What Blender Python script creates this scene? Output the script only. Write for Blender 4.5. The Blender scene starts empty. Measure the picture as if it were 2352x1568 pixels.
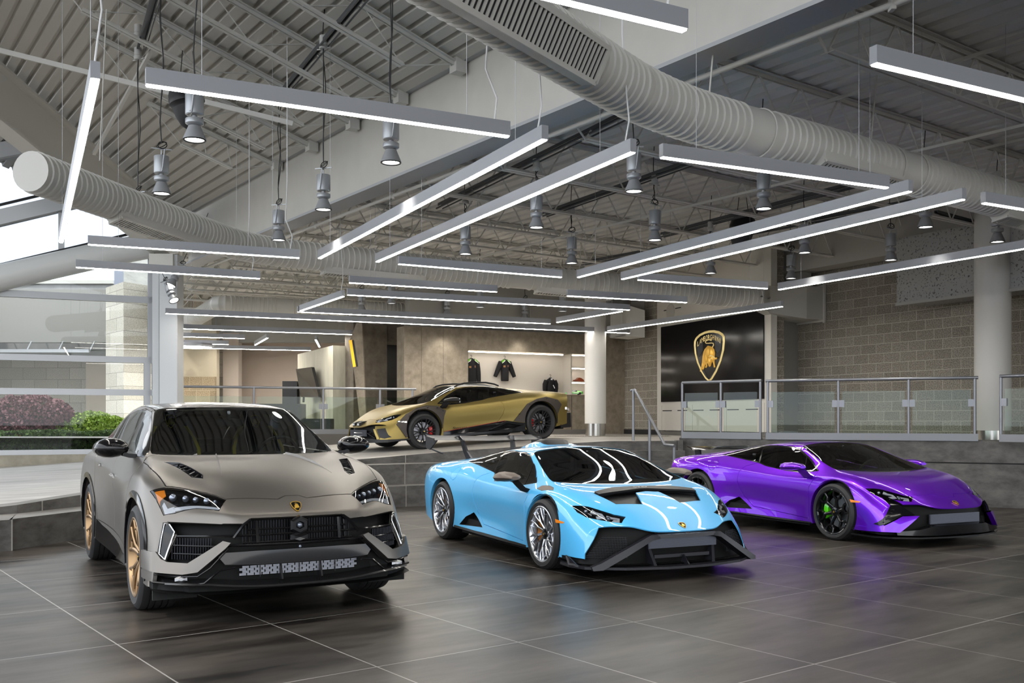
import bpy, bmesh, math, random
from mathutils import Vector, Matrix, Euler
from mathutils.bvhtree import BVHTree
R = math.radians
PI = math.pi
rng = random.Random(7)
C = bpy.context.scene.collection

# ---------------------------------------------------------------- camera
F_PX, HOR, CAM_H = 2246.96, 963.3, 1.4275
cam_d = bpy.data.cameras.new('camera')
cam = bpy.data.objects.new('camera', cam_d); C.objects.link(cam)
cam.location = (0, 0, CAM_H); cam.rotation_euler = (R(90), 0, 0)
cam_d.sensor_width = 36; cam_d.lens = F_PX/2352*36
cam_d.shift_y = (HOR-784)/2352; cam_d.clip_start = .05; cam_d.clip_end = 500
bpy.context.scene.camera = cam

def atz(px, py, z):
    """ground plan point seen at a pixel, for a known height"""
    d = F_PX*(CAM_H-z)/(py-HOR)
    return Vector(((px-1176)/F_PX*d, d, z))
def aty(px, d, py=None, z=None):
    x = (px-1176)/F_PX*d
    if z is None: z = CAM_H-(py-HOR)*d/F_PX
    return Vector((x, d, z))

# ---------------------------------------------------------------- materials
MATS = {}
def srgb(h):
    if isinstance(h, str):
        h = h.lstrip('#'); h = [int(h[i:i+2], 16)/255 for i in (0, 2, 4)]
    return tuple((c/12.92 if c <= .04045 else ((c+.055)/1.055)**2.4) for c in h)
def mat(name, col=(.5,.5,.5), rough=.5, metal=0., coat=0., coat_rough=.03, emit=None, estr=0., spec=.5, trans=0., ior=1.45, noise=None, bump=None, tint=None, sheen=0, alpha=1):
    """principled material; noise=(scale, amount, detail) varies colour, bump=(scale, strength, dist)"""
    if name in MATS: return MATS[name]
    m = bpy.data.materials.new(name); m.use_nodes = True
    nt = m.node_tree; b = nt.nodes['Principled BSDF']
    if isinstance(col, str): col = srgb(col)
    b.inputs['Base Color'].default_value = (*col, 1)
    b.inputs['Roughness'].default_value = rough
    b.inputs['Metallic'].default_value = metal
    b.inputs['Coat Weight'].default_value = coat
    b.inputs['Coat Roughness'].default_value = coat_rough
    b.inputs['Specular IOR Level'].default_value = spec
    b.inputs['Transmission Weight'].default_value = trans
    b.inputs['IOR'].default_value = ior
    b.inputs['Alpha'].default_value = alpha
    if tint: b.inputs['Specular Tint'].default_value = (*tint, 1)
    if emit is not None:
        if isinstance(emit, str): emit = srgb(emit)
        b.inputs['Emission Color'].default_value = (*emit, 1); b.inputs['Emission Strength'].default_value = estr
    tc = None
    if noise or bump:
        tc = nt.nodes.new('ShaderNodeTexCoord')
    if noise:
        n = nt.nodes.new('ShaderNodeTexNoise'); n.inputs['Scale'].default_value = noise[0]
        n.inputs['Detail'].default_value = noise[2] if len(noise) > 2 else 4
        nt.links.new(tc.outputs['Object'], n.inputs['Vector'])
        r = nt.nodes.new('ShaderNodeMapRange'); r.inputs[1].default_value = .3; r.inputs[2].default_value = .7
        r.inputs[3].default_value = 1-noise[1]; r.inputs[4].default_value = 1+noise[1]
        nt.links.new(n.outputs['Fac'], r.inputs[0])
        mx = nt.nodes.new('ShaderNodeVectorMath'); mx.operation = 'SCALE'
        mx.inputs[0].default_value = col; nt.links.new(r.outputs[0], mx.inputs['Scale'])
        nt.links.new(mx.outputs[0], b.inputs['Base Color'])
    if bump:
        n = nt.nodes.new('ShaderNodeTexNoise'); n.inputs['Scale'].default_value = bump[0]; n.inputs['Detail'].default_value = 5
        nt.links.new(tc.outputs['Object'], n.inputs['Vector'])
        bp = nt.nodes.new('ShaderNodeBump'); bp.inputs['Strength'].default_value = bump[1]; bp.inputs['Distance'].default_value = bump[2]
        nt.links.new(n.outputs['Fac'], bp.inputs['Height']); nt.links.new(bp.outputs[0], b.inputs['Normal'])
    MATS[name] = m; return m
def glass_mat(name, tint=(.5,.55,.55), dens=.6, rough=0., refl=1.0, ior=1.5):
    """thin sheet glass: dark see-through body plus a fresnel mirror"""
    if name in MATS: return MATS[name]
    m = bpy.data.materials.new(name); m.use_nodes = True; nt = m.node_tree; nt.nodes.clear()
    o = nt.nodes.new('ShaderNodeOutputMaterial')
    t = nt.nodes.new('ShaderNodeBsdfTransparent'); t.inputs[0].default_value = (*[c*(1-dens) for c in tint], 1)
    g = nt.nodes.new('ShaderNodeBsdfGlossy'); g.inputs['Roughness'].default_value = rough; g.inputs[0].default_value = (refl, refl, refl, 1)
    fr = nt.nodes.new('ShaderNodeFresnel'); fr.inputs[0].default_value = ior
    mx = nt.nodes.new('ShaderNodeMixShader')
    nt.links.new(fr.outputs[0], mx.inputs[0]); nt.links.new(t.outputs[0], mx.inputs[1]); nt.links.new(g.outputs[0], mx.inputs[2])
    nt.links.new(mx.outputs[0], o.inputs[0]); MATS[name] = m; return m

# ---------------------------------------------------------------- mesh helpers
def tag(o, label=None, cat=None, group=None, kind=None):
    if label: o['label'] = label
    if cat: o['category'] = cat
    if group: o['group'] = group
    if kind: o['kind'] = kind
    return o
def empty(name, loc=(0,0,0), rot=(0,0,0), label=None, cat=None, group=None):
    o = bpy.data.objects.new(name, None); C.objects.link(o); o.empty_display_size = .1
    o.location = loc; o.rotation_euler = rot; tag(o, label, cat, group); return o
def link(name, bm, m, parent=None, smooth=False, loc=None):
    bmesh.ops.recalc_face_normals(bm, faces=bm.faces)
    me = bpy.data.meshes.new(name); bm.to_mesh(me); bm.free()
    if isinstance(m, (list, tuple)):
        for x in m: me.materials.append(x)
    elif m: me.materials.append(m)
    if smooth:
        for p in me.polygons: p.use_smooth = True
        if smooth != 'full': 
            try: me.set_sharp_from_angle(angle=R(smooth if smooth is not True else 35))
            except Exception: pass
    o = bpy.data.objects.new(name, me); C.objects.link(o)
    if parent: o.parent = parent
    if loc is not None: o.location = loc
    return o
def struct(name, bm, m, smooth=False):
    o = link(name, bm, m, None, smooth); o['kind'] = 'structure'; return o
def B(): return bmesh.new()
def box(bm, c, s, rz=0, M=None, mi=0):
    """box with centre c and full sizes s"""
    mt = Matrix.Translation(c) @ Matrix.Rotation(rz, 4, 'Z') if M is None else M @ Matrix.Translation(c)
    r = bmesh.ops.create_cube(bm, size=1, matrix=mt @ Matrix.Diagonal((*s, 1)))
    if mi:
        for f in {f for v in r['verts'] for f in v.link_faces}: f.material_index = mi
    return r['verts']
def cyl(bm, p, q, r, seg=12, r2=None, caps=True):
    p = Vector(p); q = Vector(q); d = q-p; L = d.length
    if L < 1e-6: return
    M = Matrix.Translation((p+q)/2) @ d.to_track_quat('Z', 'Y').to_matrix().to_4x4()
    return bmesh.ops.create_cone(bm, cap_ends=caps, segments=seg, radius1=r, radius2=r if r2 is None else r2, depth=L, matrix=M)['verts']
def bar(bm, p, q, w, h, up=(0,0,1)):
    """rectangular bar from p to q, w across, h along up"""
    p = Vector(p); q = Vector(q); d = (q-p); L = d.length; x = d.normalized(); u = Vector(up)
    y = u.cross(x)
    if y.length < 1e-5: y = Vector((0,1,0)).cross(x)
    y.normalize(); z = x.cross(y)
    M = Matrix((x, y, z)).transposed().to_4x4(); M.translation = (p+q)/2
    return bmesh.ops.create_cube(bm, size=1, matrix=M @ Matrix.Diagonal((L, w, h, 1)))['verts']
def tube(bm, pts, r, seg=8, caps=True, closed=False, rs=None):
    """tube through points with parallel transported rings"""
    pts = [Vector(p) for p in pts]; n = len(pts); rings = []; prev = None
    for i, p in enumerate(pts):
        if closed: t = pts[(i+1) % n]-pts[i-1]
        else: t = pts[min(i+1, n-1)]-pts[max(i-1, 0)]
        if t.length < 1e-9: t = Vector((0,0,1))
        t.normalize()
        if prev is None:
            a = Vector((0,0,1)) if abs(t.z) < .9 else Vector((1,0,0)); nrm = t.cross(a).normalized()
        else:
            nrm = prev-t*prev.dot(t); nrm.normalize()
        prev = nrm; bn = t.cross(nrm); rr = rs[i] if rs else r
        rings.append([bm.verts.new(p+(nrm*math.cos(2*PI*k/seg)+bn*math.sin(2*PI*k/seg))*rr) for k in range(seg)])
    for i in range(n if closed else n-1):
        a, b = rings[i], rings[(i+1) % n]
        for k in range(seg): bm.faces.new((a[k], a[(k+1) % seg], b[(k+1) % seg], b[k]))
    if caps and not closed:
        bm.faces.new(rings[0][::-1]); bm.faces.new(rings[-1])
def lathe(bm, prof, seg=32, M=None, close=False):
    """revolve profile [(r, h)] about local Z"""
    M = M or Matrix(); rings = []
    for r, h in prof:
        if abs(r) < 1e-7: rings.append([bm.verts.new(M @ Vector((0,0,h)))])
        else: rings.append([bm.verts.new(M @ Vector((r*math.cos(2*PI*k/seg), r*math.sin(2*PI*k/seg), h))) for k in range(seg)])
    m = len(rings)
    for i in range(m if close else m-1):
        a, b = rings[i], rings[(i+1) % m]
        for k in range(seg):
            k2 = (k+1) % seg
            if len(a) == 1 and len(b) == 1: continue
            if len(a) == 1: bm.faces.new((a[0], b[k], b[k2]))
            elif len(b) == 1: bm.faces.new((a[k], a[k2], b[0]))
            else: bm.faces.new((a[k], a[k2], b[k2], b[k]))
def prism(bm, pts, d, M=None):
    """extrude a planar polygon (3D points) by vector d"""
    M = M or Matrix(); d = Vector(d)
    a = [bm.verts.new(M @ Vector(p)) for p in pts]; b = [bm.verts.new(M @ (Vector(p)+d)) for p in pts]
    n = len(a); fs = [bm.faces.new(a[::-1]), bm.faces.new(b)]
    for i in range(n): fs.append(bm.faces.new((a[i], a[(i+1) % n], b[(i+1) % n], b[i])))
    return fs
def loft(bm, secs, close=True, caps=True):
    """sections are lists of points of equal count"""
    rs = [[bm.verts.new(Vector(p)) for p in s] for s in secs]; n = len(rs[0])
    for a, b in zip(rs, rs[1:]):
        for k in range(n if close else n-1):
            k2 = (k+1) % n
            try: bm.faces.new((a[k], a[k2], b[k2], b[k]))
            except ValueError: pass
    if caps and close:
        bm.faces.new(rs[0][::-1]); bm.faces.new(rs[-1])
def slab(bm, pts, t, axis=None):
    """thick plate: polygon of 3D points thickened by t against its mean normal"""
    P = [Vector(p) for p in pts]; n = Vector()
    for i in range(len(P)): n += P[i].cross(P[(i+1) % len(P)])
    n.normalize()
    if axis is not None: n = Vector(axis)
    return prism(bm, P, -n*t)
def bevel(bm, w, seg=1, ang=30):
    es = [e for e in bm.edges if len(e.link_faces) == 2 and e.calc_face_angle(0) > R(ang)]
    if es: bmesh.ops.bevel(bm, geom=es, offset=w, segments=seg, affect='EDGES', clamp_overlap=True)
def children(o): return [c for c in bpy.data.objects if c.parent == o]
def dup(o, loc=None, rot=None, label=None, group=None, parent=None, kids=None):
    """copy a thing, its parts and their sub-parts"""
    c = o.copy(); C.objects.link(c)
    if parent is not None: c.parent = parent
    if loc is not None: c.location = loc
    if rot is not None: c.rotation_euler = rot
    if label: c['label'] = label
    if group: c['group'] = group
    for ch in list(o.children): dup(ch, parent=c)
    return c
def text_bm(s, size=1, spacing=1.0):
    cu = bpy.data.curves.new('t', 'FONT'); cu.body = s; cu.size = size; cu.align_x = 'CENTER'; cu.space_character = spacing
    o = bpy.data.objects.new('t', cu); C.objects.link(o)
    dg = bpy.context.evaluated_depsgraph_get(); me = bpy.data.meshes.new_from_object(o.evaluated_get(dg))
    bm = B(); bm.from_mesh(me); bpy.data.objects.remove(o); bpy.data.curves.remove(cu); bpy.data.meshes.remove(me)
    return bm
def in_poly(x, y, P):
    c = False; j = len(P)-1
    for i in range(len(P)):
        xi, yi = P[i]; xj, yj = P[j]
        if (yi > y) != (yj > y) and x < (xj-xi)*(y-yi)/(yj-yi)+xi: c = not c
        j = i
    return c
# ---------------------------------------------------------------- car body tools
def build_cage(L, front, rear, crease, tagf, level=3, seam=None):
    """L: list of feature lines (each a list of stations), front/rear: cap grids [row][col] without the ring points.
    returns bmesh of the subdivided half body (y >= 0) with face.material_index = tag"""
    bm = B(); cl = bm.edges.layers.float.new('crease_edge')
    nS = len(L[0]); nL = len(L); V = {}
    def v(p):
        k = (round(p[0], 5), round(p[1], 5), round(p[2], 5))
        if k not in V: V[k] = bm.verts.new(p)
        return V[k]
    for sy in (1, -1):
        m = lambda p: (p[0], p[1]*sy, p[2])
        for i in range(nS-1):
            for j in range(nL-1):
                q = [v(m(L[j][i])), v(m(L[j][i+1])), v(m(L[j+1][i+1])), v(m(L[j+1][i]))]
                if sy < 0: q = q[::-1]
                f = bm.faces.new(q); f.material_index = tagf(i, j)
        for cap, st, base, flip in ((front, nS-1, 1, 0), (rear, 0, 2, 1)):
            if not cap: continue
            nc = len(cap[0])+1; G = [[L[c][st] for c in range(nc)]]
            for r, row in enumerate(cap): G.append(list(row)+[L[nc-1+r+1][st]])
            for r in range(len(G)-1):
                for c in range(nc-1):
                    q = [v(m(G[r][c])), v(m(G[r+1][c])), v(m(G[r+1][c+1])), v(m(G[r][c+1]))]
                    if (sy < 0) ^ bool(flip): q = q[::-1]
                    try: f = bm.faces.new(q); f.material_index = base
                    except ValueError: pass
    def setc(a, b, val):
        e = bm.edges.get((v(a), v(b)))
        if e: e[cl] = max(e[cl], val)
    for sy in (1, -1):
        m = lambda p: (p[0], p[1]*sy, p[2])
        for (kind, idx, a, b, val) in crease:
            if kind == 'L':
                for i in range(a, min(b, nS-1)): setc(m(L[idx][i]), m(L[idx][i+1]), val)
            else:
                for j in range(a, min(b, nL-1)): setc(m(L[j][idx]), m(L[j+1][idx]), val)
    for e in bm.edges:
        if e.is_boundary: e[cl] = 1
    me = bpy.data.meshes.new('cage'); bm.to_mesh(me); bm.free()
    o = bpy.data.objects.new('cage', me); C.objects.link(o)
    md = o.modifiers.new('s', 'SUBSURF'); md.levels = level; md.render_levels = level
    dg = bpy.context.evaluated_depsgraph_get(); ev = bpy.data.meshes.new_from_object(o.evaluated_get(dg))
    bm = B(); bm.from_mesh(ev)
    bpy.data.objects.remove(o); bpy.data.meshes.remove(me); bpy.data.meshes.remove(ev)
    dl = [f for f in bm.faces if f.calc_center_median().y < 0]
    bmesh.ops.delete(bm, geom=dl, context='FACES')
    for vv in bm.verts:
        if abs(vv.co.y) < 1e-4: vv.co.y = 0
    lk = bm.faces.layers.int.new('keep')
    for f in bm.faces: f[lk] = 1 if f.material_index == 3 else 0
    bm.normal_update()
    return bm
AX = {'y': (0, 2), 'z': (0, 1), 'x': (1, 2)}
def cut(bm, axis, poly, filt, t=None):
    """cut the surface along a polygon projected along an axis; tag the inside faces with t (or return them)"""
    a, b = AX[axis]; n = len(poly); lk = bm.faces.layers.int.get('keep')
    X0 = min(p[0] for p in poly)-.02; X1 = max(p[0] for p in poly)+.02; Y0 = min(p[1] for p in poly)-.02; Y1 = max(p[1] for p in poly)+.02
    for i in range(n):
        p, q = poly[i], poly[(i+1) % n]
        x0, x1 = min(p[0], q[0])-.004, max(p[0], q[0])+.004; y0, y1 = min(p[1], q[1])-.004, max(p[1], q[1])+.004
        fs = []
        for f in bm.faces:
            xs = [v.co[a] for v in f.verts]; ys = [v.co[b] for v in f.verts]
            if max(xs) < x0 or min(xs) > x1 or max(ys) < y0 or min(ys) > y1: continue
            if lk and f[lk]: continue
            if filt(f.calc_center_median(), f.normal): fs.append(f)
        if not fs: continue
        co = Vector((0,0,0)); co[a], co[b] = p
        no = Vector((0,0,0)); no[a], no[b] = (q[1]-p[1]), -(q[0]-p[0])
        if no.length < 1e-9: continue
        g = set(fs)
        for f in fs: g.update(f.edges); g.update(f.verts)
        bmesh.ops.bisect_plane(bm, geom=list(g), plane_co=co, plane_no=no.normalized(), dist=2e-4)
    out = []
    for f in bm.faces:
        if lk and f[lk]: continue
        c = f.calc_center_median()
        if X0 < c[a] < X1 and Y0 < c[b] < Y1 and filt(c, f.normal) and in_poly(c[a], c[b], poly):
            out.append(f)
            if t is not None: f.material_index = t
    return out
def take(bm, t):
    """copy of the faces with tag t"""
    n = bm.copy(); bmesh.ops.delete(n, geom=[f for f in n.faces if f.material_index not in (t if isinstance(t, (set, tuple, list)) else (t,))], context='FACES')
    for f in n.faces: f.material_index = 0
    return n
def mirror(bm, merge):
    """merge: join both halves; else return a flipped copy of the half"""
    if merge:
        r = bmesh.ops.duplicate(bm, geom=bm.faces[:])
        fs = [g for g in r['geom'] if isinstance(g, bmesh.types.BMFace)]
        for v in {v for f in fs for v in f.verts}: v.co.y *= -1
        bmesh.ops.reverse_faces(bm, faces=fs)
        bmesh.ops.remove_doubles(bm, verts=[v for v in bm.verts if abs(v.co.y) < 1e-4], dist=1e-4)
        return bm
    n = bm.copy()
    for v in n.verts: v.co.y *= -1
    bmesh.ops.reverse_faces(n, faces=n.faces[:]); return n
def groove(bm, w=.003, d=.009):
    bm.normal_update()
    if not bm.faces: return bm
    bmesh.ops.inset_region(bm, faces=bm.faces[:], use_boundary=True, use_even_offset=True, thickness=w, depth=0)
    bm.normal_update()
    vs = {v for e in bm.edges if e.is_boundary for v in e.verts}
    for v in vs: v['n'] if False else None
    mv = [(v, v.normal.copy()) for v in vs]
    for v, n in mv: v.co -= n*d
    return bm
def shell(bm, d):
    """give an open patch a returned edge of depth d"""
    bm.normal_update(); es = [e for e in bm.edges if e.is_boundary]
    nm = {v: v.normal.copy() for e in es for v in e.verts}
    r = bmesh.ops.extrude_edge_only(bm, edges=es)
    nv = [g for g in r['geom'] if isinstance(g, bmesh.types.BMVert)]
    old = {}
    for v in nv:
        for e in v.link_edges:
            o = e.other_vert(v)
            if o in nm: v.co -= nm[o]*d; break
    return bm
def cup(bm, vec):
    """push an opening inwards and wall it in"""
    old = bm.faces[:]
    r = bmesh.ops.extrude_face_region(bm, geom=old)
    nv = [g for g in r['geom'] if isinstance(g, bmesh.types.BMVert)]
    bmesh.ops.translate(bm, vec=vec, verts=nv)
    bmesh.ops.delete(bm, geom=[f for f in old if f.is_valid], context='FACES')
    return bm
def put(name, bm, m, root, smooth=38, side=None, both=False, label=None):
    """link a car part; both=True also adds the mirrored twin"""
    out = []
    bm2 = mirror(bm, False) if both else None
    me = bpy.data.meshes.new(name); bm.to_mesh(me); bm.free()
    for k, b in enumerate((None, bm2)):
        if k:
            if b is None: break
            me = bpy.data.meshes.new(name); b.to_mesh(me); b.free()
        for x in (m if isinstance(m, (list, tuple)) else [m]): me.materials.append(x)
        for p in me.polygons: p.use_smooth = True
        me.set_sharp_from_angle(angle=R(smooth))
        o = bpy.data.objects.new(name, me); C.objects.link(o); o.parent = root
        if label: o['label'] = label
        out.append(o)
    return out
def circle(cx, cz, r, n=36, a0=0, a1=360):
    return [(cx+r*math.cos(R(a0+(a1-a0)*k/n)), cz+r*math.sin(R(a0+(a1-a0)*k/n))) for k in range(n+(0 if a1-a0 == 360 else 1))]
HX = {}
H_L = [
 [(-3.44,0,.885),(-3.2,0,.915),(-2.95,0,.945),(-2.62,0,.985),(-2.3,0,1.03),(-2.0,0,1.075),(-1.65,0,1.125),(-1.3,0,1.155),(-.93,0,1.14),(-.62,0,1.035),(-.28,0,.90),(.04,0,.79),(.3,0,.755),(.5,0,.70),(.72,0,.60),(.92,0,.485),(1.04,0,.425)],
 [(-3.43,.42,.885),(-3.2,.42,.915),(-2.95,.42,.945),(-2.62,.40,.98),(-2.3,.38,1.02),(-2.0,.36,1.065),(-1.65,.35,1.11),(-1.3,.35,1.14),(-.93,.36,1.125),(-.64,.40,1.025),(-.31,.44,.895),(.0,.48,.80),(.27,.47,.765),(.48,.44,.705),(.70,.40,.605),(.90,.36,.49),(1.01,.34,.43)],
 [(-3.40,.66,.87),(-3.2,.66,.90),(-2.95,.65,.925),(-2.62,.62,.95),(-2.33,.60,.965),(-2.0,.575,1.035),(-1.65,.565,1.08),(-1.3,.57,1.10),(-.89,.59,1.09),(-.66,.65,1.005),(-.41,.71,.905),(-.12,.775,.82),(.12,.76,.785),(.35,.71,.735),(.58,.62,.64),(.78,.53,.54),(.90,.50,.475)],
 [(-3.38,.80,.84),(-3.18,.80,.88),(-2.95,.79,.905),(-2.62,.765,.92),(-2.33,.735,.92),(-2.0,.745,.88),(-1.65,.77,.85),(-1.3,.79,.82),(-.95,.80,.79),(-.66,.81,.785),(-.40,.82,.79),(-.12,.835,.79),(.13,.84,.765),(.36,.815,.70),(.55,.75,.615),(.70,.68,.535),(.80,.64,.475)],
 [(-3.34,.885,.76),(-3.15,.91,.83),(-2.95,.915,.855),(-2.62,.915,.86),(-2.35,.89,.845),(-2.02,.87,.79),(-1.65,.87,.755),(-1.3,.87,.73),(-.95,.875,.715),(-.64,.885,.71),(-.37,.895,.725),(-.10,.905,.735),(.14,.905,.71),(.34,.89,.65),(.50,.86,.57),(.62,.82,.505),(.70,.78,.46)],
 [(-3.30,.92,.62),(-3.12,.95,.68),(-2.95,.96,.71),(-2.62,.965,.72),(-2.35,.95,.68),(-2.05,.925,.60),(-1.65,.91,.585),(-1.3,.91,.575),(-.95,.915,.57),(-.64,.925,.57),(-.40,.94,.585),(-.10,.95,.59),(.15,.95,.58),(.36,.94,.53),(.52,.91,.47),(.62,.88,.42),(.69,.85,.39)],
 [(-3.28,.92,.45),(-3.1,.95,.45),(-2.95,.965,.45),(-2.62,.965,.45),(-2.35,.955,.44),(-2.05,.905,.40),(-1.65,.875,.37),(-1.3,.87,.36),(-.95,.88,.36),(-.64,.905,.37),(-.42,.935,.40),(-.10,.95,.42),(.15,.95,.42),(.37,.945,.40),(.53,.925,.35),(.64,.90,.30),(.71,.875,.28)],
 [(-3.28,.90,.24),(-3.1,.93,.21),(-2.95,.94,.19),(-2.62,.94,.19),(-2.35,.945,.185),(-2.05,.95,.18),(-1.65,.945,.175),(-1.3,.94,.17),(-.95,.935,.165),(-.64,.935,.165),(-.42,.935,.165),(-.10,.94,.165),(.15,.94,.165),(.38,.94,.16),(.54,.935,.15),(.66,.92,.14),(.74,.90,.135)],
]
H_F = [[(1.045,0,.36),(1.02,.34,.36),(.93,.54,.375),(.82,.72,.385)],
       [(1.03,0,.27),(1.01,.36,.27),(.93,.58,.27),(.84,.76,.275)],
       [(1.0,0,.135),(.985,.38,.135),(.92,.62,.135),(.85,.79,.135)]]
H_R = [[(-3.45,0,.74),(-3.44,.42,.74),(-3.41,.66,.72),(-3.38,.80,.68)],
       [(-3.46,0,.5),(-3.45,.42,.5),(-3.41,.66,.5),(-3.36,.8,.48)],
       [(-3.38,0,.25),(-3.38,.42,.25),(-3.36,.66,.25),(-3.33,.8,.25)]]
def h_tag(i, j):
    if 8 <= i <= 10 and j <= 1: return 3
    return 0
H_CR = [('L',2,8,11,.75),('S',8,0,2,.8),('S',11,0,2,.7),('L',2,3,8,.35),('L',3,3,11,.55),('L',4,4,14,.35),('L',2,11,17,.35),('S',16,0,8,.75),('S',0,0,8,.7),('L',3,0,4,.4),('L',1,11,16,.3),('L',6,4,11,.25)]
def _z(xs, ys, zs): return list(zip(xs, ys, zs))
U_L = [
 _z((-4.10,-3.9,-3.6,-3.3,-3.0,-2.6,-2.2,-1.8,-1.32,-.98,-.64,-.36,-.05,.25,.52,.75,.92), (0,)*17, (1.08,1.22,1.37,1.46,1.52,1.58,1.605,1.60,1.545,1.40,1.25,1.135,1.10,1.045,.98,.885,.75)),
 _z((-4.10,-3.9,-3.6,-3.3,-3.0,-2.6,-2.2,-1.8,-1.33,-1.0,-.67,-.40,-.08,.22,.50,.72,.89), (.42,.42,.40,.40,.38,.36,.35,.35,.35,.38,.42,.48,.50,.50,.48,.44,.40), (1.08,1.215,1.36,1.45,1.51,1.57,1.595,1.59,1.54,1.395,1.245,1.135,1.11,1.065,.99,.885,.745)),
 _z((-4.08,-3.9,-3.6,-3.3,-3.0,-2.6,-2.2,-1.8,-1.38,-1.1,-.84,-.585,-.25,.10,.40,.66,.84), (.62,.62,.62,.62,.62,.62,.62,.615,.61,.67,.73,.785,.77,.72,.65,.56,.50), (1.06,1.19,1.33,1.425,1.49,1.545,1.57,1.565,1.525,1.40,1.27,1.14,1.115,1.07,.985,.885,.76)),
 _z((-4.05,-3.88,-3.6,-3.3,-3.0,-2.6,-2.2,-1.8,-1.4,-1.1,-.86,-.62,-.28,.05,.32,.54,.72), (.80,.82,.82,.82,.83,.86,.88,.89,.89,.88,.875,.87,.87,.86,.82,.75,.68), (1.0,1.1,1.15,1.17,1.17,1.165,1.155,1.145,1.135,1.125,1.125,1.12,1.10,1.06,.98,.88,.76)),
 _z((-4.02,-3.85,-3.6,-3.3,-3.0,-2.6,-2.2,-1.8,-1.4,-1.1,-.86,-.62,-.28,.02,.27,.44,.58), (.92,.95,.965,.975,.98,.97,.965,.962,.96,.96,.958,.955,.955,.96,.945,.90,.84), (.93,1.0,1.045,1.06,1.06,1.05,1.02,.985,.955,.93,.915,.93,1.0,1.0,.93,.84,.745)),
 _z((-4.0,-3.83,-3.6,-3.3,-3.0,-2.6,-2.2,-1.8,-1.4,-1.1,-.86,-.62,-.30,.0,.28,.46,.60), (.95,.99,1.005,1.01,1.01,.975,.935,.925,.925,.93,.945,.965,.995,1.0,.985,.945,.90), (.78,.80,.85,.86,.86,.80,.74,.72,.71,.72,.75,.80,.85,.85,.80,.72,.65)),
 _z((-3.98,-3.82,-3.6,-3.3,-3.0,-2.6,-2.2,-1.8,-1.4,-1.1,-.86,-.62,-.3,.0,.3,.5,.64), (.95,.99,1.01,1.015,1.015,.98,.94,.925,.925,.93,.95,.975,1.0,1.0,.995,.97,.94), (.5,.5,.55,.58,.58,.5,.45,.43,.42,.43,.46,.5,.56,.58,.55,.5,.45)),
 _z((-3.98,-3.8,-3.6,-3.3,-3.0,-2.6,-2.2,-1.8,-1.4,-1.1,-.86,-.62,-.3,.0,.32,.54,.70), (.93,.97,.99,.99,.99,.985,.97,.965,.965,.97,.975,.98,.99,.99,.99,.98,.96), (.32,.28,.27,.27,.27,.27,.26,.26,.26,.26,.26,.27,.27,.27,.26,.25,.24)),
]
U_F = [[(.96,0,.58),(.94,.38,.58),(.88,.56,.59),(.76,.74,.61)],
       [(.97,0,.40),(.95,.40,.40),(.90,.62,.41),(.80,.80,.43)],
       [(.95,0,.22),(.94,.42,.22),(.90,.65,.22),(.82,.84,.23)]]
U_R = [[(-4.13,0,.9),(-4.13,.42,.9),(-4.11,.62,.88),(-4.08,.8,.84)],[(-4.15,0,.6),(-4.15,.42,.6),(-4.12,.62,.6),(-4.08,.8,.56)],[(-4.1,0,.35),(-4.1,.42,.35),(-4.08,.62,.35),(-4.05,.8,.34)]]
def u_tag(i, j):
    if 8 <= i <= 10 and j <= 1: return 3
    return 0
U_CR = [('L',2,8,11,.75),('S',8,0,2,.8),('S',11,0,2,.7),('L',2,1,8,.4),('L',3,1,11,.5),('L',4,1,5,.4),('L',4,4,12,.85),('L',4,12,14,.4),('L',2,11,17,.3),('S',16,0,8,.7),('S',0,0,8,.7),('L',5,10,16,.3)]
# ---------------------------------------------------------------- shared car materials
M_TYRE = mat('tyre rubber', (.018,.018,.019), .62, bump=(60,.12,.004))
M_BLACKG = mat('gloss black trim', (.005,.005,.006), .10)
M_BLACKM = mat('satin black trim', (.011,.011,.012), .45, spec=.4)
M_GRILLE = mat('grille black', (.004,.004,.004), .6, spec=.25)
M_CARBON = mat('carbon trim', (.012,.012,.013), .22, coat=.5)
M_DARK = mat('dark void', (.006,.006,.006), .8)
M_CHROME = mat('chrome', (.75,.76,.78), .12, metal=1)
M_ALU = mat('radiator alloy', (.55,.56,.58), .35, metal=1)
M_DISC = mat('brake disc steel', (.30,.30,.31), .35, metal=1)
M_GLASSD = glass_mat('car glass', (.70,.80,.78), .32)
M_GLASSS = glass_mat('car side glass', (.45,.52,.50), .62)
M_LENS = glass_mat('lamp lens', (.95,.97,1), .04)
M_AMBER = mat('amber marker', srgb('#f08a22'), .25, coat=1)
M_LEATHER = mat('cabin leather', (.018,.018,.02), .55)
M_YELLOW = mat('seat yellow', srgb('#c9b300'), .5)
M_GOLDM = mat('badge gold', srgb('#d9ae4e'), .3, metal=.9)
M_WHITE = mat('lamp white', (.62,.64,.67), .3)
M_PROJ = mat('projector glass', (.25,.28,.34), .05, metal=.6)

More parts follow.
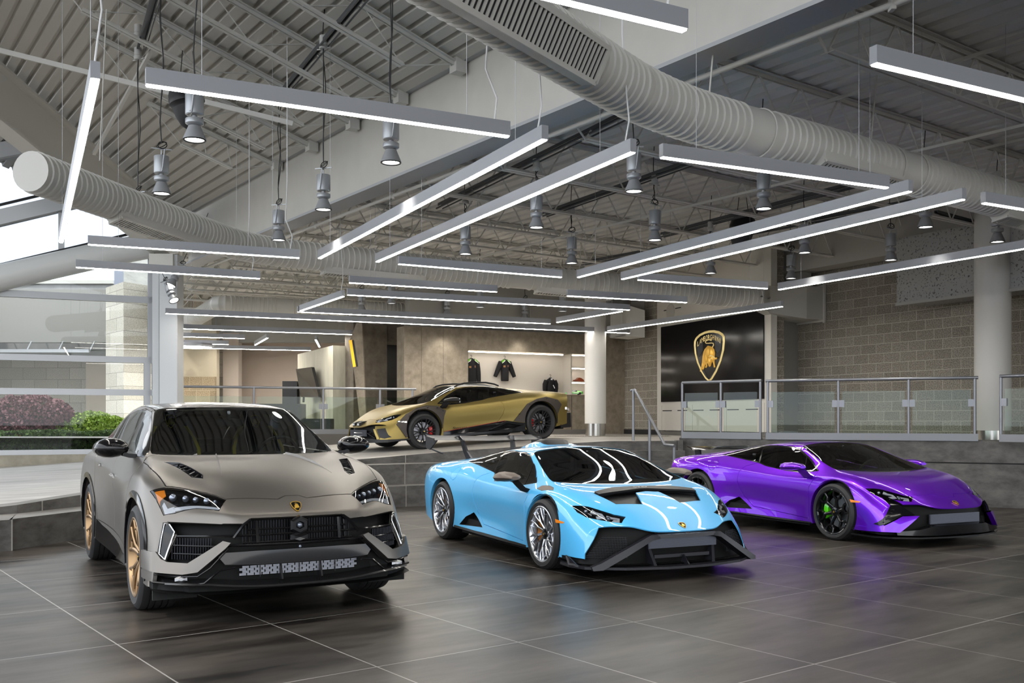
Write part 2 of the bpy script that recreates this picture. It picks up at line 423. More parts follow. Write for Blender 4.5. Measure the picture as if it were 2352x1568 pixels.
def patch(S, axis, poly, filt=None, off=.002, depth=.012, vec=None):
    """a plate following the car surface: the part of S inside the polygon, lifted by off, with a returned edge"""
    filt = filt or (lambda c, n: True); a, b = AX[axis]
    x0 = min(p[0] for p in poly); x1 = max(p[0] for p in poly); y0 = min(p[1] for p in poly); y1 = max(p[1] for p in poly)
    bm = S.copy()
    dl = []
    for f in bm.faces:
        xs = [v.co[a] for v in f.verts]; ys = [v.co[b] for v in f.verts]
        if max(xs) < x0 or min(xs) > x1 or max(ys) < y0 or min(ys) > y1 or not filt(f.calc_center_median(), f.normal): dl.append(f)
    bmesh.ops.delete(bm, geom=dl, context='FACES')
    ins = set(cut(bm, axis, poly, lambda c, n: True))
    bmesh.ops.delete(bm, geom=[f for f in bm.faces if f not in ins], context='FACES')
    for f in bm.faces: f.material_index = 0
    bm.normal_update()
    mv = [(v, v.normal.copy()) for v in bm.verts]
    for v, n in mv: v.co += n*off
    if vec: bmesh.ops.translate(bm, vec=vec, verts=bm.verts)
    if depth: shell(bm, depth)
    return bm
FX = lambda x: (lambda c, n: c.x > x)

def spoke(bm, M, segs, rr, hf, th=.028):
    """segs: list of (r, angle_deg, width) along one spoke; hf(r) is the face height"""
    secs = []
    P = [Vector((r*math.cos(R(a)), r*math.sin(R(a)), hf(r))) for r, a, w in segs]
    for i, (r, a, w) in enumerate(segs):
        t = (P[min(i+1, len(P)-1)]-P[max(i-1, 0)]); t.z = 0; t.normalize(); s = Vector((-t.y, t.x, 0))
        p = P[i]; h = w/2
        secs.append([M @ (p+s*h-Vector((0,0,th))), M @ (p-s*h-Vector((0,0,th))), M @ (p-s*h-Vector((0,0,.008))), M @ (p-s*h*.35), M @ (p+s*h*.35), M @ (p+s*h-Vector((0,0,.008)))])
    loft(bm, secs)
def make_wheel(root, pos, side, Ro, rr, w, style, m_rim, m_cal, cal_ang, m_cap=None, cut_m=None):
    M = Matrix.Translation(pos) @ Matrix.Rotation(R(-90*side), 4, 'X')
    h = w/2; s = Ro-rr; b = B()
    prof = [(rr-.006, -h+.012), (rr+.15*s, -h+.002), (rr+.5*s, -h-.004), (Ro-.022, -h+.006), (Ro-.006, -h+.022), (Ro, -h+.045)]
    for g in (-.55, -.2, .2, .55):
        c = g*(h-.02); prof += [(Ro, c-.005), (Ro-.008, c-.004), (Ro-.008, c+.004), (Ro, c+.005)]
    prof += [(Ro, h-.045), (Ro-.006, h-.022), (Ro-.022, h-.006), (rr+.55*s, h+.004), (rr+.5*s, h+.001), (rr+.15*s, h-.002), (rr-.006, h-.012), (rr-.02, h-.03), (rr-.02, -h+.03)]
    lathe(b, prof, 64, M, close=True)
    wh = link('wheel', b, M_TYRE, root, smooth=30)
    b = B()
    lathe(b, [(rr-.03, -h+.01), (rr+.004, -h+.01), (rr+.004, -h+.016), (rr-.022, -h+.03), (rr-.028, h-.06), (rr-.016, h-.022), (rr+.006, h-.012), (rr+.007, h-.004), (rr+.001, h-.001), (rr-.012, h-.006), (rr-.02, h-.02), (rr-.036, h-.06), (rr-.036, -h+.02)], 64, M, close=True)
    hf = lambda r: h-.006-.034*(1-min(1, r/rr))**1.2-(.01 if r < .07 else 0)
    e = rr-.008
    if style == 'mesh':
        for k in range(10):
            a = k*36
            spoke(b, M, [(.05,a,.024),(.12,a+9,.019),(.19,a+6,.015),(e,a+12,.017)], rr, hf)
            spoke(b, M, [(.12,a+9,.016),(.175,a+21,.013),(e,a+24,.015)], rr, hf)
            spoke(b, M, [(.19,a+6,.013),(.215,a-6,.012),(.225,a-13,.010)], rr, hf, .02)
    elif style == 'hex':
        for k in range(6):
            a = k*60+15
            spoke(b, M, [(.05,a,.05),(.12,a,.034),(.165,a,.03)], rr, hf, .035)
            for sg in (1, -1): spoke(b, M, [(.155,a,.03),(.195,a+sg*15,.026),(e,a+sg*13,.03)], rr, hf, .035)
    elif style == 'ten':
        for k in range(5):
            a = k*72+18
            for sg in (1, -1):
                spoke(b, M, [(.045,a+sg*22,.02),(.12,a+sg*15,.017),(e,a+sg*6,.016)], rr, hf)
                spoke(b, M, [(.13,a+sg*15,.015),(.17,a+sg*21,.014),(e,a+sg*24,.015)], rr, hf)
    elif style == 'urus':
        for k in range(5):
            a = k*72+10
            for sg in (1, -1):
                spoke(b, M, [(.05,a+sg*14,.045),(.13,a+sg*11,.036),(.20,a+sg*15,.03),(e,a+sg*21,.034)], rr, hf, .045)
            spoke(b, M, [(.205,a-15,.02),(.225,a,.018),(.205,a+15,.02)], rr, hf, .03)
    lathe(b, [(0,h-.05),(.062,h-.05),(.066,h-.056),(.07,h-.09),(.05,h-.16),(0,h-.16)], 24, M)
    link('rim', b, m_rim, wh, smooth=30)
    b = B(); lathe(b, [(0,h-.030),(.026,h-.031),(.030,h-.036),(.032,h-.05),(0,h-.052)], 20, M)
    if style in ('mesh', 'hex'): lathe(b, [(.032,h-.036),(.052,h-.042),(.056,h-.052),(.032,h-.055)], 20, M)
    link('center_cap', b, m_cap or M_BLACKG, wh, smooth=30)
    b = B(); lathe(b, [(0,h-.042+.013),(.012,h-.029),(.013,h-.033)], 12, M); link('cap_badge', b, M_GOLDM, wh)
    b = B(); rd = rr*.72; hd = -.02+h*.15
    lathe(b, [(.06,hd),(rd,hd),(rd,hd-.03),(.06,hd-.03)], 48, M, close=True)
    for k in range(24):
        a = R(k*15)
        for r in (.55, .72, .88): pass
    link('brake_disc', b, M_DISC, wh, smooth=30)
    b = B(); secs = []
    for k in range(7):
        a = R(cal_ang-27+54*k/6); c, sn = math.cos(a), math.sin(a); t = 1 if 0 < k < 6 else .7
        r0, r1 = rr*.50, rr*.86
        secs.append([M @ Vector((r*c, r*sn, z)) for r, z in ((r0, hd+.006), (r0+.012, hd+.045*t), (r1-.02, hd+.05*t), (r1, hd+.03*t), (r1, hd-.05), (r0, hd-.05))])
    loft(b, secs); link('brake_caliper', b, m_cal, wh, smooth=40)
    return wh
def make_seat(root, x, y, z, m, sc=1, acc=None, name='seat'):
    """bucket seat facing +x; x is the hip point"""
    b = B(); secs = []
    for t, wd, dx, th in ((0,.24,.0,.10),(.15,.26,-.04,.12),(.32,.27,-.09,.13),(.48,.25,-.15,.12),(.58,.17,-.19,.10),(.66,.145,-.22,.09),(.76,.14,-.25,.08),(.80,.10,-.26,.06)):
        secs.append([(x+dx*sc-th, y-wd*.9, z+t*sc), (x+dx*sc+.05, y-wd, z+t*sc), (x+dx*sc+.02, y-wd*.72, z+t*sc), (x+dx*sc-.02, y-wd*.45, z+t*sc), (x+dx*sc-.02, y+wd*.45, z+t*sc), (x+dx*sc+.02, y+wd*.72, z+t*sc), (x+dx*sc+.05, y+wd, z+t*sc), (x+dx*sc-th, y+wd*.9, z+t*sc)])
    loft(b, secs); box(b, (x+.22, y, z+.02), (.5, .5, .14)); bevel(b, .02, 2)
    s = link(name, b, m, root, smooth=50)
    return s
def crest_mesh(bm_list, s, M):
    """shield badge: returns bmeshes (gold rim, black field, gold bull) sized s high, facing +y local x-z plane"""
def crest_outline(k=1.0):
    P = []
    top = [(-.34,.40),(-.25,.455),(-.12,.49),(0,.50),(.12,.49),(.25,.455),(.34,.40)]
    rt = [(.38,.34),(.385,.25),(.365,.08),(.30,-.12),(.19,-.32),(.08,-.46),(0,-.52)]
    lt = [(-x, z) for x, z in rt[::-1]][1:]
    return [(x*k, (z-.02)*k+.02*k) for x, z in top+rt+lt]
BULL = [[(-.02,.20),(.03,.185),(.09,.165),(.14,.11),(.155,.04),(.15,-.03),(.165,-.06),(.215,-.055),(.20,-.085),(.15,-.085),(.145,-.12),(.155,-.19),(.165,-.235),(.13,-.24),(.125,-.19),(.105,-.12),(.075,-.14),(.055,-.20),(.03,-.22),(.005,-.205),(-.015,-.15),(-.04,-.15),(-.035,-.20),(-.06,-.235),(-.085,-.225),(-.065,-.17),(-.09,-.17),(-.115,-.235),(-.14,-.265),(-.165,-.25),(-.13,-.19),(-.12,-.15),(-.155,-.20),(-.185,-.285),(-.215,-.30),(-.225,-.28),(-.19,-.22),(-.165,-.10),(-.155,0),(-.13,.09),(-.10,.14)]]
def crest(root, M, s, name='crest_badge', thick=.004, parts=True, text=None):
    """M maps local (x right, y out of the face, z up)"""
    def poly(bm, pts, y0, y1, hole=None):
        if hole:
            n = len(pts)
            for ya, yb, rev in ((y1, y1, 0), (y0, y0, 1)):
                for i in range(n):
                    a, b2 = pts[i], pts[(i+1) % n]; c, d = hole[(i+1) % n], hole[i]
                    f = bm.faces.new([bm.verts.new(M @ Vector((p[0]*s, ya, p[1]*s))) for p in (a, b2, c, d)])
            for Q in (pts, hole):
                for i in range(n):
                    a, b2 = Q[i], Q[(i+1) % n]
                    bm.faces.new([bm.verts.new(M @ Vector((p[0]*s, yy, p[1]*s))) for p, yy in ((a, y0), (b2, y0), (b2, y1), (a, y1))])
        else:
            prism(bm, [(p[0]*s, y0, p[1]*s) for p in pts], (0, y1-y0, 0), M)
    b = B(); o = crest_outline(1.0); i = [(x*.90, (z-.0)*.90) for x, z in o]
    poly(b, o, 0, thick*1.6, i); rim = link(name, b, M_GOLDM, root)
    b = B(); poly(b, i, 0, thick); link('crest_field', b, M_BLACKG, rim)
    b = B()
    for P in BULL: poly(b, P, thick*.8, thick*2.0)
    tube(b, [M @ Vector((x*s, thick*1.6, z*s)) for x, z in ((.10,.16),(.115,.21),(.09,.245),(.02,.25),(-.05,.255),(-.08,.285),(-.05,.31),(.02,.315),(.06,.30))], s*.009, 6)
    link('crest_bull', b, M_GOLDM, rim)
    return rim

def crest_on(root, S, z, s, x0=3, lift=.004):
    """badge laid on the nose at the centre line, at height z"""
    bv = BVHTree.FromBMesh(S)
    pt = lambda zz: bv.ray_cast(Vector((x0, .003, zz)), Vector((-1, 0, 0)))[0]
    a, c = pt(z-s*.5), pt(z+s*.5); up = (c-a); L = up.length; up.normalize(); up.y = 0; up.normalize(); out = Vector((up.z, 0, -up.x))
    m = (a+c)/2; q = pt(z); m += out*max(0, (q-m).dot(out)); m += out*lift
    M = Matrix((Vector((0,1,0)), out, up)).transposed().to_4x4(); M.translation = m
    return crest(root, M, s)
HEAD = [(.415,.845),(.52,.735),(.62,.655),(.715,.573),(.772,.49),(.818,.56),(.757,.636),(.665,.73),(.595,.79),(.50,.835)]
def huracan(kind, root, paint, m_rim, m_cal, style, m_cap, roofm=None):
    dz = .044 if kind == 'sterrato' else 0
    S = build_cage(H_L, H_F, H_R, H_CR, h_tag)
    if dz:
        for v in S.verts: v.co.z += dz
    S.normal_update(); S0 = S.copy()
    Z = lambda pts: [(x, z+dz) for x, z in pts]
    side = lambda c, n: c.y > .5
    T = {'win': 6, 'quarter': 7, 'door': 5, 'head': 8, 'arch': 40, 'intake': 10, 'hood': 4, 'vent': 11, 'fvent': 12, 'front': 14, 'lower': 15, 'roof': 16, 'louver': 17, 'fuel': 18}
    arF, arR = (0, .335+dz, .372), (-2.62, .345+dz, .385)
    for c in (arF, arR): cut(S, 'y', circle(*c, n=40), lambda c, n: c.y > .6, T['arch'])
    # door first, then the glass over it
    cut(S, 'y', Z([(-.37,.80),(-.36,.70),(-.42,.60),(-.405,.50),(-.41,.222),(-1.47,.285),(-1.66,.40),(-1.76,.52),(-1.80,.62),(-1.79,.72),(-1.72,.80),(-1.52,.86),(-1.52,.93),(-1.60,1.02),(-1.45,1.085),(-1.1,1.083),(-.88,1.045),(-.60,.93)]), lambda c, n: c.y > .45 and c.z < 1.2 and c.material_index != 3 if False else c.y > .5, T['door'])
    fr = Z([(-.365,.80),(-.62,.764),(-.95,.776),(-1.35,.818),(-1.52,.852),(-1.75,.875),(-2.05,.905),(-2.375,.932),(-2.22,.978),(-2.0,1.034),(-1.75,1.075),(-1.45,1.085),(-1.1,1.081),(-.90,1.05),(-.66,.955)])
    cut(S, 'y', fr, lambda c, n: c.y > .5, 19)
    cut(S, 'y', Z([(-.40,.806),(-.62,.774),(-.95,.786),(-1.35,.828),(-1.50,.858),(-1.615,1.025),(-1.45,1.07),(-1.1,1.066),(-.92,1.035),(-.68,.945)]), lambda c, n: c.y > .5, T['win'])
    cut(S, 'y', Z([(-1.53,.862),(-1.75,.885),(-2.05,.915),(-2.34,.932),(-2.22,.965),(-2.0,1.02),(-1.75,1.06),(-1.64,1.06),(-1.64,1.03)]), lambda c, n: c.y > .5, T['quarter'])
    cut(S, 'z', HEAD, lambda c, n: n.z > .1 and c.z > .4, T['head'])
    if kind == 'sterrato' or kind == 'tecnica':
        pass
    if kind != 'sto':
        cut(S, 'z', [(.0,-.1),(.10,-.1) if False else (.82,-.1),(.835,.10),(.775,.16),(.765,.42),(.70,.55),(.40,.76),(.12,.765),(-.10,.73),(-.02,.48),(.04,.30),(.06,-.1)], lambda c, n: n.z > .1 and c.z > .3, T['hood'])
    else:
        cut(S, 'z', [(.20,.04),(.23,.30),(.34,.57),(.40,.555),(.585,.475),(.62,.21),(.38,.13),(.33,-.1),(.20,-.1)], lambda c, n: n.z > .1, T['vent'])
        cut(S, 'z', [(-.25,.872),(-.21,.838),(-.07,.818),(.02,.826),(.06,.853),(-.11,.888)], lambda c, n: n.z > .1 and c.z > .6, T['fvent'])
    cut(S, 'y', Z([(-2.08,.228),(-1.95,.325),(-1.765,.388),(-1.49,.252)]), lambda c, n: c.y > .6, T['intake'])
    if kind != 'sterrato':
        cut(S, 'y', circle(-2.335, .797, .075, 20), lambda c, n: c.y > .6, T['fuel'])
    if kind == 'sterrato':
        cut(S, 'z', [(-.80,-.1),(-.80,.50),(-1.9,.50),(-2.0,-.1)], lambda c, n: n.z > .3 and c.z > 1, T['roof'])
        cut(S, 'y', Z([(-.40,.215),(-.41,.262),(-1.81,.385),(-2.24,.31),(-2.24,.10),(-.40,.10)]), lambda c, n: c.y > .6 and c.x < -.36, T['lower'])
    elif kind == 'sto':
        cut(S, 'y', [(-2.24,.205),(-.36,.185),(-.36,.1),(-2.24,.1)], lambda c, n: c.y > .6, T['lower'])
    else:
        cut(S, 'y', [(-2.24,.19),(-.36,.178),(-.36,.1),(-2.24,.1)], lambda c, n: c.y > .6, T['lower'])
    # front fascia: everything under the clam edge except the painted corner
    if kind == 'sto': cor = [(.738,.47),(.99,.47),(.99,.19),(.905,.19)]
    elif kind == 'tecnica': cor = [(.765,.47),(.99,.47),(.99,.235),(.915,.245)]
    else: cor = [(.60,.49),(.99,.49),(.99,.19),(.80,.20),(.70,.24)]
    for f in S.faces:
        if f.material_index == 1: f.material_index = T['front']
    cut(S, 'x', cor, lambda c, n: c.x > .35 and c.y > .5 and c.z < .5+dz, 0 if True else None) if False else None
    fs = cut(S, 'x', cor, lambda c, n: c.x > .40 and c.y > .5)
    for f in fs:
        if f.material_index == T['front']: f.material_index = 0
    if kind != 'sterrato':
        cut(S, 'x', [(.5,.185),(1.05,.185),(1.05,.05),(.5,.05)], lambda c, n: c.x > .40, T['front'])
    if kind == 'tecnica':   # black blade between lamp and corner
        cut(S, 'x', [(.785,.55),(.80,.60),(.70,.52),(.66,.47),(.66,.44),(.765,.44)], lambda c, n: c.x > .5, T['front'])
    names = {0:'body_shell', 5:'door', 4:'hood', 16:'roof_panel', 2:'rear_bumper'}
    def piece(t, name, m, both=True, g=True, fn=None, label=None, parent=None):
        b = take(S, t)
        if not b.faces: b.free(); return None
        if not both: b = mirror(b, True)
        if fn: b = fn(b) or b
        elif g: groove(b)
        return put(name, b, m, parent or root, both=both, label=label)
    # --- painted shell (kept as one skin) with arch lips
    b = take(S, (0,)); b = mirror(b, True); groove(b)
    es = []
    for e in b.edges:
        if e.is_boundary:
            c = (e.verts[0].co+e.verts[1].co)/2
            for (cx, cz, r) in (arF, arR):
                if abs(math.hypot(c.x-cx, c.z-cz)-r) < .03 and abs(c.y) > .6: es.append(e); break
    r_ = bmesh.ops.extrude_edge_only(b, edges=es)
    for v in [g for g in r_['geom'] if isinstance(g, bmesh.types.BMVert)]: v.co.y -= math.copysign(.05, v.co.y)
    shellm = [paint]
    body = put('body_shell', b, shellm, root)[0]
    doors = piece(5, 'door', paint)
    piece(4, 'hood', paint, both=False)
    piece(16, 'roof_panel', roofm or paint, both=False)
    piece(2, 'rear_bumper', M_BLACKM if kind == 'sterrato' else paint, both=False)
    piece(18, 'fuel_door', paint)
    piece(15, 'side_skirt', M_BLACKM if kind != 'sterrato' else M_BLACKG, g=False, fn=lambda b: shell(b, .02))
    piece(3, 'windshield', M_GLASSD, both=False, g=False, fn=lambda b: b)
    piece(6, 'side_window', M_GLASSS, g=False, fn=lambda b: b)
    piece(7, 'quarter_window', M_GLASSS, g=False, fn=lambda b: b)
    piece(10, 'side_intake', M_DARK, g=False, fn=lambda b: cup(b, (.05,-.09,0)))
    piece(11, 'hood_vent', M_BLACKM, g=False, fn=lambda b: cup(b, (.03,0,-.055)))
    piece(12, 'fender_vent', mat('bronze grey satin', srgb('#5c5149'), .45), g=False, fn=lambda b: shell(b, .01))
    piece(14, 'front_grille', M_GRILLE, both=False, g=False, fn=lambda b: cup(b, (-.10,0,0)))
    # window frames: dark band round the glass
    inner = [Z([(-.40,.806),(-.62,.774),(-.95,.786),(-1.35,.828),(-1.50,.858),(-1.615,1.025),(-1.45,1.07),(-1.1,1.066),(-.92,1.035),(-.68,.945)]), Z([(-1.53,.862),(-1.75,.885),(-2.05,.915),(-2.34,.932),(-2.22,.965),(-2.0,1.02),(-1.75,1.06),(-1.64,1.06),(-1.64,1.03)])]
    piece(19, 'window_frame', M_BLACKG, g=False, fn=lambda b: b)
    b = patch(S0, 'y', Z([(-.60,.772),(-.62,.772),(-.72,.965),(-.70,.955)]), lambda c, n: c.y > .5, off=.002, depth=.01); put('window_divider', b, M_BLACKG, root, both=True)
    # headlights: dark bowl, lamps, lens
    b = take(S, 8); cup(b, (-.03,-.01,-.035)); hl = put('headlight', b, M_BLACKG, root, both=True)
    b = take(S, 8); 
    ln = put('headlight_lens', b, M_LENS, hl[0], both=False); b = take(S, 8); b = mirror(b, False); put('headlight_lens', b, M_LENS, hl[1])
    for k, poly in enumerate(([(.56,.715),(.60,.70),(.645,.66),(.70,.655),(.66,.725),(.635,.72),(.66,.68),(.64,.685),(.605,.725),(.575,.745)], [(.68,.635),(.72,.60),(.765,.545),(.80,.57),(.755,.625),(.75,.60),(.77,.575),(.765,.57),(.73,.615),(.70,.645)])):
        b = patch(S0, 'z', poly, lambda c, n: n.z > .1 and c.z > .4, off=-.012, depth=.008); b2 = mirror(b, False)
        put('daytime_lamp', b, M_WHITE, hl[0]); put('daytime_lamp', b2, M_WHITE, hl[1])
    for i in (0, 1):
        sg = 1-2*i; b = B()
        for (x, y, z, r) in ((.535,.765,.585,.020),(.70,.625,.527,.022)):
            bmesh.ops.create_uvsphere(b, u_segments=14, v_segments=8, radius=r, matrix=Matrix.Translation((x, y*sg, z+dz)))
        link('projector', b, M_PROJ, hl[i], smooth=True)
    # amber marker, handle
    if kind != 'sterrato': put('side_marker', patch(S0, 'y', [(.245,.507),(.42,.488),(.405,.474),(.268,.470)], lambda c, n: c.y > .6, off=.003, depth=.01), M_AMBER, root, both=True)
    else: put('side_marker', patch(S0, 'y', Z([(.355,.50),(.51,.515),(.53,.49),(.36,.475)]), lambda c, n: c.y > .6, off=.03, depth=.01), M_CHROME, root, both=True)
    for d, s_ in zip(doors, (1, -1)):
        b = patch(S0, 'y', Z([(-1.79,.712),(-1.60,.697),(-1.565,.668),(-1.76,.678)]), lambda c, n: c.y > .6, off=.004, depth=.012)
        if s_ < 0: b = mirror(b, False)
        put('door_handle', b, paint, d)
    # mirrors
    mm = {'sto': mat('bronze grey satin', srgb('#5c5149'), .45), 'tecnica': paint, 'sterrato': M_BLACKM}[kind]
    for sg in (1, -1):
        b = B(); secs = []
        for x, hw, hh, zc in ((-.40,.05,.018,.845),(-.46,.10,.036,.85),(-.55,.125,.05,.847),(-.66,.13,.055,.843),(-.685,.12,.05,.842)):
            secs.append([(x, sg*(1.03+hw*math.cos(t)*(1 if math.cos(t) > 0 else .9)), zc+dz+hh*math.sin(t)*(1.1 if math.sin(t) > 0 else .8)) for t in [k*PI/6 for k in range(12)]])
        loft(b, secs); m1 = link('side_mirror', b, mm, root, smooth=45)
        b = B(); loft(b, [[(x+dx, sg*y, z+dz) for x, z in ((-.50,zz+.02),(-.40,zz+.02),(-.42,zz-.02),(-.52,zz-.02))] for y, zz, dx in ((.87,.715,.02),(.93,.735,.02),(.98,.79,0),(1.0,.82,-.02))])
        link('mirror_arm', b, M_BLACKM if kind != 'tecnica' else paint, m1, smooth=45)
        b = B(); box(b, (-.688, sg*1.03, .842+dz), (.006, .20, .08)); link('mirror_glass', b, M_CHROME, m1)
    # floor pan, wheel wells
    b = B()
    loft(b, [[(x, -w, .13+dz), (x, w, .13+dz), (x, w, .30+dz), (x, -w, .30+dz)] for x, w in ((-3.25,.80),(-3.05,.62),(-2.2,.62),(-2.15,.88),(-.45,.88),(-.40,.60),(.40,.60),(.44,.80),(.80,.66),(.86,.45))])
    for sg in (1, -1):
        for (cx, cz, r) in (arF, arR):
            pr = [(cx+(r+.012)*math.cos(R(a)), cz+(r+.012)*math.sin(R(a))) for a in range(-20, 201, 10)]
            for (x0, z0), (x1, z1) in zip(pr, pr[1:]):
                b.faces.new([b.verts.new((x, sg*y, z)) for x, y, z in ((x0,.93,z0),(x1,.93,z1),(x1,.60,z1),(x0,.60,z0))])
            prism(b, [(x, sg*.60, z) for x, z in pr], (0, sg*-.01, 0))
    link('underbody', b, M_DARK, root)
    # cabin
    b = B(); loft(b, [[(x, -w, z0+dz), (x, w, z0+dz), (x, w*.9, z1+dz), (x, -w*.9, z1+dz)] for x, w, z0, z1 in ((-.02,.66,.55,.765),(-.22,.74,.55,.80),(-.48,.74,.52,.80),(-.60,.72,.50,.70))])
    box(b, (-1.1, 0, .36+dz), (1.3, .22, .26)); box(b, (-1.72, 0, .62+dz), (.06, 1.36, .7)); box(b, (-1.0,0,.27+dz), (1.5,1.5,.04))
    link('dashboard', b, M_LEATHER, root)
    for y in (.36, -.36): make_seat(root, -1.30, y, .36+dz, M_LEATHER, .86)
    b = B(); Mw = Matrix.Translation((-.70, .36, .74+dz)) @ Matrix.Rotation(R(-68), 4, 'Y')
    tube(b, [Mw @ Vector((.17*math.cos(t), .17*math.sin(t), 0)) for t in [k*2*PI/28 for k in range(28)]], .016, 8, closed=True)
    bar(b, Mw @ Vector((0,-.16,0)), Mw @ Vector((0,.16,0)), .035, .02); cyl(b, (-.70,.36,.74+dz), (-.50,.36,.68+dz), .04)
    link('steering_wheel', b, M_LEATHER, root, smooth=40)
    b = B(); box(b, (-.83, 0, 1.03+dz), (.03, .22, .055)); bevel(b, .012, 2); cyl(b, (-.80,0,1.05+dz), (-.78,0,1.09+dz), .012); link('rear_view_mirror', b, M_LEATHER, root)
    b = take(S0, (0,)); dl = [f for f in b.faces if f.calc_center_median().z < .9+dz or f.calc_center_median().x < -1.75 or f.calc_center_median().x > -.3]
    bmesh.ops.delete(b, geom=dl, context='FACES')
    dl = []
    for P in inner + [fr]:
        dl += cut(b, 'y', P, lambda c, n: c.y > .5)
    bmesh.ops.delete(b, geom=list({f for f in dl if f.is_valid}), context='FACES'); b = mirror(b, True); b.normal_update()
    for v in b.verts: v.co -= v.normal*.012
    if b.faces: put('headliner', b, M_DARK, root)
    # wheels
    fR, rR = ((.335,.262), (.345,.262)) if kind != 'sterrato' else ((.336,.248), (.352,.248))
    ty = .9575
    for sg in (1, -1):
        for x, (Ro, rr), w in ((0, fR, .245), (-2.62, rR, .300)):
            yy = (.957 if kind != 'sterrato' else .968)-w/2
            ca = 180 if x == 0 else 0
            make_wheel(root, (x, sg*yy, Ro), sg, Ro, rr, w, style, m_rim, m_cal, ca, m_cap)
    return S0
def plate_label(root): pass
def blue_car(root):
    paint = mat('sky blue gloss paint', srgb('#55b8f0'), .32, coat=1, coat_rough=.02)
    rim = mat('bright silver rim', srgb('#c9ccd2'), .25, metal=1)
    S = huracan('sto', root, paint, rim, mat('amber caliper', srgb('#d9831c'), .3, coat=1), 'mesh', M_BLACKG)
    GR = mat('satin graphite', srgb('#26262b'), .36, metal=.2)
    fx = FX(.4)
    # hood cover between the two vents
    put('hood_spine', patch(S, 'z', [(.335,-.1),(.335,.10),(.36,.13),(.64,.20),(.62,.10),(.62,-.1)], lambda c, n: n.z > .1, off=.012, depth=.05), paint, root) if False else None
    put('vent_hood', mirror(patch(S, 'z', [(.20,-.01),(.225,.30),(.335,.56),(.40,.55),(.36,.32),(.30,.05),(.30,-.01)], lambda c, n: n.z > .1, off=.012, depth=.02), True), M_BLACKM, root)
    # mesh in side intakes, radiator
    bv = BVHTree.FromBMesh(S)
    def SPb(y, z, off=0):
        h = bv.ray_cast(Vector((3, abs(y), z)), Vector((-1, 0, 0))); return Vector(((h[0].x if h[0] else .7)+off, y, z))
    for sg in (1, -1):
        b = B()
        for k in range(13):
            z = .20+k*.0145; y1 = .735+(.394-z)*.80-.012; bar(b, SPb(sg*.54, z, -.05), SPb(sg*y1, z, -.025), .006, .003)
        for k in range(13):
            y = .55+k*.021; zt = min(.385, .394-(y-.722)/.80)
            if zt > .22: bar(b, SPb(sg*y, .195, -.045), SPb(sg*y, zt, -.045), .003, .003)
        link('intake_mesh', b, mat('mesh grey', srgb('#2b2c30'), .4, metal=.4), root)
    b = B(); box(b, (.955, 0, .325), (.02, .74, .10))
    for k in range(11): box(b, (.968, 0, .28+k*.009), (.006, .72, .003))
    link('radiator', b, mat('radiator dark', srgb('#5a5d66'), .4, metal=.8), root)
    b = B()
    # moustache blade: centre strip and the two arms down to the splitter
    def blade(pts, w0, th=.018):
        secs = []
        for (x, y, z, w) in pts: secs.append([(x+.02, y, z+w/2), (x+.02+th, y, z+w/2-.01), (x+.02+th, y, z-w/2+.006), (x+.02, y, z-w/2)])
        loft(b, secs)
    blade([(1.01,.02,.405,.03),(1.0,-.02,.405,.03)], .03)
    for sg in (1, -1):
        L = [(.985,.30,.388,.045),(.975,.38,.378,.06),(.925,.60,.255,.075),(.865,.82,.135,.08),(.83,.90,.115,.04)]
        secs = []
        for x, y, z, w in L: w *= .8; secs.append([(x-.02, sg*(y-.02), z+w*.55), (x+.045, sg*y, z+w*.5), (x+.06, sg*(y-.01), z-w*.45), (x-.02, sg*(y-.03), z-w*.6)])
        loft(b, secs)
    secs = []
    for y in (-.31,-.15,0,.15,.31):
        x = 1.035-.35*y*y; secs.append([(x-.03, y, .418), (x+.03, y, .405), (x+.035, y, .375), (x-.03, y, .37)])
    loft(b, secs)
    link('front_blade', b, GR, root, smooth=40)
    b = B()
    out = [(.42,.97),(.62,.985),(.80,.93),(1.0,.62),(1.10,.25),(1.11,0)]
    P = [(x, y, .105) for x, y in out]+[(x, -y, .105) for x, y in out[:-1][::-1]]+[(.3,-.90,.105),(.3,.90,.105)]
    prism(b, P, (0,0,.022)); bevel(b, .004)
    for sg in (1, -1):
        prism(b, [(1.0,sg*.30,.125),(.93,sg*.34,.31),(.90,sg*.34,.31),(.86,sg*.30,.125)], (0,sg*.03,0))
        prism(b, [(.60,sg*.985,.12),(.74,sg*.955,.12),(.60,sg*.985,.20),(.50,sg*.96,.20)], (0,-.012*sg,0))
    prism(b, [(1.06,0,.125),(.97,0,.21),(.92,0,.125)], (0,.012,0))
    box(b, (.93,0,.20),(.05,.60,.03))
    link('front_splitter', b, GR, root)
    # roof scoop
    b = B(); secs = []
    for x, w, h0 in ((-1.42,.27,.004),(-1.55,.26,.05),(-1.75,.25,.07),(-2.05,.20,.065),(-2.35,.10,.06),(-2.75,.02,.05)):
        zb = 1.14-(max(0, -x-1.3)**1.5)*.13
        secs.append([(x, -w, zb-.02), (x, -w*.86, zb+h0*.6), (x, -w*.62, zb+h0), (x, w*.62, zb+h0), (x, w*.86, zb+h0*.6), (x, w, zb-.02)])
    loft(b, secs); sc_ = link('roof_scoop', b, paint, root, smooth=50)
    b = B(); secs = []
    for x, w, h0 in ((-1.44,.17,.012),(-1.52,.20,.075),(-1.70,.18,.098),(-2.0,.13,.085),(-2.3,.05,.06)):
        zb = 1.14-(max(0, -x-1.3)**1.5)*.13
        secs.append([(x, -w, zb), (x, -w*.8, zb+h0*.8), (x, -w*.5, zb+h0), (x, w*.5, zb+h0), (x, w*.8, zb+h0*.8), (x, w, zb)])
    loft(b, secs); link('scoop_intake', b, M_BLACKM, sc_, smooth=50)
    # rear wing
    b = B(); secs = []
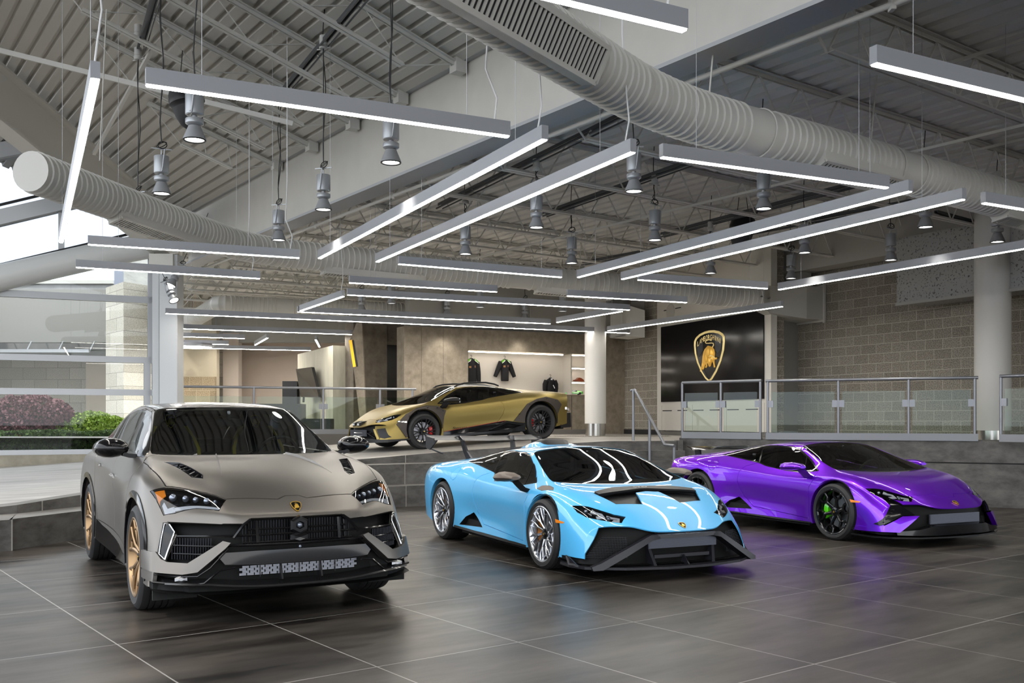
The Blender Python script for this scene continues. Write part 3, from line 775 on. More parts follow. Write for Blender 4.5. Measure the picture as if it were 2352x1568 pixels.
    for y in (-.76,-.5,-.2,0,.2,.5,.76):
        c = .02*abs(y); x = -3.52+.04*abs(y)
        secs.append([(x+.16, y, 1.150+c), (x+.06, y, 1.168+c), (x-.10, y, 1.19+c), (x-.16, y, 1.21+c), (x-.10, y, 1.178+c), (x+.06, y, 1.152+c)])
    loft(b, secs); wg = link('rear_wing', b, GR, root, smooth=60)
    for sg in (1, -1):
        b = B(); prism(b, [(-3.66,sg*.76,1.215),(-3.36,sg*.76,1.19),(-3.34,sg*.76,1.12),(-3.50,sg*.76,1.04),(-3.64,sg*.76,1.06)], (0,sg*.014,0))
        prism(b, [(-3.48,sg*.76,1.045),(-3.64,sg*.76,1.06),(-3.56,sg*.60,.985),(-3.46,sg*.60,.985)], (0,0,.010))
        link('wing_endplate', b, GR, wg)
        b = B(); loft(b, [[(x, sg*y-.012, z), (x+w, sg*y-.012, z), (x+w, sg*y+.012, z), (x, sg*y+.012, z)] for x, y, z, w in ((-3.30,.33,.90,.20),(-3.40,.34,1.02,.13),(-3.46,.36,1.17,.09),(-3.50,.38,1.215,.08),(-3.60,.38,1.20,.06))])
        link('wing_pylon', b, GR, wg)
    t = text_bm('STO', .062, 1.05)
    Mt = Matrix.Translation((.268, 0, .772)) @ Matrix.Rotation(R(90), 4, 'Z') @ Matrix.Rotation(R(6), 4, 'X') @ Matrix.Diagonal((1.35,.7,1,1))
    bmesh.ops.transform(t, matrix=Mt, verts=t.verts); link('hood_lettering', t, mat('lettering light', (.85,.85,.85), .4, emit=(1,1,1), estr=.0), root)
    crest_on(root, S, .462, .085)
    return S
def purple_car(root):
    paint = mat('violet metallic paint', srgb('#6a16cc'), .30, metal=.7, coat=1, coat_rough=.02, tint=(1,.45,1), noise=(900,.12,2))
    S = huracan('tecnica', root, paint, M_BLACKG, mat('green caliper', srgb('#5fe01a'), .3, coat=1), 'hex', M_BLACKG)
    fx = FX(.4)
    # purple fins low at each corner, black blades above
    for name, poly, m, off in (('corner_fin', [(.60,.345),(.565,.345),(.775,.165),(.99,.165),(.99,.205),(.90,.217),(.72,.338)], paint, .035),
                               ('corner_blade', [(.765,.47),(.70,.47),(.66,.42),(.60,.36),(.72,.35),(.90,.235),(.915,.25),(.78,.44)], M_BLACKG, .012)):
        put(name, patch(S, 'x', poly, fx, off=off, depth=.05), m, root, both=True)
    bv = BVHTree.FromBMesh(S)
    for sg in (1, -1):
        for k in range(5):
            y, z = .775+k*.026, .415-k*.034; h = bv.ray_cast(Vector((3, y, z)), Vector((-1, 0, 0)))[0]
            if h: b = B(); box(b, (h.x+.016, sg*y, z), (.02, .035, .006)); link('vent_slat', b, M_BLACKM, root)
    b = B(); box(b, (.925,0,.305), (.02,.80,.11))
    for k in range(12): box(b, (.938, 0, .255+k*.009), (.006,.78,.003))
    link('radiator', b, mat('radiator dark', srgb('#4a4d55'), .4, metal=.8), root)
    put('lower_lip', mirror(patch(S, 'x', [(-.01,.245),(.40,.245),(.56,.20),(.80,.175),(.80,.135),(-.01,.135)], fx, off=.03, depth=.06), True), M_BLACKG, root)
    b = B(); out = [(.30,.955),(.62,.96),(.82,.86),(.98,.60),(1.05,.25),(1.06,0)]
    prism(b, [(x, y, .10) for x, y in out]+[(x, -y, .10) for x, y in out[:-1][::-1]], (0,0,.018)); link('front_splitter', b, M_BLACKG, root)
    b = B(); secs = []
    for y in (-.58,-.56,-.3,0,.3,.56,.58):
        x = -3.30+.05*abs(y); k = .3 if abs(y) > .57 else 1
        secs.append([(x+.14*k, y, .975), (x, y, 1.005), (x-.14*k, y, 1.02), (x, y, .985)])
    loft(b, secs); w = link('rear_wing', b, M_BLACKG, root, smooth=60)
    b = B()
    for sg in (1, -1): prism(b, [(-3.34,sg*.42,.90),(-3.22,sg*.42,.90),(-3.24,sg*.42,.99),(-3.36,sg*.42,.99)], (0,sg*.03,0))
    link('wing_mount', b, M_BLACKM, w)
    b = patch(S, 'z', [(-.14,-.1),(-.14,.70),(-.06,.72),(.03,.45),(.09,.2),(.10,-.1)], lambda c, n: n.z > .1 and c.z > .6, off=-.002, depth=0)
    put('cowl_trim', mirror(patch(S, 'z', [(-.10,.73),(.0,.47),(.055,.25),(.07,-.1),(.02,-.1),(.0,.25),(-.05,.47),(-.13,.70)], lambda c, n: n.z > .1 and c.z > .6, off=.004, depth=.01), True), M_BLACKG, root); b.free()
    crest_on(root, S, .474, .085)
    return S
def gold_car(root):
    paint = mat('matte gold paint', srgb('#8c7b45'), .36, metal=.8, coat=.15, coat_rough=.3)
    BR = mat('dark bronze cladding', srgb('#3f3833'), .45, metal=.2)
    S = huracan('sterrato', root, paint, M_BLACKM, mat('red caliper', srgb('#c81818'), .3, coat=1), 'ten', M_BLACKG, roofm=BR)
    dz = .044; Z = lambda pts: [(x, z+dz) for x, z in pts]
    # arch cladding
    def ring(cx, cz, r, outer):
        inn = circle(cx, cz, r-.02, 24, -8, 188)
        return outer+inn[::-1] if False else outer+inn[::-1]
    F1 = Z([(.385,.20),(.55,.455),(.35,.625),(.12,.722),(-.09,.76),(-.32,.742),(-.485,.655),(-.425,.55)])
    inn = [(0+.375*math.cos(R(a)), .379+.375*math.sin(R(a))) for a in range(190, -26, -8)]
    put('arch_cladding', patch(S, 'y', F1[:7]+[(-.43,.60)]+inn[1:], lambda c, n: c.y > .6, off=.026, depth=.05), BR, root, both=True)
    F2 = Z([(-3.02,.55),(-3.12,.64),(-3.04,.735),(-2.77,.805),(-2.54,.775),(-2.31,.69),(-1.99,.37),(-2.24,.32)])
    inn = [(-2.62+.388*math.cos(R(a)), .389+.388*math.sin(R(a))) for a in range(-8, 196, 8)]
    P = [(-2.24,.364)]+[(-1.99,.41)]+[F2[5],F2[4],F2[3],F2[2],F2[1],(-3.01,.50)]+inn[::-1]
    put('arch_cladding', patch(S, 'y', P, lambda c, n: c.y > .6, off=.026, depth=.05), BR, root, both=True)
    b = B()
    for sg in (1, -1):
        for x, z in ((.30,.60),(.08,.70),(-.10,.735),(-.30,.725),(-.42,.66),(-2.36,.68),(-2.56,.75),(-2.77,.78),(-2.98,.73),(-2.12,.50),(.46,.40)):
            cyl(b, (x, sg*.90, z+dz), (x, sg*(.972 if x < -.5 else .955), z+dz), .009, 8)
    link('cladding_bolts', b, M_BLACKM, root)
    put('skirt_line', patch(S, 'y', [(-.42,.300),(-.42,.308),(-1.80,.436),(-1.80,.428)], lambda c, n: c.y > .6, off=.003, depth=.006), mat('red pinstripe', srgb('#9c2a22'), .4), root, both=True)
    b = B()
    for sg in (1, -1):
        loft(b, [[(x, sg*.90, .20), (x, sg*w, .20), (x, sg*w, h), (x, sg*.90, h+.02)] for x, w, h in ((-.42,.95,.235),(-1.3,.985,.245),(-1.9,.985,.265),(-2.22,.97,.33))])
        loft(b, [[(x, sg*.86, z0), (x, sg*.965, z0), (x, sg*.965, z1), (x, sg*.86, z1)] for x, z0, z1 in ((-1.42,.27,.28),(-1.80,.38,.425),(-2.22,.30,.36))])
    link('rocker_blade', b, M_BLACKG, root)
    # bumper: gold corner scoop, dark mouth
    put('corner_scoop', patch(S, 'x', [(.66,.43),(.80,.44),(.905,.27),(.84,.25),(.76,.27)], FX(.4), off=.006, depth=.02), M_BLACKM, root, both=True)
    put('scoop_frame', patch(S, 'x', [(.60,.43),(.645,.43),(.765,.25),(.72,.24)], FX(.4), off=.014, depth=.02), paint, root, both=True)
    b = B()
    for z, y in ((.36,.50),(.30,.55)):
        tube(b, [(.99-.35*(k/6*y)**2-.02, s_*k/6*y, z) for s_, ks in ((-1, range(6, 0, -1)), (1, range(0, 7))) for k in ks], .010, 6)
    for sg in (1, -1): bar(b, (.93,sg*.40,.36), (.86,sg*.60,.26), .02, .02)
    link('mouth_bars', b, M_BLACKG, root)
    put('skid_lip', mirror(patch(S, 'x', [(-.01,.255),(.60,.255),(.72,.235),(.99,.225),(.99,.17),(-.01,.17)], FX(.3), off=.02, depth=.06), True), M_BLACKM, root)
    b = B(); box(b, (.95,0,.36), (.02,.8,.12)); link('radiator', b, mat('radiator dark', srgb('#4a4d55'), .4, metal=.8), root)
    for sg in (1, -1):
        b = B(); loft(b, [[(x, sg*.115-w, z-h), (x, sg*.115+w, z-h), (x, sg*.115+w, z+h), (x, sg*.115-w, z+h)] for x, w, h, z in ((.80,.04,.015,.57),(.92,.062,.03,.545),(.985,.062,.028,.525),(.99,.055,.022,.524))])
        fl = link('fog_lamp', b, M_BLACKM, root)
        b = B(); box(b, (.992, sg*.115, .524), (.006,.09,.034)); link('fog_lens', b, M_WHITE, fl)
    # roof rails and ski scoop
    for sg in (1, -1):
        b = B(); tube(b, [(-.93,sg*.47,1.145),(-1.0,sg*.47,1.185),(-1.15,sg*.47,1.212),(-1.4,sg*.47,1.218),(-1.65,sg*.46,1.208),(-1.85,sg*.45,1.17),(-1.95,sg*.45,1.13)], .017, 8)
        link('roof_rail', b, M_BLACKM, root, smooth=50)
    b = B(); secs = []
    for x, w, h0 in ((-1.45,.24,.03),(-1.50,.25,.065),(-1.8,.22,.06),(-2.2,.14,.04),(-2.5,.06,.02)):
        zb = 1.18-(max(0, -x-1.3)**1.5)*.13
        secs.append([(x, -w, zb-.03), (x, -w*.6, zb+h0*.7), (x, w*.6, zb+h0*.7), (x, w, zb-.03)])
    loft(b, secs); link('roof_scoop', b, M_BLACKM, root, smooth=50)
    # tail
    b = B()
    for sg in (1, -1):
        bar(b, (-3.36,sg*.86,.56),(-3.22,sg*.97,.60), .03, .05)
    link('rear_marker', b, M_CHROME, root)
    b = B(); loft(b, [[(x, -w, .20), (x, w, .20), (x, w, .50), (x, -w, .50)] for x, w in ((-3.10,.93),(-3.40,.86),(-3.47,.78))]); bevel(b, .02, 2); link('rear_diffuser', b, M_BLACKM, root)
    t = text_bm('Sterrato', .085, 1.0)
    Mt = Matrix.Translation((-.76,.935,.335)) @ Matrix.Rotation(R(180), 4, 'Z') @ Matrix.Rotation(R(90), 4, 'X') @ Matrix(((1.1,.25,0,0),(0,.8,0,0),(0,0,1,0),(0,0,0,1)))
    bmesh.ops.transform(t, matrix=Mt, verts=t.verts); link('door_lettering', t, M_DARK, root)
    crest_on(root, S, .53, .085)
    return S
def urus_car(root):
    paint = mat('matte grey metallic paint', srgb('#6f6b66'), .36, metal=.8, coat=.12, coat_rough=.35)
    bronze = mat('bronze rim', srgb('#94795a'), .34, metal=.85)
    S = build_cage(U_L, U_F, U_R, U_CR, u_tag); S.normal_update(); S0 = S.copy()
    sd = lambda c, n: c.y > .5
    arF, arR = (0, .40, .445), (-3.006, .40, .445)
    for c in (arF, arR): cut(S, 'y', circle(*c, n=44), lambda c, n: c.y > .6, 40)
    fdoor = [(-.37,1.085),(-.33,1.0),(-.44,.86),(-.50,.60),(-.50,.40),(-1.52,.44),(-1.52,1.13),(-1.52,1.50),(-1.35,1.51),(-1.05,1.42),(-.78,1.29),(-.55,1.145)]
    rdoor = [(-1.52,.44),(-2.42,.46),(-2.62,.75),(-2.60,1.0),(-2.72,1.14),(-2.60,1.40),(-2.2,1.50),(-1.8,1.53),(-1.52,1.50)]
    cut(S, 'y', fdoor, sd, 5); cut(S, 'y', rdoor, sd, 20)
    fr = [(-.56,1.125),(-.90,1.13),(-1.5,1.14),(-2.2,1.155),(-2.8,1.175),(-3.35,1.20),(-3.30,1.26),(-2.9,1.40),(-2.55,1.475),(-2.1,1.515),(-1.7,1.515),(-1.42,1.49),(-1.18,1.41),(-.85,1.27)]
    cut(S, 'y', fr, sd, 19)
    g1 = [(-.70,1.15),(-.95,1.155),(-1.47,1.165),(-1.47,1.475),(-1.25,1.41),(-.95,1.29)]
    g2 = [(-1.56,1.165),(-2.2,1.18),(-2.62,1.19),(-2.62,1.43),(-2.2,1.49),(-1.7,1.495),(-1.56,1.485)]
    g3 = [(-2.68,1.195),(-3.25,1.215),(-3.22,1.25),(-2.9,1.37),(-2.68,1.42)]
    for g in (g1, g2, g3): cut(S, 'y', g, sd, 6)
    cut(S, 'z', [(.305,.915),(.37,.83),(.722,.472),(.785,.535),(.68,.665),(.60,.80),(.545,.865)], lambda c, n: c.z > .7 and c.x > .2, 8)
    for f in cut(S, 'z', [(-.42,-.1),(-.42,.50),(-.60,.78),(-.36,.862),(.0,.86),(.36,.82),(.718,.472),(.775,.11),(.745,.05),(.745,-.1)], lambda c, n: n.z > .15 and c.z > .7):
        if f.material_index == 0: f.material_index = 4
    cut(S, 'z', [(-.13,.74),(-.05,.645),(.345,.555),(.405,.568),(.355,.63)], lambda c, n: n.z > .2 and c.z > .7, 11)
    cut(S, 'z', [(-1.30,-.1),(-1.33,.60),(-3.2,.60),(-3.2,-.1)], lambda c, n: n.z > .2 and c.z > 1.3, 16)
    cut(S, 'z', [(-3.25,-.1),(-3.25,.56),(-3.92,.56),(-3.92,-.1)], lambda c, n: n.z > .1 and c.z > 1.15, 21)
    cut(S, 'y', [(-2.50,.26),(-.49,.26),(-.49,.40),(-.60,.34),(-2.2,.42),(-2.50,.46)], lambda c, n: c.y > .6, 15)
    # mouth of the bumper, everything below the crease
    op = [(-.1,.728),(.335,.728),(.39,.692),(.845,.702),(.80,.62),(.885,.44),(.892,.42),(.96,.40),(.99,.385),(1.05,.38),(1.05,.1),(-.1,.1)]
    for f in S.faces:
        if f.material_index == 1: f.material_index = 0
    cut(S, 'x', op, lambda c, n: c.x > .45 and not (c.y > .9 and c.x < .55), 14)
    def piece(t, name, m, both=True, g=True, fn=None, label=None):
        b = take(S, t)
        if not b.faces: b.free(); return None
        if not both: b = mirror(b, True)
        if fn: b = fn(b) or b
        elif g: groove(b, .0048, .014)
        return put(name, b, m, root, both=both, label=label)
    b = take(S, (0, 2)); b = mirror(b, True); groove(b, .0048, .014); es = []
    for e in b.edges:
        if e.is_boundary:
            c = (e.verts[0].co+e.verts[1].co)/2
            for (cx, cz, r) in (arF, arR):
                if abs(math.hypot(c.x-cx, c.z-cz)-r) < .03 and abs(c.y) > .6: es.append(e); break
    r_ = bmesh.ops.extrude_edge_only(b, edges=es)
    for v in [g for g in r_['geom'] if isinstance(g, bmesh.types.BMVert)]: v.co.y -= math.copysign(.05, v.co.y)
    put('body_shell', b, paint, root)
    d1 = piece(5, 'door', paint); d2 = piece(20, 'door', paint)
    piece(4, 'hood', paint, both=False)
    piece(16, 'roof_panel', M_CARBON, both=False, label='glossy black roof panel')
    piece(21, 'rear_window', M_GLASSD, both=False, g=False, fn=lambda b: b)
    piece(3, 'windshield', M_GLASSD, both=False, g=False, fn=lambda b: b)
    piece(6, 'side_window', M_GLASSS, g=False, fn=lambda b: b)
    piece(19, 'window_frame', M_BLACKG, g=False, fn=lambda b: b)
    piece(15, 'side_skirt', M_BLACKG, g=False, fn=lambda b: shell(b, .02))
    piece(14, 'front_grille', M_GRILLE, both=False, g=False, fn=lambda b: cup(b, (-.12,0,0)))
    piece(11, 'hood_vent', M_BLACKG, g=False, fn=lambda b: cup(b, (.02,0,-.04)))
    # wheel arch trim
    for (cx, cz, r) in (arF, arR):
        P = circle(cx, cz, r+.05, 24, -14, 194); Q = circle(cx, cz, r-.003, 24, -14, 194)
        put('arch_trim', patch(S0, 'y', P+Q[::-1], lambda c, n: c.y > .6, off=.006, depth=.03), M_BLACKG, root, both=True)
    FXu = FX(.45)
    # painted wing blades at the corners
    arm = [(.892,.452),(.86,.435),(.745,.43),(.525,.578),(.478,.565),(.51,.53),(.69,.372),(.78,.355),(.93,.362),(.99,.385),(.99,.50),(.92,.50)]
    put('bumper_blade', patch(S0, 'x', arm, FXu, off=.03, depth=.07), paint, root, both=True)
    put('bumper_corner', patch(S0, 'x', [(.90,.50),(.93,.47),(.955,.30),(1.02,.30),(1.02,.50)], lambda c, n: c.x > .40, off=.008, depth=.03), paint, root, both=True)
    slit = [(.845,.702),(.815,.64),(.885,.455),(.925,.49),(.90,.60),(.875,.70)]
    put('corner_slit', patch(S0, 'x', slit, FXu, off=.004, depth=.02), M_BLACKG, root, both=True)
    b = B()
    bv = BVHTree.FromBMesh(S0)
    def SP(y, z, off=0):
        s = abs(y); h = bv.ray_cast(Vector((3, s, z)), Vector((-1, 0, 0)))
        x = h[0].x if h[0] else .6
        return Vector((x+off, y, z))
    b.free()
    for sg in (1, -1):
        b = B(); tube(b, [SP(sg*y, z, .012) for y, z in ((.84,.69),(.815,.64),(.85,.55),(.885,.455))], .007, 6)
        tube(b, [SP(sg*y, z, .012) for y, z in ((.885,.455),(.915,.49),(.895,.60),(.868,.695),(.84,.69))], .005, 6); link('slit_rim', b, M_CHROME, root, smooth=60)
    # grille slats across the whole mouth
    b = B()
    for z0, z1, w, r in ((.655,.655,.36,.007),(.618,.61,.80,.009),(.565,.565,.40,.007),(.545,.548,.50,.010)):
        n = 14; tube(b, [SP(-w+2*w*k/n, z0+(z1-z0)*abs(-1+2*k/n), -.005) for k in range(n+1)], r, 6)
    for sg in (1, -1):
        tube(b, [SP(sg*y, z, .004) for y, z in ((.34,.722),(.392,.686),(.46,.60))], .012, 6)
        for zz in (.545, .49): tube(b, [SP(sg*y, zz+.02*(y-.6), -.01) for y in (.56,.70,.83)], .005, 6)
        bar(b, SP(sg*.30,.71,-.01), SP(sg*.30,.56,-.01), .02, .03)
        bar(b, SP(sg*.35,.71,-.03), SP(sg*.35,.56,-.03), .01, .03)
    link('grille_slats', b, M_BLACKG, root, smooth=40)
    for sg in (1, -1):
        b = B()
        for k in range(16):
            y = .60+k*.0155; p = SP(sg*y, .52, -.045); box(b, (p.x, p.y, .525), (.02, .006, .15))
        link('grille_mesh', b, mat('grille fins', srgb('#2a2b31'), .35, metal=.5), root)
    b = B()
    for k in range(40): box(b, (.875, -.39+k*.02, .63), (.01, .004, .16))
    link('grille_mesh', b, mat('grille fins', srgb('#2a2b31'), .35, metal=.5), root)
    # camera hexagon
    b = B()
    lathe(b, [(0,.015),(.022,.02),(.03,.034),(.052,.034),(.066,.018),(.07,0),(0,0)], 6, Matrix.Translation(SP(0,.672,-.005)) @ Matrix.Rotation(R(90), 4, 'Y') @ Matrix.Diagonal((1,1.15,1,1)))
    lathe(b, [(0,.012),(.04,.016),(.062,.005),(.066,0),(0,0)], 6, Matrix.Translation(SP(0,.585,-.008)) @ Matrix.Rotation(R(90), 4, 'Y') @ Matrix.Diagonal((.6,1.15,1,1)))
    cm = link('front_camera', b, M_BLACKG, root)
    b = B(); bmesh.ops.create_uvsphere(b, u_segments=16, v_segments=10, radius=.020, matrix=Matrix.Translation(SP(0,.672,.012))); bmesh.ops.create_uvsphere(b, u_segments=12, v_segments=8, radius=.011, matrix=Matrix.Translation(SP(0,.520,.0)))
    link('camera_lens', b, M_PROJ, cm, smooth=True)
    # glossy cross panel, radiator, dividers
    put('bumper_bar', mirror(patch(S0, 'x', [(-.01,.507),(.30,.507),(.53,.500),(.56,.47),(.52,.42),(.30,.41),(-.01,.41)], FXu, off=.012, depth=.05), True), M_BLACKG, root)
    b = B()
    for z in [.338+k*.0085 for k in range(8)]:
        for k in range(16):
            y0 = -.42+k*.0533+(.02 if int(z*1000) % 2 else 0); bar(b, SP(y0, z, -.03), SP(y0+.045, z, -.03), .004, .0045)
    link('radiator_mesh', b, mat('radiator silver', srgb('#b9bcc6'), .35, metal=.7), root)
    for y in (-.14, .15): b = B(); prism(b, [SP(y,.405,-.02), SP(y,.30,.03), SP(y,.29,-.06), SP(y,.405,-.06)], (0,.012,0)); link('lower_fin', b, M_BLACKM, root)
    for y in (-.28, 0, .27): b = B(); bar(b, SP(y,.40,-.02), SP(y,.32,-.02), .005, .005); link('radiator_rod', b, M_BLACKM, root)
    b = B()
    n = 20; secs = []
    for k in range(n+1):
        y = -.90+1.8*k/n; z = .285-.03*(1-min(1, abs(y)/.6)**3)+(.03 if abs(y) > .6 else 0)*(abs(y)-.6)
        p = SP(y, .28, 0); secs.append([(p.x-.10, y, z+.03), (p.x+.035, y, z+.012), (p.x+.045, y, z), (p.x-.08, y, z-.012)])
    loft(b, secs); link('front_lip', b, M_CARBON, root, smooth=40)
    for sg in (1, -1):
        b = B()
        tube(b, [SP(sg*y, z, .02) for y, z in ((.95,.355),(.80,.345),(.70,.345),(.62,.40),(.50,.53))], .006, 6)
        tube(b, [SP(sg*y, z, .03) for y, z in ((.96,.30),(.75,.285),(.66,.30),(.56,.385),(.46,.40))], .008, 6)
        sm = link('lower_strake', b, M_CHROME if False else M_BLACKG, root, smooth=50)
        b = B(); M = Matrix.Translation(SP(sg*.80,.328,.02)) @ Matrix.Rotation(R(90), 4, 'Y') @ Matrix.Rotation(R(0), 4, 'Z')
        lathe(b, [(0,.012),(.012,.012),(.02,.008),(.03,0),(0,0)], 6, M @ Matrix.Diagonal((.8,1.6,1,1))); link('parking_sensor', b, M_ALU, sm)
    for sg in (1, -1): b = B(); box(b, (.60, sg*.80, .22), (.03, .30, .12)); link('air_deflector', b, M_DARK, root)
    # hood ribs and vent frames
    b = B()
    up = lambda x, y: (bv.ray_cast(Vector((x, abs(y), 3)), Vector((0, 0, -1)))[0].z)
    for sg in (1, -1): loft(b, [[(x-.0, sg*(y-.010), up(x,y)-.01), (x, sg*y, up(x,y)+h), (x, sg*(y+.012), up(x,y)-.01)] for x, y, h in ((-.40,.29,.012),(-.2,.325,.022),(.1,.375,.018),(.40,.425,.002))])
    link('hood_rib', b, paint, root)
    for sg in (1, -1):
        for k in range(6):
            b = B(); t = k/5; x0 = -.05+.36*t; bar(b, (x0, sg*(.64-.06*t), up(x0,.64-.06*t)-.008), (x0+.02+.03*t, sg*(.715-.10*t), up(x0+.03,.715-.10*t)-.01), .012, .006)
            link('vent_fin', b, M_BLACKG, root)
    # lamps
    b = take(S, 8); cup(b, (-.035,-.01,-.02)); hl = put('headlight', b, M_BLACKG, root, both=True)
    b = take(S, 8); put('headlight_lens', mirror(b.copy(), False), M_LENS, hl[1]); put('headlight_lens', b, M_LENS, hl[0])
    lf = lambda c, n: c.x > .2 and c.z > .7
    for k, poly in enumerate(([(.585,.80),(.67,.675),(.765,.545),(.775,.53),(.765,.525),(.66,.66),(.575,.782),(.555,.81)], [(.555,.80),(.59,.80),(.545,.862),(.48,.87),(.47,.855),(.53,.84)])):
        b = patch(S0, 'z', poly, lf, off=-.010, depth=.008); b2 = mirror(b, False); put('daytime_lamp', b, M_WHITE, hl[0]); put('daytime_lamp', b2, M_WHITE, hl[1])
    b = patch(S0, 'z', [(.335,.895),(.385,.835),(.44,.835),(.44,.875),(.47,.885)], lf, off=-.008, depth=.006); b2 = mirror(b, False)
    put('turn_signal', b, M_AMBER, hl[0]); put('turn_signal', b2, M_AMBER, hl[1])
    for i in (0, 1):
        sg = 1-2*i; b = B()
        for (x, y, z, r) in ((.50,.79,.865,.028),(.565,.715,.858,.024),(.62,.655,.852,.022),(.675,.59,.845,.024),(.715,.54,.838,.016)):
            bmesh.ops.create_uvsphere(b, u_segments=14, v_segments=8, radius=r, matrix=Matrix.Translation((x-.02, y*sg, z)))
        link('projector', b, M_PROJ, hl[i], smooth=True)
    # handles, mirrors
    for dd, x, z in ((d1, -1.40, .93), (d2, -2.28, .985)):
        for o, sg in zip(dd, (1, -1)):
            yy = .945 if x > -2 else .95
            b = B(); box(b, (x, sg*(yy+.002), z), (.16, .02, .045)); box(b, (x-.01, sg*(yy+.025), z+.012), (.17, .018, .028)); bevel(b, .008, 2); link('door_handle', b, M_CHROME, o)
    for sg in (1, -1):
        b = B(); secs = []
        for x, hw, hh, zc in ((-.66,.06,.03,1.195),(-.69,.115,.065,1.195),(-.76,.135,.085,1.192),(-.86,.14,.09,1.188),(-.885,.13,.083,1.188)):
            secs.append([(x, sg*(1.045+hw*math.cos(t)), zc+hh*math.sin(t)*(1 if math.sin(t) > 0 else .85)) for t in [k*PI/8 for k in range(16)]])
        loft(b, secs); m1 = link('side_mirror', b, M_BLACKG, root, smooth=50)
        b = B(); loft(b, [[(x, sg*y, z) for x, z in ((-.70,zz+.015),(-.80,zz+.015),(-.80,zz-.02),(-.70,zz-.02))] for y, zz in ((.86,1.13),(.92,1.135),(.97,1.15))]); link('mirror_arm', b, M_BLACKG, m1)
        b = B(); box(b, (-.886, sg*1.045, 1.19), (.004,.19,.11)); link('mirror_glass', b, M_CHROME, m1)
    # underbody and wheel wells
    b = B()
    loft(b, [[(x, -w, .22), (x, w, .22), (x, w, .42), (x, -w, .42)] for x, w in ((-3.85,.85),(-3.5,.66),(-2.5,.66),(-2.45,.92),(-.52,.92),(-.48,.62),(.46,.62),(.50,.86),(.78,.74))])
    for sg in (1, -1):
        for (cx, cz, r) in (arF, arR):
            pr = [(cx+(r+.012)*math.cos(R(a)), cz+(r+.012)*math.sin(R(a))) for a in range(-20, 201, 10)]
            for (x0, z0), (x1, z1) in zip(pr, pr[1:]):
                b.faces.new([b.verts.new((x, sg*y, z)) for x, y, z in ((x0,.97,z0),(x1,.97,z1),(x1,.62,z1),(x0,.62,z0))])
            prism(b, [(x, sg*.62, z) for x, z in pr], (0, sg*-.01, 0))
    link('underbody', b, M_DARK, root)
    # cabin
    b = B(); loft(b, [[(x, -w, z0), (x, w, z0), (x, w*.92, z1), (x, -w*.92, z1)] for x, w, z0, z1 in ((-.42,.70,.8,1.10),(-.60,.80,.8,1.135),(-.85,.82,.75,1.12),(-1.0,.80,.7,1.0))])
    box(b, (-1.5,0,.75), (1.3,.26,.3)); box(b, (-2.0,0,.5), (3.0,1.7,.06)); box(b, (-3.25,0,1.0), (.9,1.5,.24))
    link('dashboard', b, M_LEATHER, root)
    for y in (.40, -.40):
        s = make_seat(root, -1.62, y, .74, M_LEATHER, .98)
        for sg in (1, -1):
            b = B(); secs = []
            for t, dx, wd in ((.10,-.02,.235),(.42,-.105,.235),(.53,-.16,.20),(.64,-.20,.135)): secs.append([(-1.62+dx+.045, y+sg*wd-.014, .74+t*.98), (-1.62+dx+.052, y+sg*wd+.014, .74+t*.98), (-1.62+dx-.02, y+sg*wd+.014, .74+t*.98), (-1.62+dx-.02, y+sg*wd-.014, .74+t*.98)])
            loft(b, secs); link('seat_piping', b, M_YELLOW, s)
    b = B(); box(b, (-2.55,0,.95), (.2,1.3,.55)); bevel(b, .05, 2)
    link('rear_bench', b, M_LEATHER, root)
    for y in (.40, -.40):
        s = .12; M = Matrix.Translation((-1.80,y,1.41)) @ Matrix.Rotation(R(-14), 4, 'Y') @ Matrix.Rotation(R(90), 4, 'Z') @ Matrix.Scale(-1, 4, (0,1,0))
        b = B(); o = crest_outline(1.0); tube(b, [M @ Vector((x*s, .004, z*s)) for x, z in o], .0035, 5, closed=True)
        prism(b, [(x*s*1.3, .002, z*s*1.3) for x, z in BULL[0]], (0,.004,0), M); link('seat_crest', b, M_YELLOW, root)
    b = B(); Mw = Matrix.Translation((-1.02,.40,1.10)) @ Matrix.Rotation(R(-66), 4, 'Y')
    tube(b, [Mw @ Vector((.185*math.cos(t), .185*math.sin(t), 0)) for t in [k*2*PI/28 for k in range(28)]], .018, 8, closed=True); bar(b, Mw @ Vector((0,-.18,0)), Mw @ Vector((0,.18,0)), .04, .02)
    link('steering_wheel', b, M_LEATHER, root, smooth=40)
    b = B(); box(b, (-1.17,0,1.40), (.035,.25,.07)); bevel(b, .015, 2); cyl(b, (-1.16,0,1.42), (-1.20,0,1.50), .014); link('rear_view_mirror', b, mat('mirror casing', srgb('#3b444a'), .4), root)
    crest_on(root, S0, .79, .10)
    for sg in (1, -1):
        for x in (0, -3.006):
            make_wheel(root, (x, sg*(.99-.1425), .393), sg, .393, .293, .285, 'urus', bronze, mat('amber caliper', srgb('#d9831c'), .3, coat=1), 180 if x == 0 else 0, M_BLACKG)
    return S0
# ---------------------------------------------------------------- frame of reference of the building
U1 = Vector((math.sin(R(63)), math.cos(R(63)), 0)); U2 = Vector((-math.cos(R(63)), math.sin(R(63)), 0))
T1 = Vector((.806, .592, 0)); T2 = Vector((-.583, .812, 0))
UP = Vector((0, 0, 1))
def nodes(m): return m.node_tree, m.node_tree.nodes['Principled BSDF']
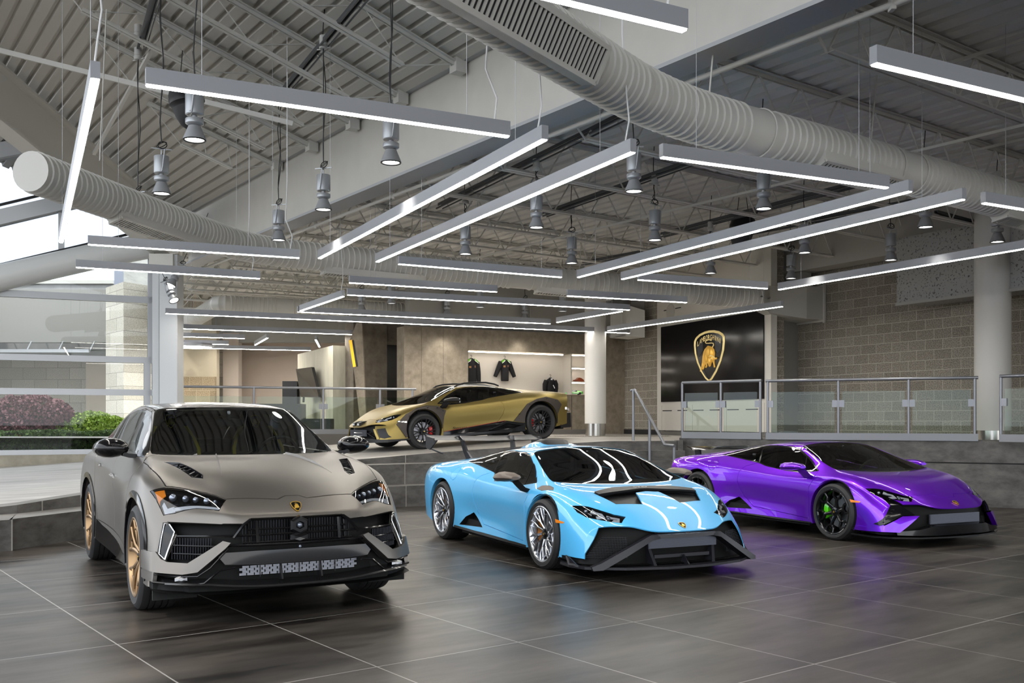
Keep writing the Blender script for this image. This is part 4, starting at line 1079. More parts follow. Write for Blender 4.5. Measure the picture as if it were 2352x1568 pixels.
# --- floor tile material
def floor_mat():
    m = bpy.data.materials.new('dark floor tile'); m.use_nodes = True; nt, b = nodes(m); N = nt.nodes.new; L = nt.links.new
    tc = N('ShaderNodeTexCoord'); mp = N('ShaderNodeMapping'); mp.vector_type = 'POINT'
    L(tc.outputs['Object'], mp.inputs[0]); mp.inputs['Rotation'].default_value = (0, 0, R(-37.4))
    th = R(-37.4); ox, oy = -1.689, 6.841
    mp.inputs['Location'].default_value = (-(ox*math.cos(th)-oy*math.sin(th))+1.031*20, -(ox*math.sin(th)+oy*math.cos(th))+1.497*20, 0)
    br = N('ShaderNodeTexBrick'); br.offset = 0; br.inputs['Scale'].default_value = 1
    br.inputs['Brick Width'].default_value = 1.031; br.inputs['Row Height'].default_value = 1.497; br.inputs['Mortar Size'].default_value = .005; br.inputs['Mortar Smooth'].default_value = 0
    br.inputs['Color1'].default_value = (.85,.85,.85,1); br.inputs['Color2'].default_value = (1.15,1.15,1.15,1); br.inputs['Mortar'].default_value = (1,1,1,1)
    L(mp.outputs[0], br.inputs['Vector'])
    st = N('ShaderNodeMapping'); st.inputs['Scale'].default_value = (.55, 2.2, 1); L(mp.outputs[0], st.inputs[0])
    n1 = N('ShaderNodeTexNoise'); n1.inputs['Scale'].default_value = 1.1; n1.inputs['Detail'].default_value = 7; n1.inputs['Roughness'].default_value = .64; L(st.outputs[0], n1.inputs['Vector'])
    cr = N('ShaderNodeValToRGB'); cr.color_ramp.elements[0].position = .37; cr.color_ramp.elements[0].color = (.0085,.007,.006,1)
    cr.color_ramp.elements[1].position = .66; cr.color_ramp.elements[1].color = (.082,.070,.059,1)
    L(n1.outputs['Fac'], cr.inputs[0])
    mu = N('ShaderNodeMix'); mu.data_type = 'RGBA'; mu.blend_type = 'MULTIPLY'; mu.inputs[0].default_value = 1
    L(cr.outputs[0], mu.inputs[6]); L(br.outputs['Color'], mu.inputs[7])
    mx = N('ShaderNodeMix'); mx.data_type = 'RGBA'; L(br.outputs['Fac'], mx.inputs[0]); L(mu.outputs[2], mx.inputs[6]); mx.inputs[7].default_value = (.30,.285,.265,1)
    L(mx.outputs[2], b.inputs['Base Color'])
    n2 = N('ShaderNodeTexNoise'); n2.inputs['Scale'].default_value = 3; n2.inputs['Detail'].default_value = 6; L(st.outputs[0], n2.inputs['Vector'])
    mr = N('ShaderNodeMapRange'); mr.inputs[3].default_value = .285; mr.inputs[4].default_value = .42; L(n2.outputs['Fac'], mr.inputs[0]); L(mr.outputs[0], b.inputs['Roughness'])
    b.inputs['Specular IOR Level'].default_value = .32
    return m
FLOOR = floor_mat()
def block_mat(name, c1, c2, mort, rz=0, ratio=(.4, .2), rough=.9, dark=.55):
    """split faced concrete block; local X runs along the wall, Z up"""
    m = bpy.data.materials.new(name); m.use_nodes = True; nt, b = nodes(m); N = nt.nodes.new; L = nt.links.new
    tc = N('ShaderNodeTexCoord'); sx = N('ShaderNodeSeparateXYZ'); L(tc.outputs['Object'], sx.inputs[0]); cb = N('ShaderNodeCombineXYZ'); L(sx.outputs[0], cb.inputs[0]); L(sx.outputs[2], cb.inputs[1])
    br = N('ShaderNodeTexBrick'); br.inputs['Scale'].default_value = 1; br.inputs['Brick Width'].default_value = ratio[0]; br.inputs['Row Height'].default_value = ratio[1]
    br.inputs['Mortar Size'].default_value = .006; br.inputs['Mortar Smooth'].default_value = .3
    br.inputs['Color1'].default_value = (*c1, 1); br.inputs['Color2'].default_value = (*c2, 1); br.inputs['Mortar'].default_value = (*mort, 1); L(cb.outputs[0], br.inputs['Vector'])
    n = N('ShaderNodeTexNoise'); n.inputs['Scale'].default_value = 45; n.inputs['Detail'].default_value = 4; L(tc.outputs['Object'], n.inputs['Vector'])
    mr = N('ShaderNodeMapRange'); mr.inputs[1].default_value = .35; mr.inputs[2].default_value = .65; mr.inputs[3].default_value = dark; mr.inputs[4].default_value = 1.35; L(n.outputs['Fac'], mr.inputs[0])
    mu = N('ShaderNodeVectorMath'); mu.operation = 'SCALE'; L(br.outputs['Color'], mu.inputs[0]); L(mr.outputs[0], mu.inputs['Scale'])
    mx = N('ShaderNodeMix'); mx.data_type = 'RGBA'; L(br.outputs['Fac'], mx.inputs[0]); L(mu.outputs[0], mx.inputs[6]); mx.inputs[7].default_value = (*mort, 1)
    L(mx.outputs[2], b.inputs['Base Color']); b.inputs['Roughness'].default_value = rough
    bp = N('ShaderNodeBump'); bp.inputs['Strength'].default_value = .5; bp.inputs['Distance'].default_value = .01; L(n.outputs['Fac'], bp.inputs['Height'])
    bp2 = N('ShaderNodeBump'); bp2.invert = True; bp2.inputs['Strength'].default_value = .6; bp2.inputs['Distance'].default_value = .008; L(br.outputs['Fac'], bp2.inputs['Height']); L(bp.outputs[0], bp2.inputs['Normal']); L(bp2.outputs[0], b.inputs['Normal'])
    return m
def streak_mat(name, c0, c1, scale=(1,1,1), rough=.8, spots=0):
    m = bpy.data.materials.new(name); m.use_nodes = True; nt, b = nodes(m); N = nt.nodes.new; L = nt.links.new
    tc = N('ShaderNodeTexCoord'); mp = N('ShaderNodeMapping'); mp.inputs['Scale'].default_value = scale; L(tc.outputs['Object'], mp.inputs[0])
    n = N('ShaderNodeTexNoise'); n.inputs['Scale'].default_value = 1; n.inputs['Detail'].default_value = 9; n.inputs['Roughness'].default_value = .65; L(mp.outputs[0], n.inputs['Vector'])
    cr = N('ShaderNodeValToRGB'); cr.color_ramp.elements[0].position = .33; cr.color_ramp.elements[0].color = (*c0, 1); cr.color_ramp.elements[1].position = .68; cr.color_ramp.elements[1].color = (*c1, 1)
    L(n.outputs['Fac'], cr.inputs[0]); L(cr.outputs[0], b.inputs['Base Color']); b.inputs['Roughness'].default_value = rough
    bp = N('ShaderNodeBump'); bp.inputs['Strength'].default_value = .25; bp.inputs['Distance'].default_value = .01; L(n.outputs['Fac'], bp.inputs['Height']); L(bp.outputs[0], b.inputs['Normal'])
    return m
STEP = streak_mat('cast dark concrete', (.050,.047,.044), (.135,.128,.12), (3,3,6), .75)
RAMP = streak_mat('grey ramp tile', (.24,.225,.205), (.52,.49,.455), (.8,5,1), .38)
TREAD = streak_mat('pale tread concrete', (.12,.115,.108), (.22,.21,.195), (2,2,2), .6)
WHITEP = mat('white painted steel', srgb('#c4c2bb'), .5, noise=(3,.03))
DECKM = mat('painted roof deck', srgb('#bfbcb5'), .55)
FLANGE = mat('grey painted flange', srgb('#8f9298'), .5)
DUCTM = mat('white painted duct', srgb('#c3c1bb'), .42)
ALUM = mat('aluminium window frame', srgb('#b4b7bb'), .4, metal=.3)
DRY = mat('grey drywall', srgb('#8e8c87'), .8)
DRYL = mat('light drywall', srgb('#a9a6a0'), .8)
WHITEPNL = mat('white wall panel', srgb('#c8c4bc'), .55)
BEIGE = mat('beige painted wall', srgb('#c6b7a9'), .85, noise=(1.2,.04))
TAN = streak_mat('tan fibre panel', (.185,.150,.108), (.30,.255,.195), (5,5,5), .7)
TAND = streak_mat('umber fibre panel', (.10,.083,.062), (.17,.145,.112), (5,5,5), .7)
SAGE = streak_mat('sage fibre panel', (.33,.315,.25), (.43,.41,.33), (6,6,1.2), .7)
RAILM = mat('grey rail steel', srgb('#7d7f84'), .35, metal=.6)
RGLASS = glass_mat('railing glass', (.88,.94,.90), .05, ior=1.3)
WGLASS = glass_mat('window glass', (.95,.97,.97), .03, ior=1.28)
STEEL = mat('brushed steel', srgb('#b9b7b2'), .22, metal=1)
BLOCK = block_mat('split face block', srgb('#928b80'), srgb('#837c71'), srgb('#b9b2a4'))
CABLE = mat('black cable', (.01,.01,.01), .5)
CABLEW = mat('white cable', (.7,.7,.7), .5)

# ---------------------------------------------------------------- floors
b = B(); box(b, (0, 12, -.1), (60, 60, .2)); fl = struct('floor', b, FLOOR)
def ramp_z(x, y): return min(1.03, .385+.0599*(.858*x+.513*y))
# lower riser foot, as seen along the curve (x, y)
def dense(P, n=6):
    out = []
    P = [Vector((p[0], p[1], 0)) for p in P]
    for i in range(len(P)-1):
        p0, p1, p2, p3 = P[max(i-1, 0)], P[i], P[i+1], P[min(i+2, len(P)-1)]
        for k in range(n):
            t = k/n; out.append(.5*((2*p1)+(p2-p0)*t+(2*p0-5*p1+4*p2-p3)*t*t+(3*p1-p0-3*p2+p3)*t**3))
    out.append(P[-1]); return out
E1 = dense([(-8.5,7.4),(-6.6,9.5),(-5.53,10.56),(-5.45,10.75),(-5.0,12.0),(-4.2,13.6),(-3.2,15.0),(-1.95,15.90),(-1.41,16.22),(-.3,16.75),(.9,17.1),(2.0,17.3),(3.04,17.5)])
E2 = dense([(-8.9,8.0),(-7.0,10.1),(-5.87,11.2),(-5.70,11.45),(-5.35,12.4),(-4.5,14.1),(-3.4,15.4),(-2.08,16.25),(-1.55,16.60),(-.42,17.15),(.8,17.5),(2.0,17.7),(3.08,17.92)])
E3 = dense([(-9.2,8.4),(-7.2,10.5),(-6.05,11.55),(-5.85,11.9),(-5.5,12.8),(-4.7,14.5),(-3.6,15.75),(-2.25,16.65),(-1.73,17.0),(-.55,17.55),(.7,17.9),(2.0,18.1),(3.14,18.35)])
def step_solid(name, E, ztop, m):
    b = B(); n = len(E); far = [Vector((-20, p.y+18, 0)) if False else p+Vector((-.25,.9,0))*6 for p in E]
    tz = ztop if callable(ztop) else (lambda x, y: ztop)
    rows = [[bm_ for bm_ in [b.verts.new((p.x, p.y, 0)) for p in E]], [b.verts.new((p.x, p.y, tz(p.x, p.y)-.0)) for p in E], [b.verts.new((q.x, q.y, tz(q.x, q.y) if not callable(ztop) else tz(q.x, q.y))) for q in far]]
    for a, c in zip(rows, rows[1:]):
        for i in range(n-1): b.faces.new((a[i], a[i+1], c[i+1], c[i]))
    return b
def strip(name, E, z0, z1, m):
    b = B(); f0 = z0 if callable(z0) else (lambda x, y: z0); f1 = z1 if callable(z1) else (lambda x, y: z1)
    A = [b.verts.new((p.x, p.y, f0(p.x, p.y))) for p in E]; D = [b.verts.new((p.x, p.y, max(f0(p.x, p.y), f1(p.x, p.y)))) for p in E]
    for i in range(len(E)-1): b.faces.new((A[i], A[i+1], D[i+1], D[i]))
    o = struct(name, b, m); return o
H1 = .34; H2 = .68
def flat(name, E, F_, z, m):
    b = B(); f = z if callable(z) else (lambda x, y: z)
    A = [b.verts.new((p.x, p.y, f(p.x, p.y))) for p in E]; D = [b.verts.new((p.x, p.y, f(p.x, p.y))) for p in F_]
    for i in range(min(len(E), len(F_))-1): b.faces.new((A[i], A[i+1], D[i+1], D[i]))
    return struct(name, b, m)
strip('trim_1', E1, 0, H1, STEP); flat('trim_2', E1, E2, H1, TREAD)
z2 = lambda x, y: min(H2, ramp_z(x, y))
strip('trim_3', E2, H1, z2, STEP); flat('trim_4', E2, E3, z2, TREAD)
strip('trim_5', E3, z2, ramp_z, STEP)
# expansion joints in the risers
b = B()
for E, i, z0, z1 in ((E1,12+2,0,H1),(E1,44,0,H1),(E2,20,H1,z2(E2[20].x,E2[20].y)),(E2,45,H1,H2),(E3,47,H2,ramp_z(E3[47].x,E3[47].y)),(E3,24,z2(E3[24].x,E3[24].y),ramp_z(E3[24].x,E3[24].y))):
    p = E[i]; q = E[i+1]; d = (q-p).normalized(); nn = Vector((d.y, -d.x, 0)); c = p+nn*.003; bar(b, (c.x, c.y, z0), (c.x, c.y, z1), .014, .008, up=(nn.x, nn.y, 0))
struct('trim_6', b, mat('joint filler', srgb('#8a8680'), .8))
# ramp and upper floor as a grid over the whole area behind the steps
b = B(); nx = 48
rows = []
for k in range(nx+1):
    t = k/nx; row = []
    for i in range(len(E3)):
        p = E3[i]; s = i/(len(E3)-1)
        far = Vector((-14, 16, 0)).lerp(Vector((12, 36, 0)), s) if False else Vector((-16+s*26, 20+s*18, 0))
        q = p.lerp(far, t); row.append(b.verts.new((q.x, q.y, ramp_z(q.x, q.y))))
    rows.append(row)
for a, c in zip(rows, rows[1:]):
    for i in range(len(a)-1): b.faces.new((a[i], a[i+1], c[i+1], c[i]))
rampo = struct('floor', b, RAMP)
b = B()
for sx in (0,):
    prism(b, [(3.0,18.6,1.028),(3.3,18.6,1.028),(4.55,17.6,1.028),(7.7,16.2,1.028),(12.5,13.9,1.028),(14,20,1.028),(14,40,1.028),(3.0,40,1.028)], (0,0,-.02))
struct('floor', b, RAMP)
# upper floor behind the glass railing at the left (level), with its dark upstand
RL0, RL1 = Vector((-7.25, 21.0, 0)), Vector((-2.26, 23.0, 0))
b = B(); prism(b, [(-7.6,20.85,1.03),(-2.26,23.0,1.03),(-1.9,23.9,1.03),(3,26.5,1.03),(3,40,1.03),(-16,40,1.03),(-16,22,1.03)], (0,0,.004)); struct('floor', b, RAMP)
b = B(); d = (RL1-RL0)
for t0, t1 in ((0,1),):
    p, q = RL0, RL1; bar(b, (p.x, p.y, .78), (q.x, q.y, .78), .12, .64)
struct('trim_7', b, mat('dark upstand', srgb('#4a4743'), .7))
# half-height steps next to the handrail
b = B()
for pa, pb, zt in (((1.55,17.25),(3.32,17.45),.17),((1.70,17.62),(3.32,17.80),.51),((1.9,18.05),(3.32,18.25),.86)):
    pass
for k, zt in enumerate((.17,.51,.855)):
    E = (E1, E2, E3)[k]; a = E[-9]; c = E[-1]; dd = (c-a).normalized(); nn = Vector((dd.y, -dd.x, 0))
    prism(b, [(a.x+nn.x*.28, a.y+nn.y*.28, zt-.17), (c.x+nn.x*.28, c.y+nn.y*.28, zt-.17), (c.x, c.y, zt-.17), (a.x, a.y, zt-.17)], (0,0,.17))
struct('trim_8', b, STEP)

# ---------------------------------------------------------------- low wall behind the violet car
WL = [Vector((3.18,18.55,0)), Vector((4.50,17.48,0)), Vector((7.66,16.05,0)), Vector((9.5,15.1,0)), Vector((12.5,13.6,0))]
def wall_run(name, P, z0, z1, th, m, off=0):
    b = B(); A = []
    for i, p in enumerate(P):
        t = (P[min(i+1, len(P)-1)]-P[max(i-1, 0)]).normalized(); n = Vector((t.y, -t.x, 0))
        A.append((p+n*off, p+n*(off-th)))
    loft(b, [[(a.x, a.y, z0), (c.x, c.y, z0), (c.x, c.y, z1), (a.x, a.y, z1)] for a, c in A]); return struct(name, b, m)
wall_run('wall_right', WL, 0, .70, .5, STEP, .03); wall_run('trim_9', WL, .70, .722, .5, mat('shadow gap', (.02,.02,.02), .9), .0)
wall_run('wall_right', WL, .722, 1.085, .5, STEP, .015)
b = B(); box(b, (3.12,17.75,.17), (.12,.5,.34)); box(b, (3.14,18.15,.34), (.10,.5,.68)); box(b, (3.15,18.5,.52), (.10,.4,1.03)); struct('wall_right', b, STEP)
# ---------------------------------------------------------------- walls of the upper level
def wall_plane(name, p, q, z0, z1, th, m, kind=True):
    """vertical slab whose local X runs along p->q"""
    p = Vector((p[0], p[1], 0)); q = Vector((q[0], q[1], 0)); L = (q-p).length; b = B()
    box(b, (L/2, th/2, (z0+z1)/2), (L, th, z1-z0)); o = struct(name, b, m) if kind else link(name, b, m)
    o.location = p; o.rotation_euler = (0, 0, math.atan2(q.y-p.y, q.x-p.x)); return o
Z0 = 1.0
# block wall right, drywall return, sign wall, block wall beside it, tan wall
bw0, bw1 = Vector((6.52,22.3,0)), Vector((12.2,12.0,0))
wall_plane('wall_right', bw0, bw1, Z0, 6.0, .3, BLOCK)
wall_plane('wall_right', (5.70,21.45), (6.52,22.3), Z0, 6.0, .3, DRY)
sg0, sg1 = Vector((3.95,25.7,0)), Vector((5.72,21.45,0))
wall_plane('wall_right', (3.05,27.6), (5.72,21.45), Z0, 6.0, .3, BLOCK)
wall_plane('baseboard_right', (3.04,27.56), (3.96,25.43), Z0, 1.16, .02, mat('dark base', (.02,.02,.02), .6))
tw0, tw1 = Vector((-2.68,24.3,0)), Vector((3.12,27.35,0))
# white sign panel stands proud of the wall
sd = (sg1-sg0).normalized(); sn = Vector((sd.y, -sd.x, 0)); SA = math.atan2(sd.y, sd.x)
def on_sign(px, py=None, z=None):
    """point of the sign plane seen at a pixel"""
    r = Vector(((px-1176)/F_PX, 1, 0)); p0 = sg0+sn*-.0
    nrm = Vector((sd.y, -sd.x, 0)); t = p0.dot(nrm)/r.dot(nrm); P = r*t; P.z = CAM_H-(py-HOR)*t/F_PX if py is not None else z
    return P
def thing(name, label, cat, group=None, loc=(0,0,0), rot=(0,0,0)): return empty(name, loc, rot, label, cat, group)
Msign = Matrix((( sd.x, -sn.x*-1, 0, 0),(sd.y, sn.y, 0, 0),(0,0,1,0),(0,0,0,1)))
def sgn(s, o, z):
    """s metres along the sign wall, o metres out of it"""
    return sg0+sd*s+sn*o+UP*z
def s_at(px): 
    P = on_sign(px, z=0); return (P-sg0).dot(sd)
sL, sR, sbL, sbR = s_at(1520), s_at(1783), s_at(1531), s_at(1768)
ztop = on_sign(1768, 713).z; zbot = on_sign(1531, 922.9).z; zdash = on_sign(1536, 943).z
root = thing('sign_wall_panel', 'tall white display panel on the block wall, framing the black logo screen', 'panel', loc=sgn((sL+sR)/2, 0, 1.1))
def rel(o, root):
    o.parent = root; o.matrix_parent_inverse = root.matrix_world.inverted() if False else Matrix.Translation(-Vector(root.location)); return o
b = B()
bar(b, sgn(sL, .06, 3.3), sgn(sR, .06, 3.3), .16, 4.3); p_ = rel(link('panel_body', b, WHITEPNL), root)
b = B(); bar(b, sgn(sL+.06, .03, 1.07), sgn(sR, .03, 1.07), .16, .13); rel(link('panel_plinth', b, mat('plinth grey', srgb('#6f6c67'), .6)), root)
b = B()
W = sbR-sbL
for k in range(6):
    a = sbL+.04+W*k/6; bar(b, sgn(a, .143, zdash), sgn(a+W/6*.62, .143, zdash), .006, .022)
for k in range(2): a = sbL+.1+k*.55; bar(b, sgn(a, .143, ztop+.42+.0*k), sgn(a+.26, .143, ztop+.42), .006, .022)
rel(link('air_slots', b, M_DARK), root)
b = B()
for k in range(4): a = sbL+W*k/3; bar(b, sgn(a-.003, .1415, zbot-.45), sgn(a+.003, .1415, zbot-.45), .003, .72)
bar(b, sgn(sbL, .1415, zbot-.80), sgn(sbR, .1415, zbot-.80), .003, .005); rel(link('panel_joints', b, mat('joint grey', srgb('#8f8c86'), .7)), root)
b = B(); M = Matrix.Translation(sgn(sbL+.42, .14, ztop+.36)) @ Matrix((tuple(sd), tuple(sn), (0,0,1))).transposed().to_4x4() @ Matrix.Rotation(R(-90), 4, 'X')
lathe(b, [(0,.012),(.19,.012),(.20,.004),(.21,0)], 28, M); rel(link('round_grille', b, mat('grille white', srgb('#b5b2ac'), .5), smooth=True), root)
root = thing('logo_screen', 'large black wall screen showing the gold shield crest with a bull', 'screen', loc=sgn((sbL+sbR)/2, .14, zbot))
b = B(); bar(b, sgn(sbL, .155, (ztop+zbot)/2), sgn(sbR, .155, (ztop+zbot)/2), .03, ztop-zbot); rel(link('screen_panel', b, mat('black screen', srgb('#151416'), .16, spec=.3)), root)
Mf = Matrix((tuple(sd), tuple(sn), (0,0,1))).transposed().to_4x4()
zt, zb_ = on_sign(1643, 759).z, on_sign(1641, 878).z; SH = (zt-zb_)/1.0; zc = (zt+zb_)/2+.01*SH
Mc = Matrix.Translation(sgn(s_at(1643), .172, zc)) @ Mf
s = SH*.98; o = crest_outline(1.0); 
def P3(x, z, y=0): return Mc @ Vector((x*s*1.36, y, z*s))
GOLDE = mat('crest gold', srgb('#d4a548'), .35, metal=.6, emit=srgb('#c79a45'), estr=.22)
GOLDP = mat('crest pale gold', srgb('#ecd595'), .4, metal=.3, emit=srgb('#e6cd8c'), estr=.3)
b = B(); n = len(o); inn = [(x*.90, z*.905) for x, z in o]
secs = []
for (x, z), (xi, zi) in zip(o, inn): secs.append([P3(x, z, 0), P3((x+xi)/2, (z+zi)/2, .035), P3(xi, zi, 0)])
for i in range(n):
    a, c = secs[i], secs[(i+1) % n]
    for k in range(2): b.faces.new([b.verts.new(v) for v in (a[k], a[k+1], c[k+1], c[k])])
rel(link('crest_rim', b, GOLDP), root)
b = B(); prism(b, [P3(x, z, .001) for x, z in inn], sn*.006); rel(link('crest_field', b, mat('crest black', (.003,.003,.004), .2)), root)
b = B()
prism(b, [P3(*p, .008) for p in [(-.21,-.30),(-.13,-.26),(-.06,-.43),(0,-.47)]], sn*.002); prism(b, [P3(*p, .008) for p in [(0,-.47),(.05,-.40),(.21,-.24),(.20,-.29)]], sn*.002)
prism(b, [P3(*p, .008) for p in [(-.31,.25),(-.15,.30),(-.16,.12),(-.26,-.01),(-.30,.10)]], sn*.002); prism(b, [P3(*p, .008) for p in [(.31,.25),(.15,.28),(.16,.10),(.22,.03),(.29,.10)]], sn*.002)
rel(link('crest_facets', b, mat('crest slate', srgb('#2c3038'), .3)), root)
b = B()
for P in BULL:
    # rounded bull: the outline raised towards its middle
    cx = sum(p[0] for p in P)/len(P); cz = sum(p[1] for p in P)/len(P)
    prism(b, [P3(*p, .010) for p in P], sn*.012)
for x, z, rx, rz, h in ((.0,.06,.11,.13,.05),(.07,.05,.07,.12,.05),(-.06,-.03,.06,.10,.045),(.035,-.10,.045,.10,.06),(.04,-.02,.07,.05,.06),(-.15,-.17,.02,.06,.02),(.10,-.06,.05,.07,.04)):
    bmesh.ops.create_uvsphere(b, u_segments=14, v_segments=8, radius=1, matrix=Mc @ Matrix.Translation((x*s*1.36, .015, z*s)) @ Matrix.Diagonal((rx*s*1.05, h, rz*s, 1)))
rel(link('crest_bull', b, GOLDE, smooth=40), root)
b = B(); tube(b, [P3(x, z, .02) for x, z in ((.10,.16),(.125,.20),(.115,.235),(.07,.245),(0,.245),(-.06,.25),(-.085,.275),(-.06,.305),(0,.315),(.05,.305),(.07,.29))], s*.009, 6)
tube(b, [P3(x, z, .05) for x, z in ((.04,-.01),(.035,-.05),(.06,-.075),(.11,-.065))], s*.010, 6); tube(b, [P3(x, z, .05) for x, z in ((.07,.0),(.13,-.02),(.19,-.065),(.225,-.05))], s*.011, 6, rs=[s*.015,s*.013,s*.009,s*.003])
rel(link('crest_tail_and_horns', b, GOLDP, smooth=60), root)
# lettering on an arc
lr = thing('x', 'x', 'x') if False else None
b = B(); WORD = 'LAMBORGHINI'
for i, ch in enumerate(WORD):
    u = (i-(len(WORD)-1)/2)/((len(WORD)-1)/2); x = u*.275; z = .335-.095*u*u
    t = text_bm(ch, 1); 
    xs = [v.co.x for v in t.verts]; zs = [v.co.y for v in t.verts]; w = max(xs)-min(xs); hh = max(zs)-min(zs); cx = (max(xs)+min(xs))/2; cy = min(zs)
    hgt = .098; wid = .044 if ch != 'I' else .014
    if ch == 'M': wid = .055
    for v in t.verts:
        lx = (v.co.x-cx)/max(w, 1e-3)*wid; lz = (v.co.y-cy)/max(hh, 1e-3)*hgt; a = -u*.10
        v.co = P3(x+lx, z+lz+lx*-u*.55-.02, .012)
    tmp = bpy.data.meshes.new('t'); t.to_mesh(tmp); t.free(); b.from_mesh(tmp); bpy.data.meshes.remove(tmp)
rel(link('crest_lettering', b, GOLDP), root)

# ---------------------------------------------------------------- tan panel wall with the merchandise niche
td = (tw1-tw0).normalized(); tn = Vector((td.y, -td.x, 0)); TL = (tw1-tw0).length
def tw(s, o, z): return tw0+td*s+tn*o+UP*z
def tw_s(px):
    r = Vector(((px-1176)/F_PX, 1, 0)); t = tw0.dot(tn)/r.dot(tn); return (r*t-tw0).dot(td)
def tw_z(px, py):
    r = Vector(((px-1176)/F_PX, 1, 0)); t = tw0.dot(tn)/r.dot(tn); return CAM_H-(py-HOR)*t/F_PX
nL, nR = tw_s(1075), tw_s(1345); zc1 = tw_z(1290, 906); zn = tw_z(1075, 804); zw = 3.75
b = B()
def wbox(bm, s0, s1, o0, o1, z0, z1): 
    c = tw((s0+s1)/2, (o0+o1)/2, (z0+z1)/2); box(bm, c, (s1-s0, abs(o1-o0), z1-z0), math.atan2(td.y, td.x))
wbox(b, 0, nL, -.5, 0, 1.0, zw); wbox(b, nL, nR+.6, -.5, 0, zn, zw); wbox(b, nR+.6, TL+.05, -.5, 0, 1.0, zw)
tanw = struct('wall_back', b, TAN)
b = B()
for px in (968, 1018, 1075): bar(b, tw(tw_s(px), .003, 1.0), tw(tw_s(px), .003, zw), .006, .008, up=tuple(tn))
struct('trim_10', b, TAND)
b = B(); wbox(b, nL, nR+.6, -.55, -.45, zc1, zn); wbox(b, nL-.02, nL, -.5, -.01, zc1, zn); wbox(b, nR-.0, nR+.6, -.5, -.01, zn-.02, zn)
NICHE = mat('niche white', srgb('#cfc8bd'), .7)
struct('wall_back', b, NICHE)
rootc = thing('counter_cabinet', 'long low tan cabinet counter under the white merchandise niche', 'cabinet', loc=tw((nL+nR)/2, 0, 1.03))
b = B(); wbox(b, nL, nR+.6, -.45, .0, 1.03, zc1-.03); rel(link('cabinet_body', b, TAN), rootc)
b = B(); wbox(b, nL, nR+.6, -.45, .015, zc1-.03, zc1); rel(link('counter_top', b, mat('counter top', srgb('#7d6f5c'), .5)), rootc)
b = B(); wbox(b, nL, nR+.6, -.1, .004, 1.03, 1.16); rel(link('plinth', b, mat('plinth grey', srgb('#6f6c67'), .6)), rootc)
b = B()
for px in (1313,): bar(b, tw(tw_s(px), .004, 1.16), tw(tw_s(px), .004, zc1-.03), .006, .008, up=tuple(tn))
rel(link('door_gap', b, M_DARK), rootc)
dv = tw_s(1313)
b = B(); wbox(b, dv-.02, dv+.02, -.46, -.02, zc1, zn); struct('trim_11', b, NICHE)
LED = mat('led strip', (1,.95,.88), emit=(1,.93,.84), estr=9)
def led(name, label, s0, s1, o, z):
    b = B(); wbox(b, s0, s1, o-.02, o+.02, z-.012, z+.012); o_ = link(name, b, LED); tag(o_, label, 'light', 'led strips in the merchandise niche'); return o_
led('led_strip', 'long thin LED strip along the top of the jacket niche', nL, tw_s(1295), -.05, zn-.03)
led('led_strip', 'short LED strip over the top niche shelf beside the round column', dv+.03, nR+.3, -.05, zn-.03)
for px_y, lab in ((845, 'upper white shelf in the niche beside the round column'), (878, 'lower white shelf in the niche, above the green model car')):
    z = tw_z(1330, px_y); b = B(); wbox(b, dv+.02, nR+.5, -.45, -.03, z, z+.03); tag(link('niche_shelf', b, NICHE), lab, 'shelf', 'niche shelves')
    led('led_strip', 'LED strip under the '+('upper' if px_y == 845 else 'lower')+' niche shelf', dv+.03, nR+.3, -.05, z-.015)
